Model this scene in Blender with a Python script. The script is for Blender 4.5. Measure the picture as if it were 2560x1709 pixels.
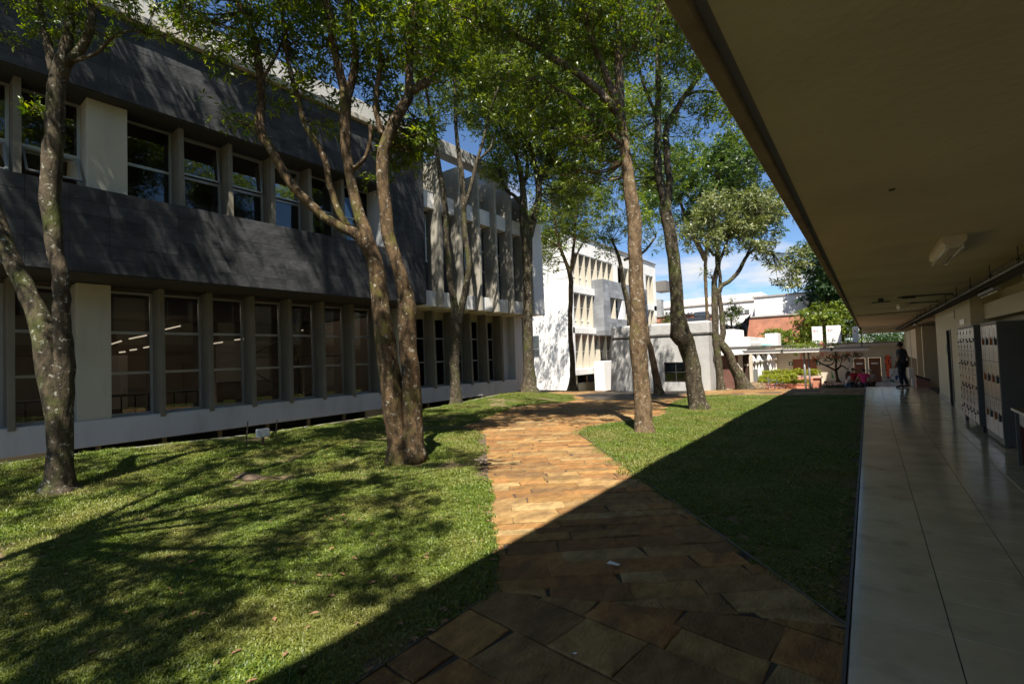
import bpy, math, random
import numpy as np
from mathutils import Vector, Matrix

for _o in list(bpy.data.objects):
    bpy.data.objects.remove(_o)
SC = bpy.context.scene
COL = SC.collection
RAD = math.radians
rng = np.random.default_rng(7)
random.seed(7)

# ------------------------------------------------------------------ camera
EYE = np.array([0.0, 0.0, 1.68])
YAW, PIT, ROL, FPX = RAD(-36.79), RAD(1.858), RAD(-1.966), 1190.8     # focal length in pixels of a 2560 wide frame
_F = np.array([math.sin(YAW)*math.cos(PIT), math.cos(YAW)*math.cos(PIT), math.sin(PIT)])
_R0 = np.array([math.cos(YAW), -math.sin(YAW), 0.0]); _U0 = np.cross(_R0, _F)
_R = math.cos(ROL)*_R0 + math.sin(ROL)*_U0
_U = -math.sin(ROL)*_R0 + math.cos(ROL)*_U0
cam = bpy.data.cameras.new('camera'); cam_ob = bpy.data.objects.new('camera', cam); COL.objects.link(cam_ob)
cam.sensor_width = 36.0; cam.lens = FPX/2560*36.0; cam.clip_start = 0.05; cam.clip_end = 2000.0
_m = Matrix.Identity(4)
for _i in range(3):
    _m[_i][0], _m[_i][1], _m[_i][2], _m[_i][3] = _R[_i], _U[_i], -_F[_i], EYE[_i]
cam_ob.matrix_world = _m
SC.camera = cam_ob

# ------------------------------------------------------------------ sky, sun, exposure
SUN = np.array([0.30, -0.48, 1.0]); SUN /= np.linalg.norm(SUN)        # towards the sun
world = bpy.data.worlds.new('World'); SC.world = world; world.use_nodes = True
_nt = world.node_tree; _nt.nodes.clear()
_out = _nt.nodes.new('ShaderNodeOutputWorld'); _bg = _nt.nodes.new('ShaderNodeBackground')
_sky = _nt.nodes.new('ShaderNodeTexSky'); _sky.sky_type = 'NISHITA'; _sky.sun_disc = False
_sky.sun_elevation = math.asin(SUN[2]); _sky.sun_rotation = math.atan2(SUN[0], SUN[1])
_sky.altitude = 1500; _sky.air_density = 1.0; _sky.dust_density = 0.4; _sky.ozone_density = 2.0
_bg.inputs['Strength'].default_value = 0.062
_tc = _nt.nodes.new('ShaderNodeTexCoord'); _sep = _nt.nodes.new('ShaderNodeSeparateXYZ')
_nt.links.new(_tc.outputs['Generated'], _sep.inputs[0])
def _math(op, a, b=None, clamp=False):
    n = _nt.nodes.new('ShaderNodeMath'); n.operation = op; n.use_clamp = clamp
    for k, v in enumerate((a, b)):
        if v is None: continue
        if isinstance(v, (int, float)): n.inputs[k].default_value = v
        else: _nt.links.new(v, n.inputs[k])
    return n.outputs[0]
_zz = _math('MAXIMUM', _math('ADD', _sep.outputs['Z'], 0.16), 0.05)
_cmb = _nt.nodes.new('ShaderNodeCombineXYZ')
_nt.links.new(_math('DIVIDE', _sep.outputs['X'], _zz), _cmb.inputs[0]); _nt.links.new(_math('DIVIDE', _sep.outputs['Y'], _zz), _cmb.inputs[1])
_cmb.inputs[2].default_value = 3.7
_no = _nt.nodes.new('ShaderNodeTexNoise'); _no.inputs['Scale'].default_value = 1.25; _no.inputs['Detail'].default_value = 9; _no.inputs['Roughness'].default_value = 0.56
_nt.links.new(_cmb.outputs[0], _no.inputs['Vector'])
# more cloud towards the horizon, all round
_thr = _math('ADD', _math('MULTIPLY', _math('SUBTRACT', 0.42, _sep.outputs['Z'], True), 0.30), -0.035)
_cl = _math('ADD', _no.outputs['Fac'], _thr)
_ramp = _nt.nodes.new('ShaderNodeMapRange'); _ramp.inputs[1].default_value = 0.54; _ramp.inputs[2].default_value = 0.72
_nt.links.new(_cl, _ramp.inputs[0])
_mix = _nt.nodes.new('ShaderNodeMix'); _mix.data_type = 'RGBA'
_tint = _nt.nodes.new('ShaderNodeMix'); _tint.data_type = 'RGBA'; _tint.blend_type = 'MULTIPLY'; _tint.inputs[0].default_value = 1.0
_nt.links.new(_sky.outputs[0], _tint.inputs[6]); _tint.inputs[7].default_value = (0.78, 0.92, 1.04, 1)
_nt.links.new(_ramp.outputs[0], _mix.inputs[0]); _nt.links.new(_tint.outputs[2], _mix.inputs[6]); _mix.inputs[7].default_value = (6.0, 5.95, 5.9, 1)
_nt.links.new(_mix.outputs[2], _bg.inputs['Color']); _nt.links.new(_bg.outputs[0], _out.inputs[0])

sun = bpy.data.lights.new('sun', 'SUN'); sun.energy = 5.0; sun.angle = RAD(0.5); sun.color = (1.0, 0.93, 0.82)
sun_ob = bpy.data.objects.new('sun', sun); COL.objects.link(sun_ob)
sun_ob.rotation_euler = Vector(SUN).to_track_quat('Z', 'Y').to_euler(); sun_ob.location = (20, -15, 30)
SC.view_settings.view_transform = 'Standard'; SC.view_settings.look = 'None'
SC.view_settings.gamma = 1.0; SC.view_settings.use_curve_mapping = False; SC.view_settings.exposure = 1.35
SC.render.engine = 'CYCLES'
SC.cycles.max_bounces = 8; SC.cycles.diffuse_bounces = 4; SC.cycles.glossy_bounces = 4; SC.cycles.transmission_bounces = 6; SC.cycles.transparent_max_bounces = 12
SC.cycles.use_denoising = True
SC.cycles.sample_clamp_indirect = 6.0

# ------------------------------------------------------------------ points of the place from image pixels (planes and distances estimated)
def ray(px, py): return _F + _R*(px-1280)/FPX - _U*(py-854.5)/FPX
def at(px, py, d): return EYE + ray(px, py)*d
def onx(px, py, X): r = ray(px, py); return EYE + r*(X/r[0])
def ony(px, py, Y): r = ray(px, py); return EYE + r*(Y/r[1])
def onz(px, py, z): r = ray(px, py); return EYE + r*((z-EYE[2])/r[2])
def depth(p): return float((np.asarray(p, float)-EYE) @ _F)

# ------------------------------------------------------------------ materials
MATS = {}
def mat(name, c1, c2=None, scale=4.0, rough=0.7, bump=0.0, bscale=None, metal=0.0, detail=6.0, spec=0.5, stretch=None, coord='Object', contrast=(0.3, 0.7), dirt=None, attr=None):
    """noise mix of two colours, fine relief, optional tint attribute and dark stains"""
    if name in MATS: return MATS[name]
    m = bpy.data.materials.new(name); m.use_nodes = True; nt = m.node_tree; bs = nt.nodes['Principled BSDF']
    bs.inputs['Roughness'].default_value = rough; bs.inputs['Metallic'].default_value = metal; bs.inputs['Specular IOR Level'].default_value = spec
    tc = nt.nodes.new('ShaderNodeTexCoord'); vec = tc.outputs[coord]
    if stretch:
        mp = nt.nodes.new('ShaderNodeMapping'); mp.inputs['Scale'].default_value = stretch; nt.links.new(vec, mp.inputs[0]); vec = mp.outputs[0]
    col = None
    if c2 is None:
        rgb = nt.nodes.new('ShaderNodeRGB'); rgb.outputs[0].default_value = (*c1, 1); col = rgb.outputs[0]
    else:
        n = nt.nodes.new('ShaderNodeTexNoise'); n.inputs['Scale'].default_value = scale; n.inputs['Detail'].default_value = detail; n.inputs['Roughness'].default_value = 0.6
        nt.links.new(vec, n.inputs['Vector'])
        r = nt.nodes.new('ShaderNodeMapRange'); r.inputs[1].default_value, r.inputs[2].default_value = contrast; nt.links.new(n.outputs['Fac'], r.inputs[0])
        x = nt.nodes.new('ShaderNodeMix'); x.data_type = 'RGBA'; x.inputs[6].default_value = (*c1, 1); x.inputs[7].default_value = (*c2, 1)
        nt.links.new(r.outputs[0], x.inputs[0]); col = x.outputs[2]
    if attr:
        a = nt.nodes.new('ShaderNodeAttribute'); a.attribute_name = attr
        x = nt.nodes.new('ShaderNodeMix'); x.data_type = 'RGBA'; x.blend_type = 'MULTIPLY'; x.inputs[0].default_value = 1.0
        nt.links.new(col, x.inputs[6]); nt.links.new(a.outputs['Color'], x.inputs[7]); col = x.outputs[2]
    if dirt:
        n = nt.nodes.new('ShaderNodeTexNoise'); n.inputs['Scale'].default_value = dirt[1]; n.inputs['Detail'].default_value = 8; nt.links.new(vec, n.inputs['Vector'])
        r = nt.nodes.new('ShaderNodeMapRange'); r.inputs[1].default_value = dirt[2]; r.inputs[2].default_value = dirt[3]; r.inputs[4].default_value = dirt[4]; nt.links.new(n.outputs['Fac'], r.inputs[0])
        x = nt.nodes.new('ShaderNodeMix'); x.data_type = 'RGBA'; x.inputs[7].default_value = (*dirt[0], 1); nt.links.new(r.outputs[0], x.inputs[0]); nt.links.new(col, x.inputs[6]); col = x.outputs[2]
    nt.links.new(col, bs.inputs['Base Color'])
    if bump:
        n = nt.nodes.new('ShaderNodeTexNoise'); n.inputs['Scale'].default_value = bscale or scale*6; n.inputs['Detail'].default_value = 6; nt.links.new(vec, n.inputs['Vector'])
        b = nt.nodes.new('ShaderNodeBump'); b.inputs['Strength'].default_value = bump; b.inputs['Distance'].default_value = 0.02; nt.links.new(n.outputs['Fac'], b.inputs['Height']); nt.links.new(b.outputs[0], bs.inputs['Normal'])
    MATS[name] = m
    return m

def leaf_mat(name, dark, light, trans, rough=0.42, tmix=0.42, patch=None):
    if name in MATS: return MATS[name]
    m = bpy.data.materials.new(name); m.use_nodes = True; nt = m.node_tree; nt.nodes.clear()
    out = nt.nodes.new('ShaderNodeOutputMaterial'); a = nt.nodes.new('ShaderNodeAttribute'); a.attribute_name = 'tint'
    x = nt.nodes.new('ShaderNodeMix'); x.data_type = 'RGBA'; x.inputs[6].default_value = (*dark, 1); x.inputs[7].default_value = (*light, 1); nt.links.new(a.outputs['Fac'], x.inputs[0])
    if patch:      # broad patches of another colour over the ground (dry, yellowed grass)
        gp = nt.nodes.new('ShaderNodeNewGeometry'); pn = nt.nodes.new('ShaderNodeTexNoise'); pn.inputs['Scale'].default_value = 0.9; pn.inputs['Detail'].default_value = 7; nt.links.new(gp.outputs['Position'], pn.inputs['Vector'])
        pr = nt.nodes.new('ShaderNodeMapRange'); pr.inputs[1].default_value = 0.42; pr.inputs[2].default_value = 0.72; pr.inputs[4].default_value = 0.7; nt.links.new(pn.outputs['Fac'], pr.inputs[0])
        x0 = x; x = nt.nodes.new('ShaderNodeMix'); x.data_type = 'RGBA'; x.inputs[7].default_value = (*patch, 1); nt.links.new(pr.outputs[0], x.inputs[0]); nt.links.new(x0.outputs[2], x.inputs[6])
    p = nt.nodes.new('ShaderNodeBsdfPrincipled'); p.inputs['Roughness'].default_value = rough; p.inputs['Specular IOR Level'].default_value = 0.45; nt.links.new(x.outputs[2], p.inputs['Base Color'])
    t = nt.nodes.new('ShaderNodeBsdfTranslucent')
    y = nt.nodes.new('ShaderNodeMix'); y.data_type = 'RGBA'; y.blend_type = 'MULTIPLY'; y.inputs[0].default_value = 1.0; nt.links.new(x.outputs[2], y.inputs[6]); y.inputs[7].default_value = (*trans, 1); nt.links.new(y.outputs[2], t.inputs[0])
    s = nt.nodes.new('ShaderNodeMixShader'); s.inputs[0].default_value = tmix; nt.links.new(p.outputs[0], s.inputs[1]); nt.links.new(t.outputs[0], s.inputs[2]); nt.links.new(s.outputs[0], out.inputs[0])
    MATS[name] = m
    return m

def glass_mat():
    m = bpy.data.materials.new('window_glass'); m.use_nodes = True; nt = m.node_tree; nt.nodes.clear()
    out = nt.nodes.new('ShaderNodeOutputMaterial'); t = nt.nodes.new('ShaderNodeBsdfTransparent'); t.inputs[0].default_value = (0.62, 0.64, 0.62, 1)
    g = nt.nodes.new('ShaderNodeBsdfGlossy'); g.inputs['Roughness'].default_value = 0.012; g.inputs[0].default_value = (0.9, 0.93, 0.95, 1)
    f = nt.nodes.new('ShaderNodeFresnel'); f.inputs['IOR'].default_value = 1.62
    s = nt.nodes.new('ShaderNodeMixShader'); nt.links.new(f.outputs[0], s.inputs[0]); nt.links.new(t.outputs[0], s.inputs[1]); nt.links.new(g.outputs[0], s.inputs[2]); nt.links.new(s.outputs[0], out.inputs[0])
    return m

def brick_mat(name, c1, c2, mortar, w=0.24, h=0.075, gap=0.012, bump=0.4):
    m = bpy.data.materials.new(name); m.use_nodes = True; nt = m.node_tree; bs = nt.nodes['Principled BSDF']; bs.inputs['Roughness'].default_value = 0.85
    tc = nt.nodes.new('ShaderNodeTexCoord'); sp = nt.nodes.new('ShaderNodeSeparateXYZ'); nt.links.new(tc.outputs['Object'], sp.inputs[0])
    ad = nt.nodes.new('ShaderNodeMath'); ad.operation = 'ADD'; nt.links.new(sp.outputs[0], ad.inputs[0]); nt.links.new(sp.outputs[1], ad.inputs[1])
    cb = nt.nodes.new('ShaderNodeCombineXYZ'); nt.links.new(ad.outputs[0], cb.inputs[0]); nt.links.new(sp.outputs[2], cb.inputs[1])
    b = nt.nodes.new('ShaderNodeTexBrick'); b.inputs['Scale'].default_value = 1.0; b.inputs['Brick Width'].default_value = w; b.inputs['Row Height'].default_value = h; b.inputs['Mortar Size'].default_value = gap
    b.inputs['Color1'].default_value = (*c1, 1); b.inputs['Color2'].default_value = (*c2, 1); b.inputs['Mortar'].default_value = (*mortar, 1); nt.links.new(cb.outputs[0], b.inputs['Vector'])
    n = nt.nodes.new('ShaderNodeTexNoise'); n.inputs['Scale'].default_value = 0.9; n.inputs['Detail'].default_value = 8; nt.links.new(cb.outputs[0], n.inputs['Vector'])
    r = nt.nodes.new('ShaderNodeMapRange'); r.inputs[1].default_value = 0.35; r.inputs[2].default_value = 0.7; r.inputs[3].default_value = 0.75; r.inputs[4].default_value = 1.2; nt.links.new(n.outputs['Fac'], r.inputs[0])
    x = nt.nodes.new('ShaderNodeMix'); x.data_type = 'RGBA'; x.blend_type = 'MULTIPLY'; x.inputs[0].default_value = 1; nt.links.new(b.outputs['Color'], x.inputs[6]); nt.links.new(r.outputs[0], x.inputs[7])
    nt.links.new(x.outputs[2], bs.inputs['Base Color'])
    bp = nt.nodes.new('ShaderNodeBump'); bp.inputs['Strength'].default_value = bump; bp.inputs['Distance'].default_value = 0.01; bp.invert = True; nt.links.new(b.outputs['Fac'], bp.inputs['Height']); nt.links.new(bp.outputs[0], bs.inputs['Normal'])
    MATS[name] = m
    return m

def bark_mat(name, c1, c2, lichen, moss, mossy=0.5):
    m = bpy.data.materials.new(name); m.use_nodes = True; nt = m.node_tree; bs = nt.nodes['Principled BSDF']; bs.inputs['Roughness'].default_value = 0.9; bs.inputs['Specular IOR Level'].default_value = 0.25
    tc = nt.nodes.new('ShaderNodeTexCoord')
    def noise(scale, detail, st=(1, 1, 1)):
        mp = nt.nodes.new('ShaderNodeMapping'); mp.inputs['Scale'].default_value = st; nt.links.new(tc.outputs['Object'], mp.inputs[0])
        n = nt.nodes.new('ShaderNodeTexNoise'); n.inputs['Scale'].default_value = scale; n.inputs['Detail'].default_value = detail; n.inputs['Roughness'].default_value = 0.65; nt.links.new(mp.outputs[0], n.inputs['Vector']); return n.outputs['Fac']
    def rng_(v, a, b, c=0.0, d=1.0):
        r = nt.nodes.new('ShaderNodeMapRange'); r.inputs[1].default_value, r.inputs[2].default_value, r.inputs[3].default_value, r.inputs[4].default_value = a, b, c, d; nt.links.new(v, r.inputs[0]); return r.outputs[0]
    def mix(f, a, b):
        x = nt.nodes.new('ShaderNodeMix'); x.data_type = 'RGBA'; nt.links.new(f, x.inputs[0])
        for k, v in ((6, a), (7, b)):
            if isinstance(v, tuple): x.inputs[k].default_value = (*v, 1)
            else: nt.links.new(v, x.inputs[k])
        return x.outputs[2]
    base = mix(rng_(noise(9, 12, (1, 1, 0.45)), 0.42, 0.58), c1, c2)
    base = mix(rng_(noise(34, 6, (1, 1, 0.6)), 0.56, 0.66, 0, 0.75), base, tuple(.35*k for k in c2))
    base = mix(rng_(noise(2.2, 6), 0.62-0.22*mossy, 0.78-0.2*mossy, 0, 0.8), base, moss)
    base = mix(rng_(noise(13, 12), 0.58, 0.66, 0, 0.7), base, lichen)
    nt.links.new(base, bs.inputs['Base Color'])
    b = nt.nodes.new('ShaderNodeBump'); b.inputs['Strength'].default_value = 0.9; b.inputs['Distance'].default_value = 0.03; nt.links.new(noise(26, 8, (1, 1, 0.3)), b.inputs['Height']); nt.links.new(b.outputs[0], bs.inputs['Normal'])
    MATS[name] = m
    return m

def emit_mat(name, col, strength):
    m = bpy.data.materials.new(name); m.use_nodes = True; bs = m.node_tree.nodes['Principled BSDF']; bs.inputs['Base Color'].default_value = (*col, 1)
    bs.inputs['Emission Color'].default_value = (*col, 1); bs.inputs['Emission Strength'].default_value = strength; MATS[name] = m
    return m

WHITE = mat('white_paint', (0.76, 0.755, 0.74), (0.67, 0.665, 0.645), 0.7, 0.6, 0.10, 60, dirt=((0.5, 0.48, 0.43), 1.3, 0.6, 0.8, 0.35))
BANDW = mat('sill_paint', (0.53, 0.535, 0.535), (0.46, 0.465, 0.46), 0.9, 0.6, 0.10, 50, stretch=(1.6, 1.6, 0.3), dirt=((0.24, 0.23, 0.2), 1.6, 0.52, 0.85, 0.55))
CREAM = mat('cream_paint', (0.47, 0.445, 0.35), (0.41, 0.385, 0.30), 0.8, 0.62, 0.08, 40, stretch=(1.6, 1.6, 0.35), dirt=((0.24, 0.22, 0.17), 1.5, 0.55, 0.85, 0.5))
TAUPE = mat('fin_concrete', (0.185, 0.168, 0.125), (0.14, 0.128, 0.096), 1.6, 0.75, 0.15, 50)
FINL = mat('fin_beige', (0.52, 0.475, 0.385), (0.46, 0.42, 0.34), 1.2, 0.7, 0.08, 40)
SLATE = mat('slate_stone', (0.064, 0.066, 0.068), (0.030, 0.031, 0.033), 2.6, 0.72, 0.45, 9, spec=0.15, attr='tint', stretch=(1, 1, 1.6), dirt=((0.15, 0.15, 0.15), 7, 0.66, 0.74, 0.35))
SLATEL = mat('slate_pale', (0.27, 0.28, 0.29), (0.19, 0.20, 0.21), 1.3, 0.6, 0.2, 8, attr='tint')
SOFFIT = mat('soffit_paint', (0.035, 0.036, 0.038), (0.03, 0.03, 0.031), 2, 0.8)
STUCCO = mat('rough_stucco', (0.43, 0.43, 0.42), (0.34, 0.34, 0.335), 2.2, 0.9, 1.0, 22)
SPECK = mat('speckled_render', (0.44, 0.44, 0.43), (0.30, 0.30, 0.295), 22, 0.85, 0.4, 60, detail=3)
ALU = mat('aluminium', (0.50, 0.51, 0.50), (0.42, 0.43, 0.42), 3, 0.38, metal=0.6)
DARKM = mat('dark_metal', (0.03, 0.03, 0.032), None, rough=0.5)
GREYM = mat('grey_metal', (0.27, 0.28, 0.28), (0.22, 0.23, 0.23), 4, 0.45, metal=0.5)
GLASS = glass_mat()
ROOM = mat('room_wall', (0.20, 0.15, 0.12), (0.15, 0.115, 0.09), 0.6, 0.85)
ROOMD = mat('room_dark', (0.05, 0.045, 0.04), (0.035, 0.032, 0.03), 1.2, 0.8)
CEIL = mat('ceiling_plaster', (0.68, 0.60, 0.40), (0.58, 0.51, 0.34), 1.1, 0.85, 0.28, 20, dirt=((0.34, 0.29, 0.19), 0.8, 0.5, 0.8, 0.55))
EAVE = mat('eave_edge', (0.34, 0.26, 0.155), (0.20, 0.15, 0.09), 5, 0.85, 0.5, 24)
CORW = mat('corridor_wall', (0.68, 0.61, 0.43), (0.61, 0.545, 0.38), 0.7, 0.6, 0.08, 40)
TILE = mat('floor_tile', (0.58, 0.53, 0.42), (0.44, 0.395, 0.30), 1.9, 0.13, 0.02, 30, attr='tint', detail=9, dirt=((0.20, 0.17, 0.125), 3.0, 0.56, 0.76, 0.6))
GROUT = mat('tile_grout', (0.07, 0.062, 0.05), None, rough=0.8)
STONE = mat('path_stone', (1.0, 0.95, 0.88), (0.52, 0.45, 0.36), 7.0, 0.85, 1.0, 34, attr='tint', detail=12, spec=0.25, stretch=(1.6, 0.8, 1), dirt=((0.10, 0.062, 0.03), 3.0, 0.50, 0.72, 0.7))
JOINT = mat('path_joint', (0.05, 0.038, 0.026), (0.032, 0.026, 0.02), 12, 0.95)
SOIL = mat('lawn_soil', (0.085, 0.075, 0.026), (0.15, 0.10, 0.05), 2.4, 0.95, 0.8, 30, detail=10)
BARE = mat('bare_earth', (0.11, 0.075, 0.046), (0.065, 0.045, 0.028), 14, 0.95, 0.9, 40)
COURT = mat('court_paving', (0.40, 0.26, 0.17), (0.31, 0.20, 0.135), 1.5, 0.8, 0.2, 20)
WOOD = mat('door_wood', (0.20, 0.075, 0.032), (0.145, 0.052, 0.022), 3, 0.5, 0.1, 20, stretch=(6, 6, 0.5))
BRICK = brick_mat('red_brick', (0.50, 0.17, 0.085), (0.41, 0.125, 0.062), (0.42, 0.27, 0.2))
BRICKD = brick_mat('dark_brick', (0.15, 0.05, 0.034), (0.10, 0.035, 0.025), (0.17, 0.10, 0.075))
BARK1 = bark_mat('bark_brown', (0.125, 0.080, 0.040), (0.042, 0.028, 0.015), (0.40, 0.38, 0.30), (0.10, 0.10, 0.018), 0.45)
BARK2 = bark_mat('bark_mossy', (0.085, 0.066, 0.042), (0.036, 0.029, 0.019), (0.42, 0.42, 0.35), (0.06, 0.075, 0.014), 0.55)
BARK3 = bark_mat('bark_pale', (0.19, 0.13, 0.075), (0.09, 0.06, 0.034), (0.5, 0.47, 0.40), (0.13, 0.125, 0.035), 0.3)
LEAF = leaf_mat('leaf_green', (0.032, 0.080, 0.007), (0.19, 0.25, 0.014), (2.3, 2.0, 0.32))
LEAFD = leaf_mat('leaf_dark', (0.018, 0.045, 0.012), (0.045, 0.085, 0.018), (1.5, 1.8, 0.5), tmix=0.3)
LEAFM = leaf_mat('leaf_mid', (0.024, 0.055, 0.010), (0.10, 0.15, 0.022), (1.6, 1.8, 0.5), tmix=0.3)
LEAFP = leaf_mat('leaf_pale', (0.085, 0.115, 0.035), (0.29, 0.30, 0.12), (1.2, 1.3, 0.5), tmix=0.3)
LEAFY = leaf_mat('leaf_yellow', (0.13, 0.17, 0.01), (0.36, 0.36, 0.02), (1.3, 1.3, 0.4), tmix=0.35)
LEAFO = leaf_mat('leaf_olive', (0.050, 0.095, 0.010), (0.20, 0.24, 0.020), (2.1, 2.0, 0.4), tmix=0.35)
PETAL = leaf_mat('petal_pink', (0.45, 0.11, 0.08), (0.62, 0.22, 0.17), (1.2, 1.0, 0.9), tmix=0.35)
BLADE = leaf_mat('grass_blade', (0.032, 0.075, 0.007), (0.21, 0.255, 0.028), (1.3, 1.4, 0.4), rough=0.5, tmix=0.28, patch=(0.21, 0.185, 0.055))

# ------------------------------------------------------------------ mesh helpers
ORG = {}      # world origin of each parent (only translated parents get world-space parts)
class MB:
    def __init__(s): s.v = []; s.f = []; s.m = []; s.k = 0; s.t = []; s.tint = 1.0
    def _add(s, vs, fs):
        b = len(s.v); s.v += [tuple(map(float, p)) for p in vs]; s.f += [tuple(i+b for i in f) for f in fs]; s.m += [s.k]*len(fs); s.t += [s.tint]*len(vs); return s
    def box(s, x0, x1, y0, y1, z0, z1):
        x0, x1 = min(x0, x1), max(x0, x1); y0, y1 = min(y0, y1), max(y0, y1); z0, z1 = min(z0, z1), max(z0, z1)
        return s._add([(x0, y0, z0), (x1, y0, z0), (x1, y1, z0), (x0, y1, z0), (x0, y0, z1), (x1, y0, z1), (x1, y1, z1), (x0, y1, z1)],
                      [(3, 2, 1, 0), (4, 5, 6, 7), (0, 1, 5, 4), (1, 2, 6, 5), (2, 3, 7, 6), (3, 0, 4, 7)])
    def prism(s, poly, axis, a, b):
        """poly of 2-d points extruded along axis from a to b; axis y: (x,z), axis x: (y,z), axis z: (x,y)"""
        n = len(poly)
        def P(p, t): return (p[0], t, p[1]) if axis == 'y' else ((t, p[0], p[1]) if axis == 'x' else (p[0], p[1], t))
        vs = [P(p, a) for p in poly]+[P(p, b) for p in poly]
        fs = [tuple(range(n)), tuple(range(2*n-1, n-1, -1))]+[(i, i+n, (i+1) % n+n, (i+1) % n) for i in range(n)]
        return s._add(vs, fs)
    def quad(s, a, b, c, d): return s._add([a, b, c, d], [(0, 1, 2, 3)])
    def tube(s, pts, rad, n=8, cap=True, wob=0.0, seed=0):
        pts = [np.asarray(p, float) for p in pts]; N = len(pts)
        if not hasattr(rad, '__len__'): rad = [rad]*N
        rs = np.random.default_rng(seed); vs = []; up = None
        ph = rs.random(3)*6.28
        for i in range(N):
            t = pts[min(i+1, N-1)]-pts[max(i-1, 0)]; t = t/(np.linalg.norm(t)+1e-9)
            if up is None:
                up = np.array([1, 0, 0.]) if abs(t[0]) < 0.8 else np.array([0, 1, 0.])
            a = np.cross(t, up); a /= np.linalg.norm(a)+1e-9; b = np.cross(a, t); up = np.cross(t, a)*-1 if False else up
            for k in range(n):
                th = 2*math.pi*k/n
                r = rad[i]*(1+wob*(math.sin(2*th+ph[0]+i*0.25)*0.5+math.sin(3*th+ph[1]-i*0.4)*0.35+rs.normal()*0.22))
                vs.append(pts[i]+r*(math.cos(th)*a+math.sin(th)*b))
        fs = [(i*n+k, i*n+(k+1) % n, (i+1)*n+(k+1) % n, (i+1)*n+k) for i in range(N-1) for k in range(n)]
        if cap: fs += [tuple(range(n-1, -1, -1)), tuple((N-1)*n+k for k in range(n))]
        return s._add(vs, fs)
    def ball(s, c, r, nu=10, nv=6, sc=(1, 1, 1)):
        vs = [(c[0], c[1], c[2]+r*sc[2])]; 
        for j in range(1, nv):
            ph = math.pi*j/nv
            for i in range(nu):
                th = 2*math.pi*i/nu; vs.append((c[0]+r*sc[0]*math.sin(ph)*math.cos(th), c[1]+r*sc[1]*math.sin(ph)*math.sin(th), c[2]+r*sc[2]*math.cos(ph)))
        vs.append((c[0], c[1], c[2]-r*sc[2])); fs = [(0, 1+i, 1+(i+1) % nu) for i in range(nu)]
        for j in range(nv-2): fs += [(1+j*nu+i, 1+(j+1)*nu+i, 1+(j+1)*nu+(i+1) % nu, 1+j*nu+(i+1) % nu) for i in range(nu)]
        L = len(vs)-1; fs += [(L, 1+(nv-2)*nu+(i+1) % nu, 1+(nv-2)*nu+i) for i in range(nu)]
        return s._add(vs, fs)
    def build(s, name, mats, parent=None, smooth=False, bevel=0.0, local=False):
        me = bpy.data.meshes.new(name); v = np.array(s.v, float)
        if parent is not None and not local: v = v-ORG.get(parent.name, np.zeros(3))
        me.from_pydata(v.tolist(), [], s.f)
        for m in (mats if isinstance(mats, (list, tuple)) else [mats]): me.materials.append(m)
        if any(s.m): me.polygons.foreach_set('material_index', s.m)
        if smooth: me.polygons.foreach_set('use_smooth', [True]*len(me.polygons))
        if any(t != 1.0 for t in s.t):
            at_ = me.color_attributes.new('tint', 'FLOAT_COLOR', 'POINT'); c = np.ones((len(s.v), 4), np.float32)
            for i, t in enumerate(s.t): c[i, :3] = t
            at_.data.foreach_set('color', c.ravel())
        elif any('tint' == n.attribute_name for m in me.materials for n in m.node_tree.nodes if n.type == 'ATTRIBUTE'):
            at_ = me.color_attributes.new('tint', 'FLOAT_COLOR', 'POINT'); at_.data.foreach_set('color', np.ones(len(s.v)*4, np.float32))
        me.update()
        o = bpy.data.objects.new(name, me); COL.objects.link(o)
        if parent is not None:
            o.parent = parent; ORG[o.name] = ORG.get(parent.name, np.zeros(3)) if not local else np.zeros(3)
        if bevel:
            b = o.modifiers.new('edge', 'BEVEL'); b.width = bevel; b.segments = 2; b.limit_method = 'ANGLE'; b.angle_limit = RAD(40)
        return o

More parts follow.
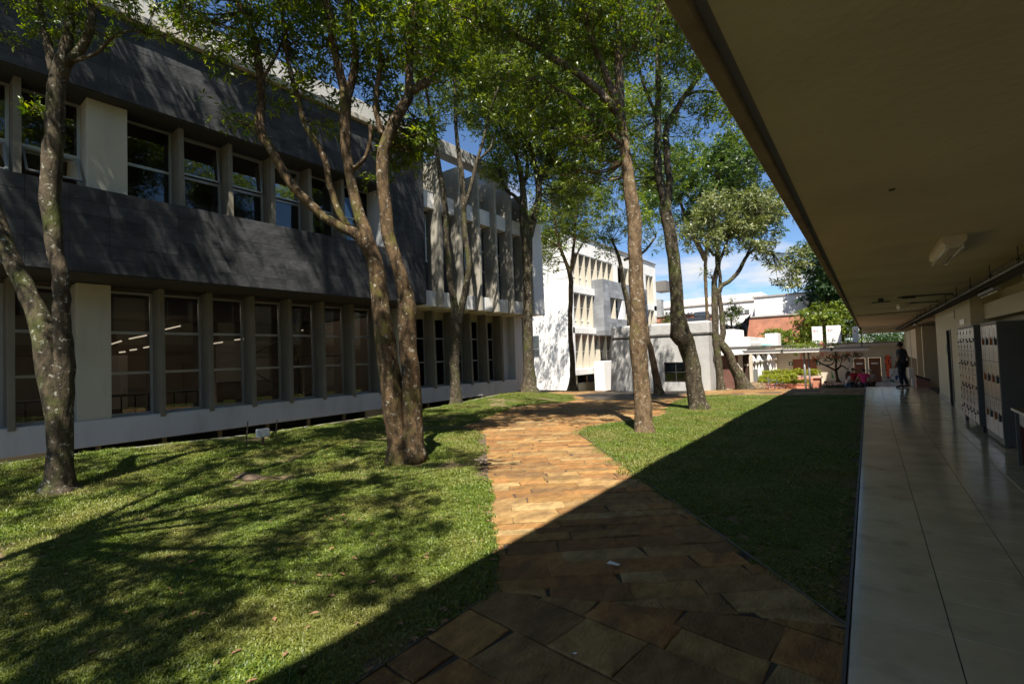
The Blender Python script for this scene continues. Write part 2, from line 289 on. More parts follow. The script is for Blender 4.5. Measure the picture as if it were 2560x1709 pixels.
def tag(o, label, cat, group=None):
    o['label'] = label; o['category'] = cat
    if group: o['group'] = group
    return o
def thing(name, label, cat, loc=(0, 0, 0), rz=0.0, group=None):
    o = bpy.data.objects.new(name, None); COL.objects.link(o); o.location = tuple(map(float, loc)); o.rotation_euler = (0, 0, rz); o.empty_display_size = 0.3
    ORG[o.name] = np.array(loc, float)
    return tag(o, label, cat, group)
def struct(o): o['kind'] = 'structure'; return o
def dup(o, parent=None, loc=None, label=None, rz=None):
    c = o.copy(); COL.objects.link(c); c.parent = parent
    if loc is not None: c.location = tuple(map(float, loc))
    if rz is not None: c.rotation_euler = (0, 0, rz)
    if label: c['label'] = label
    for ch in list(o.children): dup(ch, c)
    return c
def np_mesh(name, V, F, mats, tint=None, parent=None, midx=None, smooth=False):
    """V Nx3, F Mx4 or Mx3 arrays, quick"""
    if parent is not None: V = V-ORG.get(parent.name, np.zeros(3))
    me = bpy.data.meshes.new(name); n = F.shape[1]
    me.vertices.add(len(V)); me.vertices.foreach_set('co', V.astype(np.float32).ravel())
    me.loops.add(F.size); me.loops.foreach_set('vertex_index', F.astype(np.int32).ravel())
    me.polygons.add(len(F)); me.polygons.foreach_set('loop_start', np.arange(0, F.size, n, dtype=np.int32)); me.polygons.foreach_set('loop_total', np.full(len(F), n, np.int32))
    for m in (mats if isinstance(mats, (list, tuple)) else [mats]): me.materials.append(m)
    if midx is not None: me.polygons.foreach_set('material_index', midx.astype(np.int32))
    if smooth: me.polygons.foreach_set('use_smooth', np.ones(len(F), bool))
    if tint is not None:
        a = me.color_attributes.new('tint', 'FLOAT_COLOR', 'POINT'); c = np.ones((len(V), 4), np.float32); c[:, :3] = np.asarray(tint).reshape(len(V), -1); a.data.foreach_set('color', c.ravel())
    me.update(calc_edges=True); me.validate()
    o = bpy.data.objects.new(name, me); COL.objects.link(o)
    if parent is not None: o.parent = parent
    return o
# ------------------------------------------------------------------ the lie of the land
def sstep(a, b, x): t = np.clip((x-a)/(b-a), 0, 1); return t*t*(3-2*t)
def g(x, y):
    """height of the ground (the corridor floor is z = 0)"""
    x = np.asarray(x, float); y = np.asarray(y, float)
    z = -0.06+0.0*x
    z = z+0.13*sstep(-8.5, -12.6, x)*sstep(6.5, 1.5, y)                     # lawn swells towards the slate building
    z = z-0.0185*np.maximum(0, y-14)*np.clip(-x/6.2, 0, 1.6)                # and falls away to the far left
    z = z-0.062*np.maximum(0, y-24.3)*np.clip((-x-3)/6.0, 0, 1)
    z = z+0.26*np.exp(-(((x+12.6)/1.7)**2+((y-16.6)/2.6)**2))               # low mound under the corner tree
    return z
COURT_Z = -1.35
def in_poly(x, y, poly):
    x = np.asarray(x); y = np.asarray(y); r = np.zeros(x.shape, bool); n = len(poly)
    for i in range(n):
        x1, y1 = poly[i]; x2, y2 = poly[(i+1) % n]
        c = ((y1 > y) != (y2 > y)) & (x < (x2-x1)*(y-y1)/(y2-y1+1e-12)+x1); r ^= c
    return r
def clip(poly, cv):
    """clip poly by the convex counter-clockwise polygon cv"""
    out = list(poly)
    for i in range(len(cv)):
        a = cv[i]; b = cv[(i+1) % len(cv)]; inp = out; out = []
        def side(p): return (b[0]-a[0])*(p[1]-a[1])-(b[1]-a[1])*(p[0]-a[0])
        for k in range(len(inp)):
            p, q = inp[k], inp[(k+1) % len(inp)]; sp, sq = side(p), side(q)
            if sp >= 0: out.append(p)
            if (sp >= 0) != (sq >= 0):
                t = sp/(sp-sq); out.append((p[0]+t*(q[0]-p[0]), p[1]+t*(q[1]-p[1])))
        if len(out) < 3: return []
    return out
def area(p): return 0.5*sum(p[i][0]*p[(i+1) % len(p)][1]-p[(i+1) % len(p)][0]*p[i][1] for i in range(len(p)))

# terrain sheet: fine near the lawn, coarse to the horizon, with a step down into the court
_xs = np.unique(np.concatenate([[-900, -300, -120, -60, -40, -32], np.arange(-26, -0.2, 0.5), [-6.2, -0.2, -0.19, 6, 12, 40, 120, 300, 900]]))
_ys = np.unique(np.concatenate([[-900, -300, -100, -40, -20, -10], np.arange(-6, 26, 0.5), [24.42, 24.46, 28, 32, 36, 40, 46, 54, 70, 110, 200, 400, 900]]))
_X, _Y = np.meshgrid(_xs, _ys, indexing='ij'); _Z = g(np.clip(_X, -26, 0), np.clip(_Y, -6, 40))-0.012
_Z = np.where((_X > -6.21) & (_Y > 24.43), COURT_Z-0.02, _Z)
_Z = np.where((_X > -12.59) | (_Y > 20.1) | (_X < -24), _Z, -1.25)       # area way in front of the basement windows
_Z = np.where(_X > -0.15, np.minimum(_Z, -0.25), _Z)
_nx, _ny = len(_xs), len(_ys); _id = np.arange(_nx*_ny).reshape(_nx, _ny)
_Fq = np.stack([_id[:-1, :-1], _id[1:, :-1], _id[1:, 1:], _id[:-1, 1:]], -1).reshape(-1, 4)
struct(np_mesh('ground', np.stack([_X.ravel(), _Y.ravel(), _Z.ravel()], 1), _Fq, SOIL))

# ------------------------------------------------------------------ stone path
L0, L1, L2, L3, L4, L5 = (-2.31, -2.5), (-2.31, 2.78), (-7.03, 8.27), (-8.40, 8.98), (-10.03, 13.05), (-9.45, 16.6)
R0, R1, R2, R3, R4, R5, R6, R7 = (-0.19, -2.5), (-0.19, 3.62), (-2.60, 6.35), (-5.20, 9.30), (-5.44, 10.28), (-4.55, 12.88), (-5.40, 15.9), (-5.75, 19.9)
S_A = [L0, R0, R1, L1]; S_B = [L1, R1, R2, R3, L2]; S_C = [L3, L2, R3, R4, L4]; S_D = [L4, R4, R5, R6, L5]
S_E = [L5, R6, R7, (-11.4, 19.6)]; S_F = [(-11.4, 19.6), (-5.75, 19.9), (-5.75, 24.3), (-11.4, 24.3)]; S_I = [(-17.5, 20.3), (-11.4, 19.6), (-11.4, 24.6), (-20, 28.5)]
S_G = [(-5.75, 20.62), (-0.19, 20.62), (-0.19, 24.42), (-5.75, 24.42)]; S_H = [(-20, 28.5), (-11.45, 24.6), (-11.45, 31), (-19, 34.5)]
PATH_POLYS = [S_A, S_B, S_C, S_D, S_E, S_F, S_G, S_H, S_I]
path_base = MB()
for p in PATH_POLYS:
    n = len(p); b = len(path_base.v); cx = sum(q[0] for q in p)/n; cy = sum(q[1] for q in p)/n
    path_base.v += [(q[0], q[1], float(g(*q))-0.004) for q in p]; path_base.f += [tuple(range(b, b+n))]; path_base.m += [0]; path_base.t += [1.0]*n
path = struct(path_base.build('path', JOINT))
TONES = [(0.311, 0.17, 0.066), (0.322, 0.184, 0.072), (0.271, 0.153, 0.062), (0.316, 0.204, 0.086), (0.248, 0.141, 0.06), (0.334, 0.227, 0.103), (0.299, 0.164, 0.064), (0.282, 0.19, 0.086), (0.357, 0.265, 0.132), (0.268, 0.181, 0.083), (0.328, 0.196, 0.075), (0.23, 0.144, 0.069)]
stones = []
def lay(poly, ang, rows, lens, rs):
    """courses of stones across poly; u runs along the course"""
    c, s = math.cos(ang), math.sin(ang); us = [c*x+s*y for x, y in poly]; vs = [-s*x+c*y for x, y in poly]
    if area(poly) < 0: poly = poly[::-1]
    v = min(vs)
    while v < max(vs):
        w = rs.uniform(*rows); u = min(us)-rs.uniform(0, 0.6); skew = rs.uniform(-0.02, 0.02)
        while u < max(us):
            l = rs.uniform(*lens)*(1.4 if rs.random() < 0.15 else 1); k = rs.uniform(-0.03, 0.03); gap = 0.0035
            q = [(u+gap, v+gap), (u+l-gap, v+gap+skew), (u+l-gap+k, v+w-gap), (u+gap+k, v+w-gap)]
            e = []
            for i_ in range(4):      # broken, uneven edges
                a_, b_ = q[i_], q[(i_+1) % 4]; n_ = 3 if i_ % 2 == 0 else 2
                for t_ in range(n_):
                    t = t_/n_+(rs.uniform(-.08, .08) if t_ else 0); e.append((a_[0]+(b_[0]-a_[0])*t+(rs.normal(0, .004) if t_ else 0), a_[1]+(b_[1]-a_[1])*t+(rs.normal(0, .004) if t_ else 0)))
            q = [(c*a-s*b, s*a+c*b) for a, b in e]; q = clip(q, poly)
            if len(q) >= 3 and abs(area(q)) > 0.012: stones.append((q, TONES[rs.integers(len(TONES))], rs.uniform(0.8, 1.15)))
            u += l
        v += w
_rs = np.random.default_rng(3)
lay(S_A, RAD(-6), (0.18, 0.42), (0.36, 0.80), _rs)
_ab = math.atan2(0.65, 0.76)
lay(S_B, _ab, (0.11, 0.27), (0.32, 0.75), _rs); lay(S_C, _ab-0.05, (0.14, 0.32), (0.4, 0.85), _rs); lay(S_D, _ab-0.1, (0.16, 0.34), (0.4, 0.85), _rs)
lay(S_E, _ab-0.2, (0.2, 0.4), (0.4, 0.9), _rs); lay(S_F, 0.05, (0.3, 0.5), (0.45, 0.95), _rs); lay(S_I, 0.15, (0.3, 0.5), (0.45, 0.95), _rs); lay(S_G, 0.0, (0.45, 0.62), (0.7, 1.1), _rs); lay(S_H, -0.3, (0.3, 0.5), (0.45, 0.95), _rs)
def stone_geo(mb, q, tone, br, rs):
    if area(q) < 0: q = q[::-1]
    n = len(q); cx = sum(p[0] for p in q)/n; cy = sum(p[1] for p in q)/n; h = rs.uniform(0.004, 0.016); tl = rs.normal(0, 0.006, 2)
    def zz(p): return float(g(*p))+h+tl[0]*(p[0]-cx)+tl[1]*(p[1]-cy)
    ins = [(p[0]+(cx-p[0])*0.012/(math.hypot(p[0]-cx, p[1]-cy)+1e-6)*1.0, p[1]+(cy-p[1])*0.012/(math.hypot(p[0]-cx, p[1]-cy)+1e-6)) for p in q]
    mb.tint = tuple(br*t for t in tone)
    vs = [(p[0], p[1], float(g(*p))-0.008) for p in q]+[(p[0], p[1], zz(p)-0.005) for p in q]+[(p[0], p[1], zz(p)) for p in ins]
    fs = [tuple(2*n+i for i in range(n))]+[(i, (i+1) % n, n+(i+1) % n, n+i) for i in range(n)]+[(n+i, n+(i+1) % n, 2*n+(i+1) % n, 2*n+i) for i in range(n)]
    mb._add(vs, fs)
def seen(p): return depth((p[0], p[1], 0)) > 0.6
stones.sort(key=lambda s: (0 if seen((sum(p[0] for p in s[0])/len(s[0]), sum(p[1] for p in s[0])/len(s[0]))) else 1e6)+math.hypot(sum(p[0] for p in s[0])/len(s[0]), sum(p[1] for p in s[0])/len(s[0])))
far_st = MB(); _rs = np.random.default_rng(5)
for i, (q, tone, br) in enumerate(stones):
    if i < 298:
        mb = MB(); stone_geo(mb, q, tone, br, _rs); mb.build('paving_stone', STONE, path)
    else: stone_geo(far_st, q, tone, br, _rs)
_o = far_st.build('far_paving_stones', STONE, path); _o['kind'] = 'stuff'

# thin metal edging between lawn and stone
edg = MB()
def edging(mb, pts, top=0.012, w=0.006, dn=0.06):
    for a, b in zip(pts[:-1], pts[1:]):
        n = max(1, int(math.hypot(b[0]-a[0], b[1]-a[1])/0.6)); L = math.hypot(b[0]-a[0], b[1]-a[1]); nx, ny = -(b[1]-a[1])/L*w/2, (b[0]-a[0])/L*w/2
        for k in range(n):
            p = (a[0]+(b[0]-a[0])*k/n, a[1]+(b[1]-a[1])*k/n); q = (a[0]+(b[0]-a[0])*(k+1)/n, a[1]+(b[1]-a[1])*(k+1)/n); zp, zq = float(g(*p)), float(g(*q))
            mb._add([(p[0]-nx, p[1]-ny, zp-dn), (q[0]-nx, q[1]-ny, zq-dn), (q[0]+nx, q[1]+ny, zq-dn), (p[0]+nx, p[1]+ny, zp-dn), (p[0]-nx, p[1]-ny, zp+top), (q[0]-nx, q[1]-ny, zq+top), (q[0]+nx, q[1]+ny, zq+top), (p[0]+nx, p[1]+ny, zp+top)],
                    [(3, 2, 1, 0), (4, 5, 6, 7), (0, 1, 5, 4), (1, 2, 6, 5), (2, 3, 7, 6), (3, 0, 4, 7)])
edging(edg, [R1, R2, R3, R4, R5, R6, R7, (-5.75, 20.62), (-0.19, 20.62)], 0.022)
edging(edg, [L0, L1, L2, L3, L4, L5], 0.014)
struct(edg.build('path_edging', mat('edging_steel', (0.16, 0.15, 0.13), (0.09, 0.085, 0.075), 6, 0.5, metal=0.4)))

# ------------------------------------------------------------------ corridor: floor with its tiles
cf = MB(); cf.box(-0.168, 6.0, -3.5, 24.06, -0.5, -0.006); corridor_floor = struct(cf.build('corridor_floor', GROUT))
_rs = np.random.default_rng(11); xs = [-0.166, 0.31, 0.80, 1.29, 1.78]
proto = {}
for j in range(54):
    y0 = -2.765+0.4975*j; y1 = min(y0+0.4975, 24.055)
    if y1-y0 < 0.1: continue
    for i in range(5):
        x0 = xs[i]; x1 = xs[i+1] if i < 4 else 2.25
        if i == 4 and not (9.2 < y0 < 13.9): continue
        if i < 4 and j < 4 and False: continue
        m = MB(); b = 0.0024; t = 1.0+_rs.normal(0, 0.035); m.tint = (t, t*(1+_rs.normal(0, 0.008)), t*(1+_rs.normal(0, 0.02)))
        x1 = min(x1, 1.748) if i == 3 and not (9.2 < y0 < 13.9) else x1
        m._add([(x0+b, y0+b, -0.004), (x1-b, y0+b, -0.004), (x1-b, y1-b, -0.004), (x0+b, y1-b, -0.004), (x0+2*b, y0+2*b, 0), (x1-2*b, y0+2*b, 0), (x1-2*b, y1-2*b, 0), (x0+2*b, y1-2*b, 0)],
               [(4, 5, 6, 7), (0, 1, 5, 4), (1, 2, 6, 5), (2, 3, 7, 6), (3, 0, 4, 7)])
        m.build('floor_tile', TILE, corridor_floor)
m = MB(); m.box(-0.19, -0.172, -3.5, 24.05, -0.1, 0.004); struct(m.build('floor_edge_trim', DARKM))

# corridor building
CB = thing('corridor_building', 'long single-storey corridor building with cream ceiling and open side towards the lawn', 'building', (1.8, 10, 0))
CZ = 2.70
m = MB(); m.box(-0.33, 8.0, -6, 38.0, CZ, CZ+0.20); m.build('ceiling_slab', CEIL, CB)
m = MB(); m.box(-0.425, -0.365, -6, 38.05, CZ-0.02, CZ+0.21); m.build('eave_edge', EAVE, CB, bevel=0.008)
m = MB(); m.box(-0.364, -0.332, -6, 38.0, CZ+0.008, CZ+0.19); m.build('drip_groove', mat('groove_grey', (0.30, 0.29, 0.26), None, rough=0.9), CB)
m = MB(); m.box(-0.36, 8.0, 38.0, 38.3, CZ-0.28, CZ+0.2); m.build('end_beam', CORW, CB, bevel=0.01)
m = MB(); m.box(1.75, 2.0, 13.9, 17.0, 0, CZ-0.001); m.box(1.75, 2.0, 17.83, 20.4, 0, CZ-0.001); m.box(1.75, 2.0, 17.0, 17.83, 2.02, CZ-0.001)
m.box(2.0, 6, 20.15, 20.4, 0, CZ-0.001); m.box(2.2, 2.4, 8.6, 13.9, 0, CZ-0.001); m.box(1.752, 2.2, 13.88, 13.899, 0, CZ-0.001)
m.box(1.95, 8, -6.2, -6.0, 0, CZ-0.001); m.box(2.2, 2.4, -6, 8.6, 0, CZ-0.001); m.build('wall', CORW, CB)
m = MB(); m.box(1.95, 2.199, 9.83, 13.87, 2.13, 2.45); m.build('lintel_beam', CORW, CB, bevel=0.008)
m = MB(); m.box(1.80, 2.199, 9.25, 9.80, 0, CZ-0.001); m.build('pilaster', CORW, CB, bevel=0.01)
m = MB(); m.box(1.735, 1.749, 14.0, 16.98, 0.001, 0.11); m.box(1.735, 1.749, 17.85, 20.39, 0.001, 0.11); m.build('skirting', mat('skirting_tile', (0.36, 0.33, 0.27), (0.30, 0.27, 0.22), 3, 0.4), CB)
d = MB(); d.box(1.79, 1.83, 17.02, 17.81, 0.01, 2.0); dd = d.build('door', mat('dark_door', (0.035, 0.035, 0.033), (0.028, 0.027, 0.026), 3, 0.45), CB)
d = MB(); d.box(1.738, 1.79, 17.0, 17.02, 0, 2.02); d.box(1.738, 1.79, 17.81, 17.83, 0, 2.02); d.box(1.738, 1.79, 17.02, 17.81, 2.0, 2.02); d.build('door_frame', DARKM, CB)
d = MB(); d.tube([(1.785, 17.12, 1.02), (1.75, 17.12, 1.02), (1.75, 17.24, 1.02)], 0.011, 6); d.build('handle', ALU, dd)
d = MB(); d.box(1.735, 1.749, 17.95, 18.1, 1.35, 1.62); d.build('notice_plate', mat('notice', (0.55, 0.52, 0.45), None), CB)
d = MB(); d.box(1.735, 1.749, 14.6, 15.3, 2.08, 2.2); d.build('wall_vent', ALU, CB); 
d = MB(); d.box(1.74, 1.749, 16.1, 16.14, 2.26, 2.48); d.build('cable_slot', DARKM, CB)
# piers of the lower part beyond the end of the floor
for k, Y in enumerate((26.2, 29.6, 33.4, 37.2)):
    m = MB(); m.box(1.80, 4.5, Y, Y+0.28, COURT_Z, CZ-0.3); m.build('pier', CORW, CB, bevel=0.01)
m = MB(); m.box(4.5, 4.7, 20.4, 46, COURT_Z, CZ); m.build('back_wall', ROOM, CB)
m = MB(); m.box(1.82, 1.9, 29.9, 33.38, 0.95, CZ-0.3); m.box(1.82, 1.9, 33.7, 37.1, 0.95, CZ-0.3); m.build('infill_panel', CORW, CB)
m = MB(); m.box(1.80, 2.1, 38.3, 38.6, COURT_Z, CZ-0.3); m.build('pier', CORW, CB)
m = MB(); m.box(-0.40, 8.05, -6, 55, CZ+0.27, 7.66); m.build('upper_storey', CORW, CB)
for k in range(18):
    y = -4.6+3.2*k; f = MB()
    for b in ((y, y+.06, 4.2, 5.8), (y+1.94, y+2.0, 4.2, 5.8), (y+.06, y+1.94, 4.2, 4.26), (y+.06, y+1.94, 5.74, 5.8), (y+.97, y+1.03, 4.26, 5.74)): f.box(-0.418, -0.401, *b)
    f = f.build('window', ALU, CB); p = MB(); p.box(-0.408, -0.4015, y+.06, y+1.94, 4.26, 5.74); p.build('pane', mat('upper_pane', (0.05, 0.055, 0.06), None, rough=0.08), f)
m = MB(); m.box(-0.42, 8.1, -6.05, 55.05, 7.661, 7.81); m.build('roof_coping', EAVE, CB)
# roof band past the eave end
for (zz, hgt) in ((CZ+0.2, 0.06),):
    m = MB(); m.box(-0.40, 8.05, -6, 38.2, zz+0.003, zz+hgt); m.build('roof_membrane', mat('roof_grey', (0.25, 0.24, 0.22), (0.19, 0.185, 0.17), 2, 0.9), CB)

# ceiling lights
def ceiling_light(name, loc, label, group):
    t = thing(name, label, 'ceiling light', loc, 0, group); x, y, z = loc
    m = MB(); m.prism([(x-0.09, z), (x+0.09, z), (x+0.09, z-0.055), (x+0.03, z-0.125), (x-0.03, z-0.125), (x-0.09, z-0.055)], 'y', y, y+1.24); m.build('housing', mat('lamp_cream', (0.62, 0.57, 0.42), (0.55, 0.5, 0.36), 3, 0.5), t, bevel=0.004)
    for s in (-1, 1):
        m = MB(); m.tube([(x+s*0.056, y+0.05, z-0.115), (x+s*0.056, y+1.19, z-0.115)], 0.014, 8); m.build('tube', mat('tube_glass', (0.85, 0.85, 0.82), None, rough=0.15), t, smooth=True)
        for e in (0.02, 1.19): m = MB(); m.box(x+s*0.056-0.012, x+s*0.056+0.012, y+e, y+e+.03, z-0.135, z-0.06); m.build('lamp_holder', WHITE, t)
    return t
ceiling_light('ceiling_light', (0.70, 6.15, CZ), 'near twin-tube fluorescent light on the corridor ceiling, unlit', 'twin tube ceiling lights')
ceiling_light('ceiling_light', (0.73, 15.2, CZ), 'distant twin-tube light on the corridor ceiling beside the conduit loop', 'twin tube ceiling lights')
# conduits on the ceiling
def conduit(pts, label, r=0.012):
    m = MB(); m.tube(pts, r, 6); return tag(m.build('conduit', DARKM, None, smooth=True), label, 'conduit', 'conduits across the corridor ceiling')
cA = conduit([(0.55, 13.2, CZ-0.02), (1.25, 13.2, CZ-0.02), (1.42, 13.2, CZ-0.035), (1.46, 13.2, CZ-0.10), (1.46, 13.2, 2.60)], 'grey conduit elbow dropping from ceiling to cable tray, with junction box', 0.014)
m = MB(); m.box(0.62, 0.84, 13.14, 13.26, CZ-0.055, CZ-0.001); m.build('junction_box', DARKM, cA)
conduit([(0.86, 15.4, CZ-0.015), (1.25, 15.4, CZ-0.02), (1.40, 15.4, CZ-0.02), (1.44, 15.4, CZ-0.06), (1.44, 15.4, 2.58)], 'thin cable loop running from distant ceiling light to the tray')
conduit([(-0.28, 20.0, CZ-0.012), (1.44, 19.2, CZ-0.012)], 'long straight conduit crossing the whole far ceiling')
fan = thing('ceiling_bracket', 'small dark bracket fixed to the ceiling beside the conduit', 'bracket', (0.25, 13.3, CZ))
m = MB(); m.box(0.10, 0.42, 13.25, 13.34, CZ-0.09, CZ-0.07); m.build('arm', DARKM, fan); m = MB(); m.tube([(0.26, 13.3, CZ-0.07), (0.26, 13.3, CZ)], 0.05, 8); m.build('base', DARKM, fan)
m = MB(); m.ball((0.17, 4.0, CZ-0.004), 0.02, 6, 4, (1, 0.5, 0.5)); tag(m.build('ceiling_hook', DARKM), 'tiny dark hook stub on the bare ceiling', 'hook')

# cable tray on rods
TR = thing('cable_tray', 'wire cable tray with cables hung on rods along the corridor wall', 'cable tray', (1.5, 12, 2.5))
m = MB()
m.tube([(1.36, -4, 2.52), (1.36, 37.5, 2.52)], 0.006, 5); m.tube([(1.60, -4, 2.52), (1.60, 37.5, 2.52)], 0.006, 5); m.tube([(1.36, -4, 2.60), (1.36, 37.5, 2.60)], 0.005, 5); m.tube([(1.60, -4, 2.60), (1.60, 37.5, 2.60)], 0.005, 5); m.tube([(1.48, -4, 2.515), (1.48, 37.5, 2.515)], 0.005, 5)
for k in range(330):
    y = 4+k*0.1
    m.box(1.355, 1.605, y, y+0.006, 2.512, 2.518); m.box(1.354, 1.360, y, y+0.006, 2.518, 2.605); m.box(1.60, 1.606, y, y+0.006, 2.518, 2.605)
m.build('tray_mesh', mat('tray_wire', (0.12, 0.115, 0.10), None, rough=0.5), TR)
m = MB(); _rs = np.random.default_rng(2)
for q in range(7):
    x = 1.385+q*0.032; m.tube([(x+_rs.normal(0, 0.006), y, 2.532+_rs.uniform(0, 0.02)) for y in np.arange(-4, 37.6, 1.2)], 0.013, 5)
m.build('cables', DARKM, TR, smooth=True)
m = MB(); m.tube([(1.34, -4, 2.49), (1.34, 37.5, 2.49)], 0.013, 6); m.build('steel_conduit', MATS['tray_wire'], TR, smooth=True)
for k in range(22):
    y = 4.4+1.52*k
    m = MB(); m.tube([(1.345, y, 2.50), (1.345, y, CZ)], 0.006, 5); m.ball((1.345, y, 2.56), 0.018, 6, 4); m.build('hanger_rod', DARKM, TR)
for (y, lab) in ((9.9, 'near batten light clipped under the cable tray'), (24.5, 'far batten light clipped under the cable tray')):
    t = thing('batten_light', lab, 'tube light', (1.55, y, 2.42), 0, 'batten lights under the tray')
    m = MB(); m.box(1.51, 1.59, y, y+1.25, 2.43, 2.475); m.build('batten', GREYM, t); m = MB(); m.tube([(1.55, y+0.04, 2.41), (1.55, y+1.2, 2.41)], 0.014, 8); m.build('tube', MATS['tube_glass'], t, smooth=True)
    m = MB(); m.box(1.53, 1.57, y+0.25, y+0.29, 2.475, 2.512); m.build('clip', DARKM, t)

# lockers
LOCK = mat('locker_face', (0.24, 0.24, 0.23), (0.15, 0.15, 0.15), 3.5, 0.30, 0.06, 9, metal=0.35, dirt=((0.2, 0.19, 0.17), 5, 0.62, 0.8, 0.5)); LOCKS = mat('locker_side', (0.085, 0.085, 0.08), (0.065, 0.066, 0.062), 2, 0.55)
def glyph(mb, ch, y, z, h, x):
    """digit strokes standing on a locker door that faces -x (reading along -y)"""
    seg = {'0': 'abcdef', '1': 'bc', '2': 'abged', '3': 'abgcd', '4': 'fgbc', '5': 'afgcd', '6': 'afgedc', '7': 'abc', '8': 'abcdefg', '9': 'abfgcd'}[ch]; w = h*0.55; s = h*0.13
    P = {'a': (0, w, h-s, h), 'd': (0, w, 0, s), 'g': (0, w, h/2-s/2, h/2+s/2), 'f': (0, s, h/2, h), 'e': (0, s, 0, h/2), 'b': (w-s, w, h/2, h), 'c': (w-s, w, 0, h/2)}
    for k in seg: a, b, c, d_ = P[k]; mb.box(x-0.0012, x, y-b, y-a, z+c, z+d_)
def locker(label, xf, y0, y1, z0, z1, cols, rows, style):
    t = thing('locker', label, 'locker', (xf+0.2, (y0+y1)/2, 0), 0, 'lockers along the corridor wall')
    m = MB(); m.box(xf+0.012, xf+0.42, y0, y1, z0, z1); m.box(xf+0.002, xf+0.012, y0, y1, z1-0.03, z1); m.build('cabinet', LOCKS, t, bevel=0.004)
    m = MB(); m.box(xf-0.003, xf+0.42, y0-0.004, y1+0.004, z1, z1+0.012); m.build('top_trim', GREYM, t)
    W = (y1-y0)/cols; H = (z1-0.03-z0-(0.10 if style else 0.02))/rows; zb = z0+(0.10 if style else 0.02); num = 0
    for r in range(rows):
        for c in range(cols):
            a = y0+c*W; b = zb+r*H; ins = 0.006
            m = MB(); m.box(xf, xf+0.012, a+ins, a+W-ins, b+ins, b+H-ins); d = m.build('locker_door', LOCK, t, bevel=0.003)
            h = MB()
            if style:
                col = [(0.03, 0.03, 0.03), (0.36, 0.12, 0.02), (0.02, 0.05, 0.05), (0.30, 0.10, 0.03)][(c+r*2) % 4]
                pm = mat('padlock_%d' % ((c+r*2) % 4), col, None, rough=0.35); h.box(xf-0.03, xf-0.001, a+W*0.12, a+W*0.34, b+H*0.45, b+H*0.45+0.10); h.tube([(xf-0.015, a+W*0.15, b+H*0.45+0.1), (xf-0.015, a+W*0.17, b+H*0.45+0.13), (xf-0.015, a+W*0.29, b+H*0.45+0.13), (xf-0.015, a+W*0.31, b+H*0.45+0.1)], 0.005, 5); h.build('padlock', pm, d)
                q = MB(); txt = '600'
                for i_, ch in enumerate(txt): glyph(q, ch, a+W*0.62, b+H-0.10-0.055*i_, 0.045, xf-0.0005)
                q.build('door_number', DARKM, d)
            else:
                h.prism([(a+W*.1, b+H*.41), (a+W*.5, b+H*.41), (a+W*.5, b+H*.43), (a+W*.17, b+H*.43), (a+W*.17, b+H*.53), (a+W*.5, b+H*.53), (a+W*.5, b+H*.55), (a+W*.1, b+H*.55)], 'x', xf-0.012, xf-0.0005)
                if (r*5+c*3) % 4 != 1: q = MB(); q.box(xf-0.03, xf-0.013, a+W*0.42, a+W*0.62, b+H*0.36, b+H*0.44); q.build('padlock', DARKM, d)
                for e in (.12, .74): q = MB(); q.box(xf-0.006, xf-0.0005, a+W-0.03, a+W-0.012, b+H*e, b+H*(e+.14)); q.build('hinge', DARKM, d)
                h.build('hasp', DARKM, d)
    for yy in (y0+0.05, y1-0.05):
        m = MB(); m.tube([(xf+0.06, yy, 0.001), (xf+0.06, yy, z0)], 0.028, 8); m.tube([(xf+0.34, yy, 0.001), (xf+0.34, yy, z0)], 0.028, 8); m.build('leg', DARKM, t)
    return t
locker('grey locker with hasps and twenty narrow doors, farther from the camera', 1.565, 12.2, 14.15, 0.13, 1.98, 5, 4, 0)
locker('taller grey locker with coloured padlocks and large numbers, nearer the camera', 1.63, 10.65, 12.0, 0.02, 1.98, 4, 3, 1)
# desk at the right edge
dk = thing('desk', 'wooden desk with dark red end panel at the right edge of the corridor', 'desk', (1.75, 8.7, 0))
m = MB(); m.box(1.50, 2.15, 7.85, 9.2, 0.74, 0.77); m.build('desk_top', mat('desk_laminate', (0.20, 0.13, 0.085), (0.15, 0.095, 0.06), 2, 0.35, stretch=(1, 6, 1)), dk, bevel=0.004)
m = MB(); m.box(1.495, 1.4995, 7.85, 9.2, 0.738, 0.772); m.build('metal_edge', ALU, dk)
m = MB(); m.box(1.56, 2.12, 9.12, 9.16, 0.02, 0.739); m.build('end_panel', mat('oxblood_panel', (0.10, 0.018, 0.014), (0.075, 0.013, 0.01), 2, 0.4), dk); m = MB(); m.box(1.56, 2.12, 7.88, 7.92, 0.02, 0.739); m.build('end_panel', MATS['oxblood_panel'], dk)
m = MB(); m.box(1.555, 1.575, 7.925, 9.115, 0.55, 0.738); m.build('apron', GREYM, dk)
for y in (7.86, 9.17):
    m = MB(); m.box(1.53, 1.56, y, y+0.03, 0.001, 0.739); m.build('leg', LOCKS, dk)
# ------------------------------------------------------------------ slate building on the left
SB = thing('slate_building', 'two-storey building clad in dark slate with ribbon windows and a finned bay', 'building', (-14, 5, 0))
XS, XU, XL = -13.0, -13.43, -14.4            # slate face, upper fin fronts, lower wall face
Y0, Y1, YR = -4.0, 12.2, 10.42               # slate from, to; right end of the window recesses
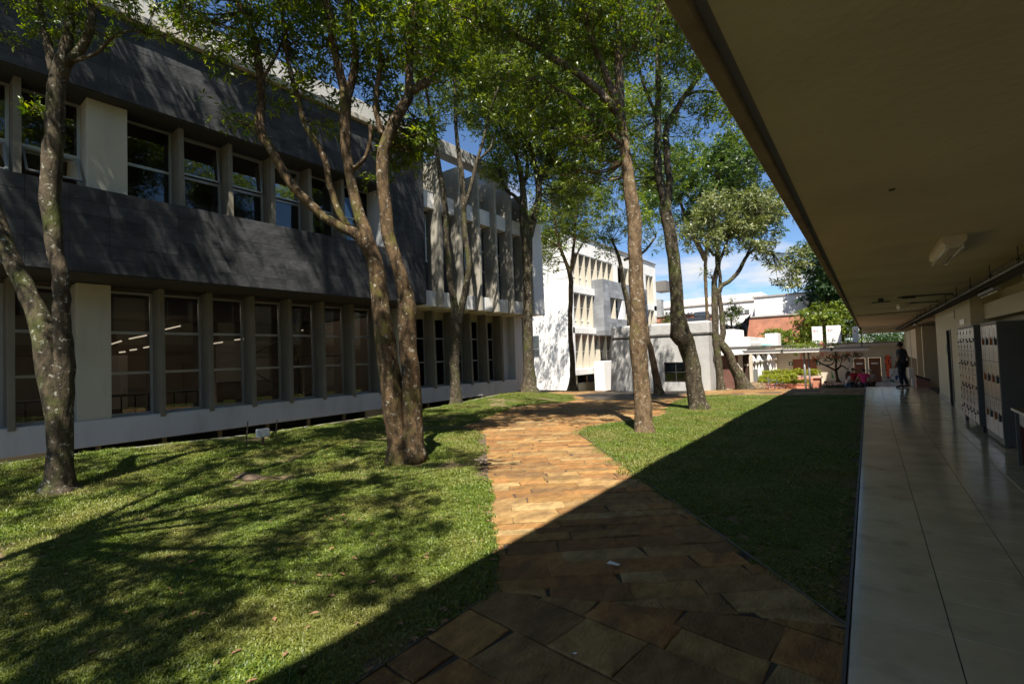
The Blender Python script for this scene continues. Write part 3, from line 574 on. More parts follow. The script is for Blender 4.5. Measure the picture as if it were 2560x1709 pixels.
# slate tiles: 0.647 x 0.31
tiles = []; _rs = np.random.default_rng(21)
def course(z0, z1, ya, yb, off):
    ys = [y for y in np.arange(1.72+off-0.647*12, yb, 0.647) if y > ya+0.02]; e = [ya]+[y for y in ys if y < yb-0.02]+[yb]
    for a, b in zip(e[:-1], e[1:]): tiles.append((a, b, z0, z1))
for r in range(6): course(3.775+0.30*r, 3.775+0.30*(r+1), Y0, Y1, 0.0)
for r in range(7):
    z0 = 5.575+0.30*r; course(z0, min(z0+0.30, 7.68), YR, Y1, 0.0)
for r in range(6): course(7.68+0.31*r, 7.68+0.31*(r+1), Y0, Y1, 0.0)
tiles.sort(key=lambda t: (0 if depth((XS, t[1], t[2])) > 4.5 else 1e3)+math.hypot(13, t[0]))
rest = MB()
for i, (a, b, z0, z1) in enumerate(tiles):
    mb = MB() if i < 298 else rest; v = 1+_rs.normal(0, 0.09); v = v*1.25 if _rs.random() < 0.08 else v; mb.tint = (v, v, v*1.01); p = _rs.uniform(0, 0.004); e = 0.0016
    x0, x1 = XS-0.03, XS+p
    mb._add([(x0, a+e, z0+e), (x0, b-e, z0+e), (x0, b-e, z1-e), (x0, a+e, z1-e), (x1-0.003, a+e, z0+e), (x1-0.003, b-e, z0+e), (x1-0.003, b-e, z1-e), (x1-0.003, a+e, z1-e),
             (x1, a+3*e, z0+3*e), (x1, b-3*e, z0+3*e), (x1, b-3*e, z1-3*e), (x1, a+3*e, z1-3*e)],
            [(8, 9, 10, 11), (4, 5, 9, 8), (5, 6, 10, 9), (6, 7, 11, 10), (7, 4, 8, 11), (0, 1, 5, 4), (1, 2, 6, 5), (2, 3, 7, 6), (3, 0, 4, 7)])
    if i < 298: mb.build('slate_tile', SLATE, SB)
if rest.v: rest.build('other_slate_tiles', SLATE, SB)['kind'] = 'stuff'
m = MB()
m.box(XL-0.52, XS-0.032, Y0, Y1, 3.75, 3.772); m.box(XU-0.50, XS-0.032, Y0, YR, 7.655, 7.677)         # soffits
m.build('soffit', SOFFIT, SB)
m = MB(); m.box(XS-0.40, XS-0.033, Y0, Y1-0.004, 3.774, 5.55); m.box(XS-0.40, XS-0.033, Y0, Y1-0.004, 7.68, 9.42); m.box(XS-0.40, XS-0.033, YR, Y1-0.004, 5.5501, 7.6799); m.build('slate_backing', DARKM, SB)
m = MB(); m.box(XU-0.50, XS-0.034, YR-0.012, YR-0.001, 5.58, 7.654); m.build('window_jamb', BANDW, SB)
m = MB(); m.box(XU-0.52, XS-0.001, Y0, YR-0.013, 5.551, 5.574); m.build('upper_sill', SLATE, SB)
# inner walls, floors
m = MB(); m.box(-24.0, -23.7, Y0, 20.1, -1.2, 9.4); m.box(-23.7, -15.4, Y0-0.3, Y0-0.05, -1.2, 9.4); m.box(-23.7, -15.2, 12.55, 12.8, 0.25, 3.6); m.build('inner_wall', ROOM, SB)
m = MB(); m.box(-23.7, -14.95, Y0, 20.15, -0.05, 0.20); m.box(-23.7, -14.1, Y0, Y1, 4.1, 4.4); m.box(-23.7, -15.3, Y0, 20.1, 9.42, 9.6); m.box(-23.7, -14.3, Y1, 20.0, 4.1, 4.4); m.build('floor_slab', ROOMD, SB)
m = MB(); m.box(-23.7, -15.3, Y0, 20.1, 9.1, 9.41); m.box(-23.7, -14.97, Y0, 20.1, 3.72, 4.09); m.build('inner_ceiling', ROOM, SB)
# white band, basement
m = MB(); m.box(-14.95, XL, Y0, 20.18, -0.04, 0.565); m.build('sill_band', BANDW, SB, bevel=0.01)
for a, b in ((10.9, 13.0), (17.6, 20.15), (1.0, 2.6)): m = MB(); m.box(-15.5, -15.0, a, b, -1.25, -0.042); m.build('basement_wall', BANDW, SB)
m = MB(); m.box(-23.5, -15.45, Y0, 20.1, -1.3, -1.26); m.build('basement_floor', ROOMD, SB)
for k in range(15):
    y = -2.2+1.35*k
    if 0.6 < y < 2.7 or 10.4 < y < 13 or y > 17.4: continue
    m = MB(); m.box(-15.12, -15.0, y, y+0.09, -1.25, -0.043); m.build('basement_post', TAUPE, SB)
    m = MB(); m.box(-15.09, -15.08, y+0.091, y+1.349, -1.25, -0.044); m.build('basement_pane', GLASS, SB)
m = MB(); m.box(-12.66, -12.60, Y0, 20.0, -1.25, 0.0); 
for i_ in range(4): pass
m.v = []; m.f = []; m.m = []; m.t = []
for k in range(30):
    a, b = -4+0.8*k, -4+0.8*(k+1); za, zb = float(g(-12.6, a))+0.01, float(g(-12.6, b))+0.01
    m._add([(-12.72, a, -1.25), (-12.6, a, -1.25), (-12.6, b, -1.25), (-12.72, b, -1.25), (-12.72, a, za), (-12.6, a, za), (-12.6, b, zb), (-12.72, b, zb)], [(3, 2, 1, 0), (4, 5, 6, 7), (0, 1, 5, 4), (1, 2, 6, 5), (2, 3, 7, 6), (3, 0, 4, 7)])
struct(m.build('retaining_kerb', mat('kerb_concrete', (0.22, 0.21, 0.18), (0.16, 0.155, 0.13), 3, 0.9)))

def window(parent, xg, ya, yb, zs, fr=0.055, m_=ALU, open_=None, blind=None):
    """window in the plane x = xg between ya and yb; zs = bottom, transoms ..., top; panes are its children"""
    f = MB(); d = 0.07
    f.box(xg-d, xg, ya, ya+fr, zs[0], zs[-1]); f.box(xg-d, xg, yb-fr, yb, zs[0], zs[-1])
    for i, z in enumerate(zs):
        a = z if i == 0 else (z-fr if i == len(zs)-1 else z-fr*0.6); b = a+(fr if i in (0, len(zs)-1) else fr*1.2)
        f.box(xg-d+0.002, xg-0.002, ya+fr, yb-fr, a, b)
    w = f.build('window', m_, parent)
    for i in range(len(zs)-1):
        a = zs[i]+(fr if i == 0 else 0.6*fr); b = zs[i+1]-(fr if i == len(zs)-2 else 0.6*fr); p = MB()
        if open_ and i in open_:
            t = open_[i]; ca, sa = math.cos(t), math.sin(t); L = b-a      # top hung, swung outwards
            def P(y, s, o): return (xg-0.02+s*sa+o*ca, y, b-s*ca+o*sa)
            q = MB()
            for (y0, y1, s0, s1) in ((ya+fr, ya+fr+0.04, 0, L), (yb-fr-0.04, yb-fr, 0, L), (ya+fr, yb-fr, 0, 0.04), (ya+fr, yb-fr, L-0.04, L)):
                q._add([P(y0, s0, -.015), P(y1, s0, -.015), P(y1, s1, -.015), P(y0, s1, -.015), P(y0, s0, .015), P(y1, s0, .015), P(y1, s1, .015), P(y0, s1, .015)], [(3, 2, 1, 0), (4, 5, 6, 7), (0, 1, 5, 4), (1, 2, 6, 5), (2, 3, 7, 6), (3, 0, 4, 7)])
            q.build('open_sash', ALU, w); p._add([P(ya+fr+.04, .04, 0), P(yb-fr-.04, .04, 0), P(yb-fr-.04, L-.04, 0), P(ya+fr+.04, L-.04, 0)], [(0, 1, 2, 3)])
        else: p.box(xg-0.042, xg-0.036, ya+fr+0.001, yb-fr-0.001, a+0.001, b-0.001)
        p.build('pane', GLASS, w)
    if blind is not None:
        p = MB(); p.box(xg-0.11, xg-0.10, ya+fr, yb-fr, zs[0]+fr, zs[-1]-fr); p.build('blind', blind, w)
    return w
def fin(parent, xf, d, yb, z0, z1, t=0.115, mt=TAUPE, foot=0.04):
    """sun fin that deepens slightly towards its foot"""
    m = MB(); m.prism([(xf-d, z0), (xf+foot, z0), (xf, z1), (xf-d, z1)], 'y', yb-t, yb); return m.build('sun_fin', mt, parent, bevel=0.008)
# lower windows, left of the finned bay
XG = -14.9
def low_bay(a, b, **k): return window(SB, XG, a, b, [0.567, 1.62, 2.63, 3.66], **k)
ledge = MB(); ledge.box(-14.97, XG, Y0, 12.54, 0.567, 0.60)
m = MB(); m.box(XG-0.07, XL-0.02, 2.74, 3.36, 0.566, 3.73); m.build('pilaster', CREAM, SB, bevel=0.008)
m = MB(); m.box(XG-0.07, XL-0.02, 12.0, 12.72, 0.566, 3.73); m.build('pilaster', CREAM, SB, bevel=0.008)
lf = [4.435+1.123*k for k in range(7)]
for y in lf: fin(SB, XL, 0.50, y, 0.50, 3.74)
e = [3.361]+lf
for i, y in enumerate(lf): low_bay(e[i]+0.002, y-0.117)
low_bay(lf[-1]+0.002, 11.998)
for y in (1.76, 0.64, -0.48, -1.6, -2.72): fin(SB, XL, 0.50, y, 0.50, 3.74); low_bay(y+0.002, y+0.98 if y > 1.7 else y+1.12-0.117)
m = MB(); m.box(XG-0.07, XL-0.3, 1.762+0.98, 2.738, 0.567, 3.7)
# upper windows
XG2 = XU-0.47
def up_bay(a, b, op=None, split=6.60): return window(SB, XG2, a, b, [5.575, split, 7.652], open_=op)
m = MB(); m.box(XU-0.5, XU+0.06, 2.72, 3.43, 5.575, 7.654); m.build('pilaster', CREAM, SB, bevel=0.008)
uf = [4.58+1.135*k for k in range(6)]; e = [3.431]+uf
for y in uf[:-1]: fin(SB, XU, 0.50, y, 5.575, 7.654)
for i, y in enumerate(uf[:5]): up_bay(e[i]+0.002, y-0.117, {1: RAD(7)} if i in (1, 2, 3) else None)
up_bay(uf[4]+0.002, YR-0.014)
up_bay(1.735, 2.718, {0: RAD(38)}, 6.45); fin(SB, XU, 0.50, 1.732, 5.575, 7.654)
for k, y in enumerate((0.58, -0.56, -1.7, -2.84)):
    up_bay(y+0.002, y+1.15-0.117, {0: RAD(30)} if k == 0 else None, 6.45); fin(SB, XU, 0.50, y, 5.575, 7.654)
# dark strips under sills in the recess, cornice, parapet
m = MB(); m.box(-14.6, -12.88, Y0, Y1+0.05, 9.545, 9.66); m.box(-12.90, -12.85, Y0, Y1+0.05, 9.548, 9.72); m.build('cornice', mat('cornice_beige', (0.42, 0.38, 0.31), (0.35, 0.32, 0.26), 3, 0.7), SB, bevel=0.012)
m = MB(); m.box(-15.4, -14.8, Y0, Y1, 9.66, 11.5); m.box(-15.4, -14.8, Y1, 19.9, 10.92, 11.5); m.box(-15.4, -14.8, 19.3, 19.9, 8.9, 10.92); m.box(-17.6, -15.4, 19.35, 19.9, 10.92, 11.49); m.box(-18.2, -17.6, Y1-0.1, 19.9, 10.92, 11.49); m.box(-17.6, -15.4, Y1-0.4, Y1-0.05, 9.66, 11.48)
m.build('parapet', SPECK, SB, bevel=0.015)
m = MB(); m.box(-12.9, -12.6, 9.6, 12.2, 9.62, 9.66)
# finned bay
XB = -13.28
m = MB(); m.box(XB-0.5, XB, Y1+0.002, 20.2, 3.74, 4.33); m.build('bay_beam', WHITE, SB, bevel=0.012)
m = MB(); m.box(-14.96, XB-0.5, Y1+0.002, 20.2, 3.741, 3.80); m.build('bay_soffit', CREAM, SB)
m = MB(); m.box(XB-0.45, XB, Y1+0.002, 19.3, 7.53, 8.2); m.build('bay_lintel', WHITE, SB, bevel=0.02)
m = MB(); m.prism([(-13.6, 3.735), (-12.96, 3.735), (-13.04, 8.35), (-13.6, 8.35)], 'y', 19.28, 20.2); m.prism([(-14.9, 3.80), (-13.6, 3.80), (-13.6, 8.3), (-14.9, 8.3)], 'y', 20.0, 20.2); m.build('end_post', WHITE, SB, bevel=0.015)
m = MB(); m.box(-14.30, -14.12, Y1+0.02, 19.29, 8.21, 8.74); m.build('bay_parapet', FINL, SB, bevel=0.012); m = MB(); m.box(-14.30, -14.12, Y1+0.02, 19.29, 8.90, 9.42); m.build('bay_parapet', FINL, SB, bevel=0.012)
bf = [13.1+1.145*k for k in range(6)]
for y in bf:
    m = MB(); m.prism([(XB-0.42, 3.70), (XS+0.03, 3.70), (XS, 9.5), (-14.8, 9.5), (-14.8, 8.72), (XB-0.42, 8.72)], 'y', y-0.13, y)
    m.prism([(XB-0.451, 7.9), (XB-0.451, 8.72), (-14.8, 8.72), (-14.8, 7.9)], 'y', y-0.13, y); m.build('sun_fin', mat('bay_fin_concrete', (0.34, 0.32, 0.265), (0.27, 0.25, 0.205), 1.6, 0.75, 0.15, 50), SB, bevel=0.01)
m = MB(); m.box(-14.1, -13.95, Y1, 20.0, 4.33, 5.6); m.build('spandrel', SLATE, SB)
e = [Y1+0.02]+bf+[19.27]
for a, b in zip(e[:-1], e[1:]):
    window(SB, -13.95, a+0.01, b-0.14, [5.6, 6.55, 7.53])
    pass
# lower windows under the bay
bl = [13.94+1.135*k for k in range(5)]
for y in bl: fin(SB, XL, 0.5, y, 0.50, 3.735, 0.12, foot=0.06)
e = [12.722]+bl+[19.06]; BLW = mat('blind_white', (0.55, 0.56, 0.55), (0.48, 0.49, 0.48), 1, 0.8)
for i, (a, b) in enumerate(zip(e[:-1], e[1:])): window(SB, XG, a+0.002, b-0.122 if i < 5 else b, [0.567, 1.60, 2.60, 3.46], blind=BLW if i in (4, 5) else None)
m = MB(); m.box(XG-0.06, XG-0.001, 12.722, 19.06, 3.462, 3.74); m.build('transom_panel', CREAM, SB)
m = MB(); m.box(-15.4, XG+0.1, 19.062, 19.5, 0.566, 3.738); m.box(-15.4, XL-0.002, 19.5, 20.17, 0.566, 3.738); m.build('end_pier', BANDW, SB, bevel=0.01)
# the end wall
m = MB(); m.box(-24, -15.401, 19.95, 20.17, -1.2, 9.4); m.box(-24, -14.1, 20.001, 20.199, 3.81, 8.2); m.build('end_wall', WHITE, SB)
# lamps inside (lit tubes seen through the glass)
LIT = emit_mat('lit_tube', (1.0, 0.80, 0.62), 0.55)
for (a, b) in (((725*.3831, 860), (790*.3831, 852.3)), ((845*.3831, 846.5), (955*.3831, 838)), ((1080*.3831, 823), (1176*.3831, 814.5)), ((780*.3831, 880.5), (815*.3831, 879)), ((850*.3831, 875), (890*.3831, 873)), ((938*.3831, 869), (982*.3831, 866)), ((1392*.3831, 858.5), (1452*.3831, 855)), ((1532*.3831, 849.5), (1590*.3831, 847)), ((1905*.3831, 829), (1980*.3831, 825))):
    p, q = onz(a[0], a[1], 3.4), onz(b[0], b[1], 3.4)
    if p[0] < -23.5: s = -23.4/p[0]; p = EYE+(p-EYE)*s; q = EYE+(q-EYE)*s
    m = MB(); m.tube([p, q], 0.028, 6); m.build('interior_lamp', LIT, SB)
_al = bpy.data.lights.new('room_lamps', 'AREA'); _al.shape = 'RECTANGLE'; _al.size = 4.0; _al.size_y = 13.0; _al.energy = 45; _al.color = (1.0, 0.82, 0.66)      # the lit tubes of the ground floor room
_alo = bpy.data.objects.new('room_lamps', _al); COL.objects.link(_alo); _alo.location = (-18.5, 6.0, 3.66)
# steel props and cross braces in the ground floor room
m = MB()
for y in (8.0, 9.7, 11.6): m.tube([(-17.5, y, 0.2), (-17.5, y, 3.7)], 0.035, 6)
for (y0, y1, z0, z1) in ((8.0, 9.7, 0.4, 1.5), (8.0, 9.7, 1.5, 0.4), (9.7, 11.6, 0.5, 1.9), (8.0, 11.6, 2.0, 2.0), (8.0, 9.7, 2.1, 3.0)): m.tube([(-17.5, y0, z0), (-17.5, y1, z1)], 0.025, 5)
m.build('steel_brace', DARKM, SB)
m = MB(); m.box(-19.0, -18.2, 2.0, 7.0, 0.9, 0.95)
for y in np.arange(2.1, 7, 0.35): m.box(-18.6, -18.56, y, y+0.03, 0.2, 0.9)
m.build('interior_table', ROOMD, SB)
m = MB(); m.box(-23.68, -23.6, 5.0, 6.0, 0.2, 2.3); m.box(-23.68, -23.6, 9.2, 11.6, 1.0, 2.9); m.build('interior_panel', mat('panel_pale', (0.42, 0.37, 0.33), None), SB)

# ------------------------------------------------------------------ white building with triangular fins, far behind
K = 1.7; XW = -20.15; YW = 35.7
WB = thing('white_fin_building', 'white three-storey building with triangular sun fins and grey stone box', 'building', (XW, YW, -1.3))
def wz(z): return 1.68+(z-1.68)*K
m = MB()
m.prism([(YW, 10.66), (56.2, 10.66), (56.2, 12.2), (YW, 12.2)], 'x', XW-0.5, XW)                           # top band
m.box(XW-0.5, XW, YW, 40.6, wz(4.88), wz(5.24)); m.box(XW-0.5, XW, YW, 40.8, wz(2.79), wz(3.10)); m.box(XW-0.6, XW, YW, 40.4, wz(0.66), wz(0.97))
m.box(XW-0.5, XW, 53.0, 56.2, wz(4.6), wz(4.95)); m.build('floor_beam', WHITE, WB, bevel=0.02)
m = MB(); m.box(-44, XW, YW-0.35, YW, -1.8, 12.2); m.box(XW-0.5, XW, YW, YW+0.35, wz(0.97), 10.66); m.build('end_wall', WHITE, WB, bevel=0.02)
m = MB(); m.box(XW-0.5, XW, 55.4, 56.2, -2, 10.66); m.box(-44, XW-0.5, 55.9, 56.2, -2, 12.2); m.build('far_end_wall', WHITE, WB)
m = MB(); m.box(XW-4.2, XW-4.0, YW, 55.8, -1.9, 12.1); m.build('inner_wall', ROOMD, WB)
m = MB(); m.box(-44, XW+0.12, YW-0.45, 56.3, 12.2, 12.3); m.build('roof_edge', mat('roof_trim', (0.2, 0.2, 0.2), None, rough=0.7), WB)
m = MB(); m.box(-43, XW-1.0, YW, 55.9, -2, -1.9); m.box(-43, XW-1.6, YW, 55.9, 3.4, 3.6); m.box(-43, XW-1.6, YW, 55.9, 7.2, 7.4); m.build('floor_slab', ROOMD, WB)
def tri_bay(ys, zt, zs, zb, d=0.62, pan=True):
    """triangular fins: flush at the top, glass leaning back to a sill at zs, panel below"""
    for y in ys:
        m = MB(); m.prism([(XW-0.08, zt), (XW-0.02, zt), (XW-0.02, zb), (XW-0.5, zb), (XW-d, zs)], 'y', y-0.10, y); m.build('sun_fin', FINL, WB)
    for a, b in zip(ys[:-1], ys[1:]):
        a2, b2 = a+0.002, b-0.102
        if b-a > 1.5: continue
        f = MB()
        def P(s, y, o=0): return (XW-0.10-(d-0.10)*s+o, y, zt-(zt-zs)*s)
        for (s0, s1, y0, y1) in ((0, 1, a2, a2+0.05), (0, 1, b2-0.05, b2), (0, 0.03, a2, b2), (0.97, 1, a2, b2), (0.5, 0.53, a2, b2)):
            f._add([P(s0, y0), P(s0, y1), P(s1, y1), P(s1, y0), P(s0, y0, .04), P(s0, y1, .04), P(s1, y1, .04), P(s1, y0, .04)], [(3, 2, 1, 0), (4, 5, 6, 7), (0, 1, 5, 4), (1, 2, 6, 5), (2, 3, 7, 6), (3, 0, 4, 7)])
        w = f.build('window', ALU, WB); p = MB(); p.quad(P(0.02, a2+.04, .02), P(0.02, b2-.04, .02), P(0.98, b2-.04, .02), P(0.98, a2+.04, .02)); p.build('pane', mat('dark_glass', (0.055, 0.055, 0.05), None, rough=0.12), w)
        if pan:
            p = MB(); p.box(XW-0.6, XW-0.45, a2, b2, zb, zs-0.05); p.build('panel', BANDW, WB); p = MB(); p.box(XW-0.66, XW-0.40, a2, b2, zs-0.05, zs); p.build('sill_plate', WHITE, WB)
r1 = [YW+0.36, 37.22, 38.36, 39.5, 40.74, 41.9, 43.06, 44.25]
tri_bay(r1, 10.659, 8.64, 7.74)
tri_bay([45.4]+[47.0, 48.15, 49.3, 50.45, 51.6], 10.659, 8.3, 7.3)
m = MB(); m.prism([(XW-0.5, 7.2), (XW-0.01, 7.2), (XW-0.01, 10.658), (XW-0.12, 10.658)], 'y', 44.26, 45.35); m.box(XW-0.5, XW-0.01, 51.7, 53.0, 0, 10.658); m.build('white_pier', WHITE, WB)
tri_bay([53.05, 54.2, 55.35], 10.659, 8.2, wz(4.96)); tri_bay([53.05, 54.2, 55.35], wz(4.59), 4.4, 1.0)
r2 = [YW+0.36, 37.2, 38.4, 39.6, 40.6]; tri_bay(r2, wz(4.87), 4.75, wz(3.11)); r3 = [YW+0.36, 37.3, 38.5, 39.6, 40.75, 42.2, 43.6]; tri_bay(r3, wz(2.78), wz(1.0), wz(0.98), 0.75, False)
# grey stone box
XB2 = XW+0.85; BY0, BY1, BZ0, BZ1 = 40.05, 51.0, 3.44, 8.62
tl = MB(); _rs = np.random.default_rng(31)
def stile(axis, a0, a1, z0, z1, at_):
    v = _rs.uniform(0.72, 1.2); tl.tint = (v, v, v*1.02); p = _rs.uniform(0, .006)
    if axis == 'x': tl.box(at_-0.02, at_+p, a0+.004, a1-.004, z0+.004, z1-.004)
    else: tl.box(a0+.004, a1-.004, at_-p, at_+0.02, z0+.004, z1-.004)
nz = 13; hz = (BZ1-BZ0)/nz
for r in range(nz):
    z0 = BZ0+r*hz; y = BY0+0.001
    while y < BY1-0.01:
        y1 = min(y+_rs.choice([0.55, 0.8, 1.05]), BY1)
        c0, c1 = 41.5, 48.5
        if not (wz2 := (z0 > 5.0 and z0+hz < 7.1)) or y1 < c0 or y > c1:
            a, b = y, y1
            if wz2 and y < c0 < y1: b = c0
            if wz2 and y < c1 < y1: a = c1
            if b-a > 0.05: stile('x', a, b, z0, z0+hz, XB2)
        elif wz2 and y < c0 < y1: stile('x', y, c0, z0, z0+hz, XB2)
        elif wz2 and y < c1 < y1: stile('x', c1, y1, z0, z0+hz, XB2)
        y = y1
    stile('y', XW+0.002, XB2-0.02, z0, z0+hz, BY0-0.02)
tl.build('stone_tiles', SLATEL, WB)['kind'] = 'stuff'
m = MB(); m.box(XW-0.4, XB2-0.021, BY0+0.001, BY1, BZ0, BZ0+1.6); m.box(XW-0.4, XB2-0.021, BY0+0.001, BY1, 7.05, BZ1); m.box(XW-0.4, XB2-0.021, BY0+0.001, 41.5, BZ0+1.6, 7.05); m.box(XW-0.4, XB2-0.021, 48.5, BY1, BZ0+1.6, 7.05); m.build('stone_box_core', SLATEL, WB)
for k, y in enumerate((42.6, 44.3, 46.0, 47.3)): 
    m = MB(); m.box(XB2-0.55, XB2-0.03, y, y+(0.12 if k != 1 else 0.7), 5.05, 7.04); m.build('sun_fin', FINL if k != 1 else WHITE, WB)
window(WB, XB2-0.55, 41.51, 48.49, [5.05, 6.1, 7.04])
# low white box, basement recess
m = MB(); m.prism([(39.0, 1.06), (42.0, 1.06), (41.75, -1.6), (39.05, -1.6)], 'x', -20.0, -19.0); m.build('stair_box', WHITE, WB, bevel=0.015)
m = MB(); m.box(XW-1.2, XW-1.0, YW, 37.9, -1.7, wz(0.66)); m.box(XW-1.2, XW-0.9, 37.9, 41.0, -1.7, -0.9); m.build('basement_wall', CREAM, WB)
window(WB, XW-1.0, 37.9, 39.9, [-0.9, wz(0.64)], 0.07); m = MB(); m.box(XW-1.25, XW-1.2, 37.95, 38.6, -0.9, wz(0.6)); m.build('curtain', BLW, WB)
w_ = [ony(1610*.1913+1000, 720+.1913*630, YW-0.36), ony(1830*.1913+1000, 720+.1913*905, YW-0.36)]
f = MB(); xa, xb, za, zb = w_[0][0], w_[1][0], w_[1][2], w_[0][2]
f.box(xa, xb, YW-0.37, YW-0.351, za, za+.06); f.box(xa, xb, YW-0.37, YW-0.351, zb-.06, zb); f.box(xa, xa+.06, YW-0.37, YW-0.351, za+.06, zb-.06); f.box(xb-.06, xb, YW-0.37, YW-0.351, za+.06, zb-.06); f.box(xa+.06, xb-.06, YW-0.37, YW-0.351, za+(zb-za)*.38, za+(zb-za)*.38+.05); f = f.build('window', ALU, WB)
p = MB(); p.box(xa+.06, xb-.06, YW-0.362, YW-0.356, za+.06, zb-.06); p.build('pane', mat('dark_pane', (0.05, 0.055, 0.06), None, rough=0.08), f)
m = MB(); m.box(XW-0.2, XW+1.2, 56.25, 58.4, 9.0, 10.2); m.build('side_balcony', mat('balcony_grey', (0.16, 0.15, 0.14), (0.10, 0.095, 0.09), 3, 0.8, stretch=(6, 6, 0.3)), WB)
m = MB(); m.box(XW-0.3, XW+0.5, 56.25, 57.2, -2, 8.0); m.build('drain_pier', SLATEL, WB)

# ------------------------------------------------------------------ rough grey outbuilding
GY = 24.3; GX0, GX1 = -11.40, -6.22; GB = thing('grey_outbuilding', 'low rough grey stucco block with one dark square window', 'building', (-8.8, GY, -0.3))
def gz(px, py): return float(ony(px, py, GY)[2])
wy0 = ony(1300+.287*1252, 550+.287*1240, GY); wy1 = ony(1300+.287*1252, 550+.287*1410, GY); wx1 = wy0[0]+1.75
m = MB(); m.prism([(GX0-0.12, -0.9), (wy0[0], -0.9), (wy0[0], 2.42), (GX0+0.08, 2.42)], 'y', GY, GY+0.3); m.box(wx1, GX1, GY, GY+0.3, -0.9, 2.42); m.box(wy0[0], wx1, GY+0.001, GY+0.299, -0.9, wy1[2]); m.box(wy0[0], wx1, GY+0.001, GY+0.299, wy0[2], 2.419)
m.box(GX0+0.05, GX0+0.3, GY+0.3, 28.7, -0.9, 2.42); m.box(GX1-0.3, GX1-0.001, GY+0.3, 24.9, -1.4, 2.42); m.box(-7.4, -7.1, 24.9, 28.7, -1.4, 2.42); m.box(-7.1, GX1-0.301, 24.7, 24.9, -1.4, 2.42); m.box(GX0, -7.1, 28.7, 28.9, -0.9, 2.4); m.build('wall', STUCCO, GB)
m = MB(); m.prism([(GX0+.06, GY-.03), (GX1+.05, GY-.03), (GX1+.05, 24.95), (-7.05, 24.95), (-7.05, 29), (GX0+.06, 29)], 'z', 2.50, 3.16); m.build('parapet', STUCCO, GB, bevel=0.09)
m = MB(); m.box(GX0+0.1, GX1, GY+0.05, 24.88, 2.42, 2.50); m.box(GX0+0.1, -7.15, 24.881, 28.9, 2.42, 2.50); m.build('shadow_joint', DARKM, GB)
f = MB(); a, b, c, d_ = wy0[0], wx1, wy1[2], wy0[2]
for k in range(4): x = a+(b-a-0.04)*k/3; f.box(x, x+0.04, GY+0.05, GY+0.10, c, d_)
for z in (c, (c+d_)/2-0.02, d_-0.04): f.box(a+.04, b-.04, GY+0.052, GY+0.098, z, z+0.04)
f = f.build('window', DARKM, GB)
for i in range(3):
    for j in range(2):
        p = MB(); p.box(a+(b-a)*i/3+.03, a+(b-a)*(i+1)/3-.02, GY+.07, GY+.076, c+(d_-c)*j/2+.03, c+(d_-c)*(j+1)/2-.02); p.build('pane', GLASS, f)
p = MB(); p.box(a+0.62, a+0.86, GY+0.12, GY+0.124, c+0.56, c+0.70); p.build('paper_notice', mat('paper_note', (0.6, 0.62, 0.45), None), f)
m = MB(); m.box(GX0+0.4, -7.45, 28.5, 28.69, -0.9, 2.4); m.build('inner_wall', ROOMD, GB)

# ------------------------------------------------------------------ low brick and louvre building
LX = -6.825  # this building's positions and sizes scaled about the camera, written out as numbers
LB = thing('brick_louvre_building', 'low building with dark brick front, white roof fascia and louvred screen', 'building', (-8, 37, COURT_Z))
m = MB(); m.box(-9.5, -7.375, 36.25, 36.562, -1.07, 1.305); m.build('brick_wall', BRICKD, LB)
m = MB(); m.box(-9.5, -7.375, 36.212, 36.575, COURT_Z, -1.071); m.build('plinth', WHITE, LB)
m = MB(); m.box(-7.372, -7.125, 36.2, 36.5, COURT_Z, 1.33); m.build('door_post', FINL, LB); m = MB(); m.box(-6.775, -6.575, 36.75, 37.0, COURT_Z, 1.33); m.build('door_post', FINL, LB)
m = MB(); m.box(-7.125, -6.775, 36.875, 36.938, COURT_Z, 0.518); m.build('dark_door', mat('door_dark_brown', (0.05, 0.03, 0.02), None, rough=0.5), LB); m = MB(); m.box(-7.125, -6.775, 36.875, 36.938, 0.643, 1.33); m.build('fanlight', MATS['door_dark_brown'], LB)
m = MB(); m.box(-7.125, -6.775, 36.85, 36.95, 0.519, 0.641); m.build('door_transom', FINL, LB)
m = MB(); m.box(-10.0, -6.7, 35.75, 48.75, 1.331, 1.83); m.build('eave_band', WHITE, LB, bevel=0.015)
m = MB(); m.box(-10.0, -6.625, 35.688, 48.875, 1.831, 1.905); m.build('gutter', mat('gutter_grey', (0.22, 0.22, 0.22), None, rough=0.5), LB)
m = MB(); m.box(-11.875, -6.625, 36.75, 45.0, 1.906, 2.15); m.build('roof_parapet', WHITE, LB, bevel=0.02)
m = MB(); m.box(-11.875, -6.75, 37.25, 45.5, 2.151, 2.56); m.build('roof_parapet', WHITE, LB, bevel=0.02)
m = MB(); m.box(-9.25, -7.875, 37.75, 41.25, 2.561, 3.2); m.build('roof_parapet', WHITE, LB, bevel=0.02)
m = MB(); m.box(-7.0, -6.062, 45.25, 47.0, 1.906, 2.955); m.build('roof_parapet', WHITE, LB, bevel=0.02)
for k in range(9):
    y = 37.625+1.238*k
    m = MB(); m.prism([(LX-0.02, 0.68), (LX+0.10, 0.68), (LX+0.40, -0.857), (LX-0.02, -0.857)], 'y', y-0.06, y+0.06); m.build('louvre', WHITE, LB)
m = MB(); m.box(LX-0.05, LX+0.16, 37.375, 48.6, 0.68, 0.83); m.build('screen_rail', WHITE, LB); m = MB(); m.box(LX-0.1, LX+0.43, 37.375, 48.6, -1.108, -0.86); m.build('screen_rail', WHITE, LB)
for k in range(5):
    y = 37.75+2.3*k
    m = MB(); m.prism([(LX-0.02, 0.831), (LX+0.26, 0.831), (LX+0.02, 1.329), (LX-0.02, 1.329)], 'y', y, y+0.6); m.build('upper_louvre', WHITE, LB)
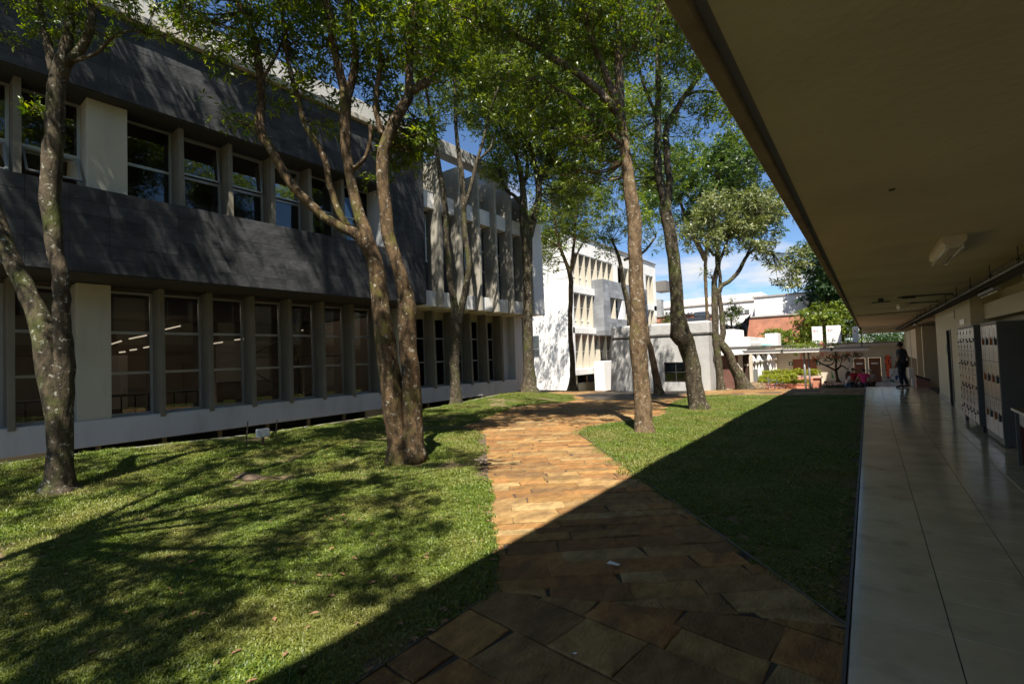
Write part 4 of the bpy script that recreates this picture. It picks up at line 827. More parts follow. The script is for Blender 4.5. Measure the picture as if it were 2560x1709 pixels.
m = MB(); m.box(LX-0.38, LX-0.28, 37.0, 48.7, -1.045, 1.33); m.build('dark_glazing', mat('glazing_dark', (0.03, 0.025, 0.022), None, rough=0.1), LB)
m = MB(); m.box(LX-0.05, LX+0.06, 37.025, 37.35, COURT_Z, 1.33); m.build('screen_post', FINL, LB); m = MB(); m.box(LX-0.05, LX+0.12, 48.61, 48.85, COURT_Z, 1.33); m.build('screen_post', FINL, LB)
m = MB(); m.box(LX+0.18, LX+0.4, 37.438, 37.75, -.6, .25); m.build('meter_box', GREYM, LB)
m = MB(); m.box(-11.8, -9.51, 36.25, 36.625, COURT_Z, 1.33); m.build('rear_wall', CREAM, LB)
m = MB(); m.prism([(-6.8, 1.93), (-5.7, 1.918), (-5.7, 1.942), (-6.8, 2.042)], 'y', 41.2, 43.0); tag(m.build('turquoise_sheet', mat('turquoise_plastic', (0.2, 0.55, 0.5), None, rough=0.4)), 'turquoise plastic sheet lying on the louvred building roof edge', 'plastic sheet')

# ------------------------------------------------------------------ the court
m = MB(); m.box(-6.15, 8.0, 24.47, 49.2, COURT_Z-0.3, COURT_Z); struct(m.build('court_floor', COURT))
m = MB(); m.box(0.1, 1.79, 24.47, 49.0, COURT_Z+0.004, COURT_Z+0.008); struct(m.build('court_tiled_strip', mat('court_tile', (0.5, 0.46, 0.42), (0.42, 0.39, 0.35), 1.5, 0.3)))
m = MB(); m.box(-6.15, 6, 24.07, 24.46, COURT_Z-0.3, -0.53)
for k in range(8): a, b = -5.75+.695*k, -5.75+.695*(k+1); za, zb = float(g(a, 24.4))-.012, float(g(b, 24.4))-.012; m._add([(a, 24.43, -1.6), (b, 24.43, -1.6), (b, 24.62, -1.6), (a, 24.62, -1.6), (a, 24.43, za), (b, 24.43, zb), (b, 24.62, zb), (a, 24.62, za)], [(3, 2, 1, 0), (4, 5, 6, 7), (0, 1, 5, 4), (1, 2, 6, 5), (2, 3, 7, 6), (3, 0, 4, 7)])
struct(m.build('court_retaining_wall', BRICKD))
BY = 49.0
BB = thing('court_building', 'cream single-storey building with brown doors closing the court', 'building', (0, BY, COURT_Z))
def bx(px, py): return float(ony(px, py, BY)[0])
def bz(px, py): return float(ony(px, py, BY)[2])
r4 = lambda a, b: (1950+.19157*a, 740+.19157*b)
dA = (bx(*r4(163, 900)), bx(*r4(483, 900)), 0.66); dB = (bx(*r4(960, 900)), bx(*r4(1116, 900)), 0.64); dC = (bx(*r4(1150, 850)), bx(*r4(1318, 850)), 0.66)
ed = [-9.0, dA[0], dA[1], dB[0], dB[1], dC[0], dC[1], 4.6]
m = MB()
for i in range(0, 8, 2): m.box(ed[i], ed[i+1], BY, BY+0.25, COURT_Z, 1.55)
for d in (dA, dB, dC): m.box(d[0], d[1], BY+.001, BY+0.249, d[2], 1.549)
m.build('wall', CREAM, BB)
m = MB(); m.box(-9.3, 4.8, BY-1.0, 56, 1.551, 1.86); m.build('roof_slab', CREAM, BB, bevel=0.02)
m = MB(); m.box(-9.35, 4.85, BY-1.08, 56, 1.861, 1.93); m.build('roof_edge', mat('roof_line', (0.1, 0.1, 0.1), None), BB)
for (d, n, plate) in ((dA, 2, False), (dB, 1, True), (dC, 1, True)):
    for k in range(n):
        a = d[0]+(d[1]-d[0])*k/n; b = d[0]+(d[1]-d[0])*(k+1)/n
        q = MB(); npl = 6; w = (b-a-.06)/npl
        for j in range(npl): q.box(a+.03+w*j+.006, a+.03+w*(j+1)-.006, BY+0.04, BY+0.08, COURT_Z+0.01, d[2]-0.03)
        q.box(a+.031, b-.031, BY+0.06, BY+0.081, COURT_Z+0.011, d[2]-0.031); dd = q.build('door', WOOD, BB)
        if plate: q = MB(); q.box((a+b)/2-0.22, (a+b)/2+0.22, BY+0.02, BY+0.039, 0.12, 0.24); q.build('name_plate', WHITE, dd)
        q = MB(); q.ball((b-0.1, BY+0.02, -0.35), 0.035, 6, 4); q.build('door_knob', ALU, dd)
for (px, py) in (r4(141, 880), r4(500, 875)):
    p = ony(px, py, BY); q = MB(); q.box(p[0]-.16, p[0]+.16, BY-.02, BY-.001, p[2]-.16, p[2]+.16); s = q.build('pictogram_sign', mat('sign_green', (0.03, 0.12, 0.06), None), BB)
    q = MB(); q.box(p[0]-.04, p[0]+.05, BY-.024, BY-.0205, p[2]-.1, p[2]+.06); q.ball((p[0], BY-.022, p[2]+.1), .035, 6, 4, (1, .1, 1)); q.build('pictogram', WHITE, s)
q = MB(); a = ony(*r4(668, 950), BY); b = ony(*r4(722, 1068), BY)
pts = [(a[0], b[2]), (b[0], b[2])]+[(b[0]-(b[0]-a[0])*t, b[2]+(a[2]-b[2])*t**2.2) for t in np.linspace(0.15, 1, 8)]
q.prism(pts, 'y', BY-.012, BY-.001); q.build('green_sail_emblem', mat('emblem_green', (0.02, 0.22, 0.06), None), BB)
q = MB(); q.box(bx(*r4(1318, 1100))+.1, 4.5, BY-.03, BY-.001, COURT_Z, COURT_Z+.12); q.build('skirting', MATS['skirting_tile'], BB)
# canopy
CAN = thing('walkway_canopy', 'flat white walkway canopy on a slim steel post across the court', 'canopy', (-3, 33.5, COURT_Z))
xl = float(ony(1858, 878, 33)[0]); xr = 0.02
m = MB(); m.box(xl, xr, 33.0, 35.6, 1.38, 1.53); m.build('slab', WHITE, CAN, bevel=0.015); m = MB(); m.box(xl-.05, xr+.04, 32.96, 35.65, 1.531, 1.62); m.build('roof_sheet', MATS['gutter_grey'], CAN)
p0 = ony(*r4(315, 800), 33.4)[0]
m = MB(); m.tube([(p0, 33.4, COURT_Z), (p0, 33.4, 1.379)], 0.055, 12); m.tube([(p0+0.22, 33.5, COURT_Z), (p0+0.22, 33.5, 1.379)], 0.05, 12); m.build('post', GREYM, CAN, smooth=True)
m = MB(); m.box(xr-.35, xr-.3, 33.1, 33.14, 1.621, 3.1); m.build('rod', DARKM, CAN)
for q_ in (0.33, 0.72): m = MB(); m.box(xl+(xr-xl)*q_, xl+(xr-xl)*q_+.1, 32.93, 32.958, 1.42, 1.60); m.build('bracket', DARKM, CAN)
# planter with hedge
PL = thing('brick_planter', 'long low brick planter under the yellow-green hedge', 'planter', (-6, 38, COURT_Z))
pa = ony(1850+.12771*280, 974, 38.0); pb = ony(1850+.12771*1340, 974, 38.0); ztop = float(ony(1900, 961, 38)[2])
m = MB(); m.box(pa[0], pb[0], 38.0, 38.25, COURT_Z, ztop); m.box(pa[0], pb[0], 41.5, 41.75, COURT_Z, ztop+.25); m.box(pa[0], pa[0]+.25, 38.25, 41.5, COURT_Z, ztop+.1); m.build('brick_front', BRICK, PL, bevel=0.01)
m = MB(); m.box(pa[0]-.03, pb[0]+.03, 37.97, 38.28, ztop+.001, ztop+.07); m.build('brick_coping', BRICK, PL, bevel=0.01)
m = MB(); m.box(pa[0]+.25, pb[0], 38.28, 41.5, ztop-.3, ztop-.1); m.build('soil', BARE, PL)
PD = thing('brick_pedestal', 'tall square-cornered brick planter end with sunlit top behind the canopy post', 'planter', (-2.6, 41, COURT_Z))
qa = ony(1850+.12771*1000, 945, 42.0)[0]; qb = ony(1850+.12771*1565, 945, 42.0)[0]; qz = float(ony(1960, 941.5, 42)[2])
m = MB(); m.box(qa, qb, 42.0, 43.4, COURT_Z, qz-.12); m.build('brick_body', BRICK, PD, bevel=0.01); m = MB(); m.box(qa-.08, qb+.08, 41.92, 43.5, qz-.119, qz); m.build('brick_coping', brick_mat('pale_brick', (0.5, 0.24, 0.17), (0.42, 0.18, 0.12), (0.45, 0.35, 0.3)), PD, bevel=0.01)
# round planter under the flowering tree
RP = thing('round_brick_planter', 'low brick-edged round planter with ivy under the flowering tree', 'planter', (-1.0, 35.2, COURT_Z))
m = MB(); 
ring = [(-1.0+1.55*math.cos(t), 35.2+1.3*math.sin(t)) for t in np.linspace(0, 2*math.pi, 29)[:-1]]
m.prism(ring, 'z', COURT_Z, COURT_Z+0.42); m.build('brick_ring', BRICK, RP)
m = MB(); m.prism([(-1.0+1.4*math.cos(t), 35.2+1.15*math.sin(t)) for t in np.linspace(0, 2*math.pi, 29)[:-1]], 'z', COURT_Z+.421, COURT_Z+.45); m.build('soil', BARE, RP)

# ------------------------------------------------------------------ red brick wall with white block behind, far away
RB = thing('red_brick_building', 'tall red brick wall with white upper storey on the hill behind', 'building', (-8, 60, 0))
a = ony(1700+815*.21286, 700+445*.21286, 60); b = ony(1700+780*.21286, 700+645*.21286, 60)
m = MB(); m.prism([(b[0]-.6, -2), (-3.6, -2), (-3.6, a[2]), (a[0], a[2])], 'y', 60, 60.4); m.build('brick_wall', BRICK, RB)
m = MB(); m.prism([(b[0]-1.3, -2), (b[0]-.61, -2), (a[0]-.01, a[2]), (a[0]-.5, a[2])], 'y', 60.1, 66); m.build('shaded_return', BRICKD, RB)  # shade of the return is put into its colour by the darker brick
m = MB(); m.box(a[0]-.1, -3.5, 59.9, 60.5, a[2]+.001, a[2]+.15); m.build('coping', mat('coping_grey', (0.3, 0.27, 0.24), None), RB)
w1 = ony(1700+870*.21286, 700+212*.21286, 63); w2 = ony(1700+25*.21286, 700+345*.21286, 66); w3 = ony(1700+490*.21286, 700+175*.21286, 68); w4 = ony(1700+960*.21286, 700+140*.21286, 68)
m = MB(); m.box(w1[0], -3.6, 63, 72, a[2]-2, w1[2]); m.box(w2[0]-6, w1[0]-.01, 66, 74, -1, w2[2]+.25); m.box(w3[0]-9, w4[0], 68, 76, 0, w4[2]); m.build('white_block', WHITE, RB)
m = MB(); m.box(w1[0]-.2, -3.5, 62.9, 72, w1[2]+.001, w1[2]+.18); m.box(w2[0]-6, w1[0]-.2, 65.9, 74, w2[2]+.251, w2[2]+.45); m.build('roof_edge', MATS['coping_grey'], RB)
o1 = ony(1700+890*.21286, 700+318*.21286, 65.9); o2 = ony(1700+950*.21286, 700+430*.21286, 65.9)
m = MB(); m.box(o1[0], w1[0]-.02, 65.9, 65.98, o2[2], o1[2]); m.build('dark_opening', mat('opening_dark', (0.09, 0.07, 0.075), None), RB)
for k in range(5): m = MB(); xx = o1[0]+(w1[0]-.1-o1[0])*k/4; m.box(xx, xx+.05, 65.8, 65.85, o2[2], o2[2]+.75); m.build('railing_bar', WHITE, RB)
m = MB(); m.box(o1[0], w1[0]-.05, 65.78, 65.86, o2[2]+.75, o2[2]+.82); m.build('railing_rail', WHITE, RB)
for (l, r, t, b_) in ((690, 815, 355, 388), (88, 148, 380, 398)):
    p = ony(1700+l*.21286, 700+t*.21286, 65.95); q_ = ony(1700+r*.21286, 700+b_*.21286, 65.95); m = MB(); m.box(p[0], q_[0], 65.92, 65.99, q_[2], p[2]); w = m.build('window', mat('pane_grey', (0.12, 0.13, 0.14), None, rough=0.2), RB)
    m = MB(); m.box((p[0]+q_[0])/2-.05, (p[0]+q_[0])/2+.05, 65.88, 65.919, q_[2], p[2]); m.build('mullion', WHITE, w)
p = ony(1700+30*.21286, 700+415*.21286, 55); q_ = ony(1700+250*.21286, 700+490*.21286, 55)
OB = thing('brick_house', 'small red brick house top seen above the grey outbuilding', 'house', (p[0], 55, 0))
m = MB(); m.box(p[0]-3, q_[0]+.3, 55, 60, -2, p[2]); m.build('wall', BRICK, OB); m = MB(); m.box(p[0]-3.1, q_[0]+.4, 54.9, 60, p[2]+.001, p[2]+.15); m.build('roof_edge', MATS['coping_grey'], OB)
m = MB(); m.box(q_[0]-1.2, q_[0]+1.0, 53, 54.8, p[2]-2.6, p[2]-.5); m.build('grey_tank_house', STUCCO, OB); m = MB(); m.tube([(q_[0]+.4, 53.8, p[2]-.5), (q_[0]+.4, 53.8, p[2]+.1)], .8, 12); m.build('tank', mat('tank_grey', (0.4, 0.42, 0.42), None), OB, smooth=True)
# black net
n0 = ony(1700+520*.21286, 700+512*.21286, 57); n1 = ony(1700+825*.21286, 700+403*.21286, 57); n2 = ony(1700+780*.21286, 700+655*.21286, 57); n3 = ony(1700+520*.21286, 700+655*.21286, 57)
NT = thing('shade_net', 'black shade net hung between tree and brick wall', 'net', n3)
m = MB(); _rs = np.random.default_rng(4); G = {}
for i in range(31):
    for j in range(13):
        s, t = i/30, j/12; top = n0*(1-s)+n1*s-np.array([0, 0, 1.1*4*s*(1-s)*.6]); bot = n3*(1-s)+n2*s; G[i, j] = bot*(1-t)+top*t+np.array([0, math.sin(i*.7+j)*.12, 0])
for i in range(31): m.tube([G[i, j] for j in range(13)], .035, 4, False)
for j in range(13): m.tube([G[i, j] for i in range(31)], .035, 4, False)
m.build('net_cords', DARKM, NT); m = MB()
for i in range(30):
    for j in range(12):
        if _rs.random() < .75: m.quad(G[i, j], G[i+1, j], G[i+1, j+1], G[i, j+1])
m.build('net_cloth', mat('net_black', (0.035, 0.045, 0.04), (0.02, 0.03, 0.025), 3), NT)

# AC cabinets on the court building's roof
def cabinet(px0, py0, px1, py1, Y, label):
    a = ony(px0, py0, Y); b = ony(px1, py1, Y); z1 = a[2]; z0 = 1.93; t = thing('air_conditioner', label, 'air conditioner', ((a[0]+b[0])/2, Y, z0), 0, 'white air conditioning cabinets on the roof')
    m = MB(); m.box(a[0], b[0], Y, Y+.75, z0+.05, z1); m.build('cabinet', WHITE, t, bevel=0.02)
    q = MB()
    for k in range(9): z = z0+.2+(z1-z0-.3)*k/9; q.box(a[0]+.05, b[0]-.05, Y-.008, Y-.001, z, z+.02)
    q.build('louvre_line', mat('line_grey', (0.45, 0.45, 0.45), None), t)
    q = MB(); q.ball((a[0]+.18, Y-.01, z1-.38), .06, 10, 6, (1, .15, 1)); q.build('red_round_logo', mat('logo_red', (0.5, 0.02, 0.05), None), t)
    q = MB(); q.box(a[0]+.27, a[0]+.30, Y-.012, Y-.002, z1-.43, z1-.33); q.box(a[0]+.30, a[0]+.35, Y-.012, Y-.002, z1-.43, z1-.405); q.box(a[0]+.38, a[0]+.46, Y-.012, Y-.002, z1-.43, z1-.41); q.box(a[0]+.38, a[0]+.40, Y-.012, Y-.002, z1-.41, z1-.33); q.box(a[0]+.40, a[0]+.46, Y-.012, Y-.002, z1-.35, z1-.33); q.box(a[0]+.44, a[0]+.46, Y-.012, Y-.002, z1-.41, z1-.38); q.build('logo_letters', GREYM, t)
    q = MB()
    for x in (a[0]+.05, b[0]-.15): q.box(x, x+.1, Y+.05, Y+.7, z0, z0+.05)
    q.build('foot', DARKM, t)
    if b[0]-a[0] > 1.1: q = MB(); q.tube([((a[0]+b[0])/2, Y-.03, z0+.05), ((a[0]+b[0])/2, Y-.03, z1-.3)], .02, 6); q.tube([((a[0]+b[0])/2+.12, Y-.03, z0+.05), ((a[0]+b[0])/2+.12, Y-.03, z1-.3)], .02, 6); q.build('pipe', ALU, t)
cabinet(*r4(412, 402), *r4(555, 610), 49.5, 'narrow white air conditioning cabinet, left on the roof'); cabinet(*r4(598, 390), *r4(800, 610), 49.5, 'wide white air conditioning cabinet with pipes on the roof'); cabinet(*r4(942, 398), *r4(1030, 605), 49.5, 'shaded white cabinet on the roof beside the corridor eave')
# ------------------------------------------------------------------ trees
HR = np.array([_R[0], _R[1], 0]); HR /= np.linalg.norm(HR); HF = np.array([_F[0], _F[1], 0]); HF /= np.linalg.norm(HF); ZU = np.array([0, 0, 1.0])
def unit(v): return v/(np.linalg.norm(v, axis=-1, keepdims=True)+1e-9)
def leaf_arrays(rs, C, Rr, nspr, nleaf, L, wl=0.30, droop=0.30, up=0.5):
    """clump centres C (n,3), radii Rr (n,3): whorled sprigs of folded leaves; returns V, F, tint"""
    n = len(C); d = unit(rs.normal(size=(n, nspr, 3))); r = rs.random((n, nspr, 1))**0.45
    off = d*r; P = C[:, None]+off*Rr[:, None]
    D = unit(off*0.9+np.array([0, 0, up])+rs.normal(size=off.shape)*0.35).reshape(-1, 3); P = P.reshape(-1, 3); S = len(P)
    a = unit(np.cross(D, rs.normal(size=D.shape))); b = np.cross(D, a)
    th = (np.arange(nleaf)*2.399+0*1.0)[None]+rs.random((S, 1))*6.28+rs.normal(size=(S, nleaf))*0.25
    el = rs.uniform(0.7, 1.45, (S, nleaf))
    dr = (np.sin(el)*np.cos(th))[..., None]*a[:, None]+(np.sin(el)*np.sin(th))[..., None]*b[:, None]+np.cos(el)[..., None]*D[:, None]
    dr[..., 2] -= droop*rs.random((S, nleaf)); dr = unit(dr)
    w = unit(np.cross(dr, D[:, None]+rs.normal(size=dr.shape)*0.35)); nn = np.cross(w, dr)
    l = (L*rs.uniform(0.45, 1.3, (S, nleaf)))[..., None]; base = P[:, None]+dr*l*0.08+rs.normal(size=dr.shape)*L*0.12
    tip = base+dr*l; tip[..., 2] -= (l*0.12)[..., 0]; mid = base+dr*l*0.48+nn*l*0.05
    q = np.stack([base, mid+w*l*wl*0.5-nn*l*0.06, tip, mid-w*l*wl*0.5-nn*l*0.06], 2).reshape(-1, 3)
    F = np.arange(len(q)).reshape(-1, 4)
    t = np.repeat(np.clip(rs.beta(1.6, 2.6, S)[:, None]+rs.normal(0, 0.10, (S, nleaf)), 0, 1).reshape(-1), 4)
    return q, F, t
def spline(pts, step):
    pts = np.array(pts, float); out = []
    P = np.vstack([2*pts[0]-pts[1], pts, 2*pts[-1]-pts[-2]])
    for i in range(1, len(P)-2):
        n = max(2, int(np.linalg.norm(P[i+1, :3]-P[i, :3])/step))
        for k in range(n):
            t = k/n; out.append(0.5*((2*P[i])+(-P[i-1]+P[i+1])*t+(2*P[i-1]-5*P[i]+4*P[i+1]-P[i+2])*t*t+(-P[i-1]+3*P[i]-3*P[i+1]+P[i+2])*t**3))
    out.append(P[-2]); return np.array(out)
def tree(label, dep, limbs, blobs, leaf=None, L=0.12, bark=None, group=None, dens=5.0, seed=1, name='tree', nspr=11, nleaf=6, twig=1.0, cr=0.30, sink=0.12, wl=0.30, high=None, knots=0.07, thin=1.0):
    """limbs: rows of (px, py, width px[, distance shift]); blobs: (px, py, rx px, ry px, distance shift, half depth m[, density])"""
    rs = np.random.default_rng(seed); leaf = leaf or LEAF; bark = bark or BARK1
    base = at(limbs[0][0][0], limbs[0][0][1], dep); t = thing(name, label, 'tree', base, 0, group); m = MB(); SK = []
    for i, lb in enumerate(limbs):
        rows = []
        for p in lb:
            dd = dep+(p[3] if len(p) > 3 else 0); q = at(p[0], p[1], dd); rows.append([*q, 0.5*thin*p[2]*dd/FPX*math.cos(math.atan((p[0]-1280)/FPX))])
        if i == 0: rows.insert(0, [rows[0][0], rows[0][1], rows[0][2]-sink-0.05, rows[0][3]*1.12])
        big = max(r[3] for r in rows); sp = spline(rows, max(0.05, min(0.35, big*1.3))); sp[:, 3] = np.maximum(sp[:, 3], 0.004)
        sp[1:-1, :3] += rs.normal(0, 1, (len(sp)-2, 3))*sp[1:-1, 3:4]*0.07
        if lb[0][1] > 950: sp[:, 3] *= 1+0.42*np.exp(-np.maximum(0, sp[:, 2]-base[2])/max(0.10, 0.8*big))
        m.tube(sp[:, :3], sp[:, 3], 16 if big > 0.10 else (10 if big > 0.04 else 6), True, knots if big > 0.03 else 0.03, seed*31+i); SK.append(sp)
    SK = np.vstack(SK); CC = []; RRr = []
    for bl in blobs:
        x, y, rx, ry, dd, rd = bl[:6]; D = dep+dd; c = at(x, y, D); sx, sz = rx*D/FPX, ry*D/FPX
        n = max(1, int(dens*(bl[6] if len(bl) > 6 else 1)*math.pi*sx*sz*max(0.7, min(rd, 2.2))/0.9))
        u = unit(rs.normal(size=(n, 3)))*(rs.random((n, 1))**0.40); CC.append(c+u[:, :1]*sx*HR+u[:, 1:2]*rd*HF+u[:, 2:]*sz*ZU)
        RRr.append(np.ones((n, 3))*np.array([1.15, 1.15, 0.75])*cr*rs.uniform(0.65, 1.25, (n, 1)))
    HI = []
    for (x, y, z, rx, ry, rz, n) in (high or []):
        u = unit(rs.normal(size=(n, 3)))*(rs.random((n, 1))**0.42); HC = np.array([x, y, z])+u*[rx, ry, rz]; V, F, ti = leaf_arrays(rs, HC, np.ones((n, 3))*rs.uniform(.32, .6, (n, 1)), 18, 6, max(L, .17)); HI.append((V, F, ti))
        j = int(np.argmax(SK[:, 2])); s = SK[j]; 
        if n < 45 and z < 12: continue
        q = spline([[*s[:3], max(.05, s[3])], [*(s[:3]*.5+np.array([x, y, z])*.5+rs.normal(0, .4, 3)), .06], [x, y, z, .03]], .4); m.tube(q[:, :3], q[:, 3], 7, False)
    if CC:
        CC = np.vstack(CC); RRr = np.vstack(RRr)
        tw = MB()
        for c in CC:
            if rs.random() > twig: continue
            dist = np.linalg.norm(SK[:, :3]-c, axis=1)+np.maximum(0, SK[:, 2]-c[2])*0.8; k = int(np.argmin(dist)); s = SK[k]; gap = np.linalg.norm(s[:3]-c)
            if gap > 3.0 or (dep > 20 and gap > 2.2): continue
            mid = (s[:3]*0.55+c*0.45)+np.array([0, 0, -0.10*gap])+rs.normal(0, 0.07, 3)*gap; r0 = min(s[3]*0.6, 0.007+0.009*gap)
            q = spline([[*s[:3], r0], [*mid, r0*0.62], [*c, 0.004]], max(0.12, gap/5)); m.tube(q[:, :3], q[:, 3], 5, False)
            for _k in range(2):
                e = c+rs.normal(0, 1, 3)*cr*0.7; m.tube([mid*0.35+c*0.65, c*0.5+e*0.5+rs.normal(0, 0.03, 3), e], [r0*0.4, 0.004, 0.003], 4, False)
        V, F, ti = leaf_arrays(rs, CC, RRr, nspr, nleaf, L, wl)
        for (v_, f_, t_) in HI: F = np.vstack([F, f_+len(V)]); V = np.vstack([V, v_]); ti = np.concatenate([ti, t_])
        o = np_mesh('foliage', V, F, leaf, np.repeat(ti[:, None], 3, 1), t); o['kind'] = 'stuff'
    m.build('trunk', bark, t, smooth=True)
    return t

# left edge, two stems grown together
tree('forked mossy tree at the left edge before the slate wall', 7.0,
     [[(148, 1222, 84), (148, 1190, 78), (150, 1120, 74), (146, 1040, 80), (132, 940, 88), (118, 850, 84), (88, 770, 66), (60, 715, 62), (28, 650, 62), (2, 570, 52), (-22, 490, 42), (-40, 380, 34, -.2), (-30, 250, 26, -.4), (-60, 60, 20, -.5), (-50, -150, 14)],
      [(150, 1080, 60), (160, 950, 62), (156, 830, 56), (152, 745, 53), (152, 690, 51), (140, 635, 51), (132, 570, 57), (126, 500, 60), (128, 430, 62), (134, 340, 58), (140, 250, 54), (148, 190, 52), (160, 150, 52), (170, 100, 36), (176, 40, 28), (168, -60, 22), (180, -180, 16)],
      [(138, 190, 34), (122, 120, 30), (108, 70, 24), (98, 10, 20), (70, -90, 15)],
      [(165, 160, 36), (196, 128, 32), (222, 88, 28), (231, 40, 24), (226, -20, 21), (250, -120, 15)],
      [(192, 152, 15), (218, 142, 13), (246, 130, 12), (270, 104, 11), (292, 88, 10), (330, 78, 8), (384, 88, 7), (430, 86, 5), (462, 76, 3)],
      [(118, 300, 7), (104, 282, 5), (84, 262, 3)], [(150, 1080, 40), (160, 1000, 36), (164, 940, 26)]],
     [(120, 50, 75, 60, .1, .6, 1.5), (190, 40, 80, 60, -.2, .6, 1.4), (60, 0, 70, 60, 0, .6, 1.2), (330, 25, 80, 45, -.2, .5), (300, 85, 30, 16, 0, .15), (390, 80, 45, 18, 0, .2, 1.5), (450, 82, 30, 22, 0, .2, 1.5), (84, 262, 26, 34, 0, .12, 1.6), (100, -130, 260, 110, 0, 1.2), (330, -110, 160, 90, -.3, .9), (75, 110, 40, 30, 0, .3)],
     LEAF, 0.09, BARK2, None, 19.0, 3, cr=0.19, nspr=11, thin=.92, high=[(-10.6, -2.0, 15, 1.6, 3.0, 2.6, 110), (-9.6, 2.8, 17, 1.6, 1.8, 2.0, 60), (-11.6, 1.0, 12.5, 0.8, 1.8, 1.5, 26)])
# the big twin tree, centre left
tree('tall twin-trunked lichen-spotted tree between the lawn and slate facade', 8.27,
     [[(1000, 1158, 70), (997, 1120, 68), (989, 1050, 66), (980, 980, 66), (970, 900, 64), (960, 820, 58), (950, 750, 52), (942, 680, 48), (926, 620, 42), (908, 570, 38), (890, 510, 32), (876, 440, 30), (866, 370, 32), (862, 300, 34), (864, 255, 34), (850, 180, 26), (830, 100, 25), (826, 40, 22), (806, -20, 20), (790, -150, 14)],
      [(1036, 1156, 64), (1034, 1100, 60), (1029, 1000, 58), (1024, 920, 54), (1018, 840, 54), (1020, 780, 60), (1014, 735, 48), (1002, 690, 40), (990, 650, 38), (976, 610, 38), (966, 550, 38), (960, 480, 36), (956, 400, 36), (966, 350, 34), (986, 306, 34), (1010, 262, 32), (1024, 225, 30), (1022, 160, 22), (1028, 80, 22), (1034, 10, 19), (1050, -120, 14)],
      [(930, 640, 40), (900, 592, 36), (872, 576, 32), (838, 560, 30), (806, 540, 30), (770, 505, 30), (728, 462, 29), (698, 410, 29), (672, 362, 29), (652, 336, 30), (652, 290, 26), (654, 232, 24), (648, 170, 24), (640, 110, 22), (620, 50, 21), (592, 0, 20), (560, -120, 14)],
      [(872, 570, 22), (846, 526, 20), (824, 460, 20), (812, 400, 19), (786, 350, 19), (762, 310, 18), (744, 240, 16), (722, 165, 14), (708, 60, 12), (700, -60, 8)],
      [(864, 262, 26), (880, 200, 24), (890, 140, 22), (880, 70, 18), (872, 0, 16), (880, -120, 10)],
      [(878, 424, 14), (898, 412, 13), (916, 386, 13), (926, 340, 13), (924, 312, 12)], [(956, 340, 18), (940, 275, 16), (944, 210, 15), (952, 135, 13), (930, 60, 11), (925, -60, 8)],
      [(1022, 232, 26), (1048, 216, 25), (1072, 200, 23)], [(640, 320, 9), (610, 310, 6), (580, 290, 4)], [(655, 200, 12), (690, 140, 9), (720, 60, 6)]],
     [(560, 55, 120, 80, 0, .9), (480, 60, 70, 60, 0, .7), (620, 160, 70, 60, -.2, .6), (720, 100, 120, 110, .3, .9), (790, 215, 70, 60, .2, .6, .8), (860, 60, 130, 90, 0, .9), (930, 180, 110, 90, .3, .8), (1000, 60, 110, 90, -.2, .9), (1010, 330, 80, 75, .5, .6, 1.5), (970, 405, 55, 50, .5, .4, 1.5), (1060, 340, 60, 60, .4, .5, 1.3), (560, 290, 34, 24, -.1, .2, 1.6), (590, 322, 26, 26, 0, .2, 1.4), (690, 250, 40, 40, .2, .4, .7), (800, -170, 430, 170, 0, 2.0), (1080, 120, 80, 100, .3, .8), (850, 320, 40, 40, .5, .4, .8)],
     LEAF, 0.12, BARK1, None, 18.0, 5, thin=.86, high=[(-9.8, 6.5, 16, 1.6, 2.4, 2.4, 80), (-6.5, 4.0, 13.5, 2.2, 2.2, 1.8, 40), (-11.3, 5.0, 14, 0.9, 2.0, 2.0, 40)])
tree('slim forked tree close before the finned bay of the slate building', 18.2,
     [[(1140, 1014, 34), (1140, 985, 31), (1138, 910, 28), (1142, 850, 30), (1140, 800, 28), (1132, 740, 21), (1124, 690, 19), (1120, 640, 18), (1114, 585, 18), (1116, 540, 18), (1108, 480, 16), (1098, 420, 14), (1086, 340, 12), (1072, 260, 9), (1050, 150, 6)],
      [(1142, 820, 24), (1156, 760, 20), (1168, 705, 19), (1172, 650, 18), (1164, 600, 17), (1160, 530, 16), (1156, 450, 15), (1146, 380, 13), (1140, 320, 11), (1138, 240, 9), (1130, 120, 6)],
      [(1160, 520, 12), (1178, 465, 11), (1190, 412, 10), (1208, 352, 9), (1228, 268, 7), (1262, 180, 4)], [(1196, 400, 7), (1226, 370, 6), (1236, 330, 5)]],
     [(1040, 370, 60, 55, .3, .9, 1.0), (1110, 230, 110, 100, 0, 1.5), (1200, 180, 120, 130, .4, 1.5), (1090, 120, 120, 130, 0, 1.6), (1240, 290, 60, 60, 0, .8, .7), (1150, 20, 200, 110, 0, 2.0)],
     LEAFO, 0.16, BARK2, None, 3.0, 7, cr=0.40, nspr=16, thin=.85, high=[(-11.2, 10.5, 15.5, 1.2, 3.0, 2.0, 34)])
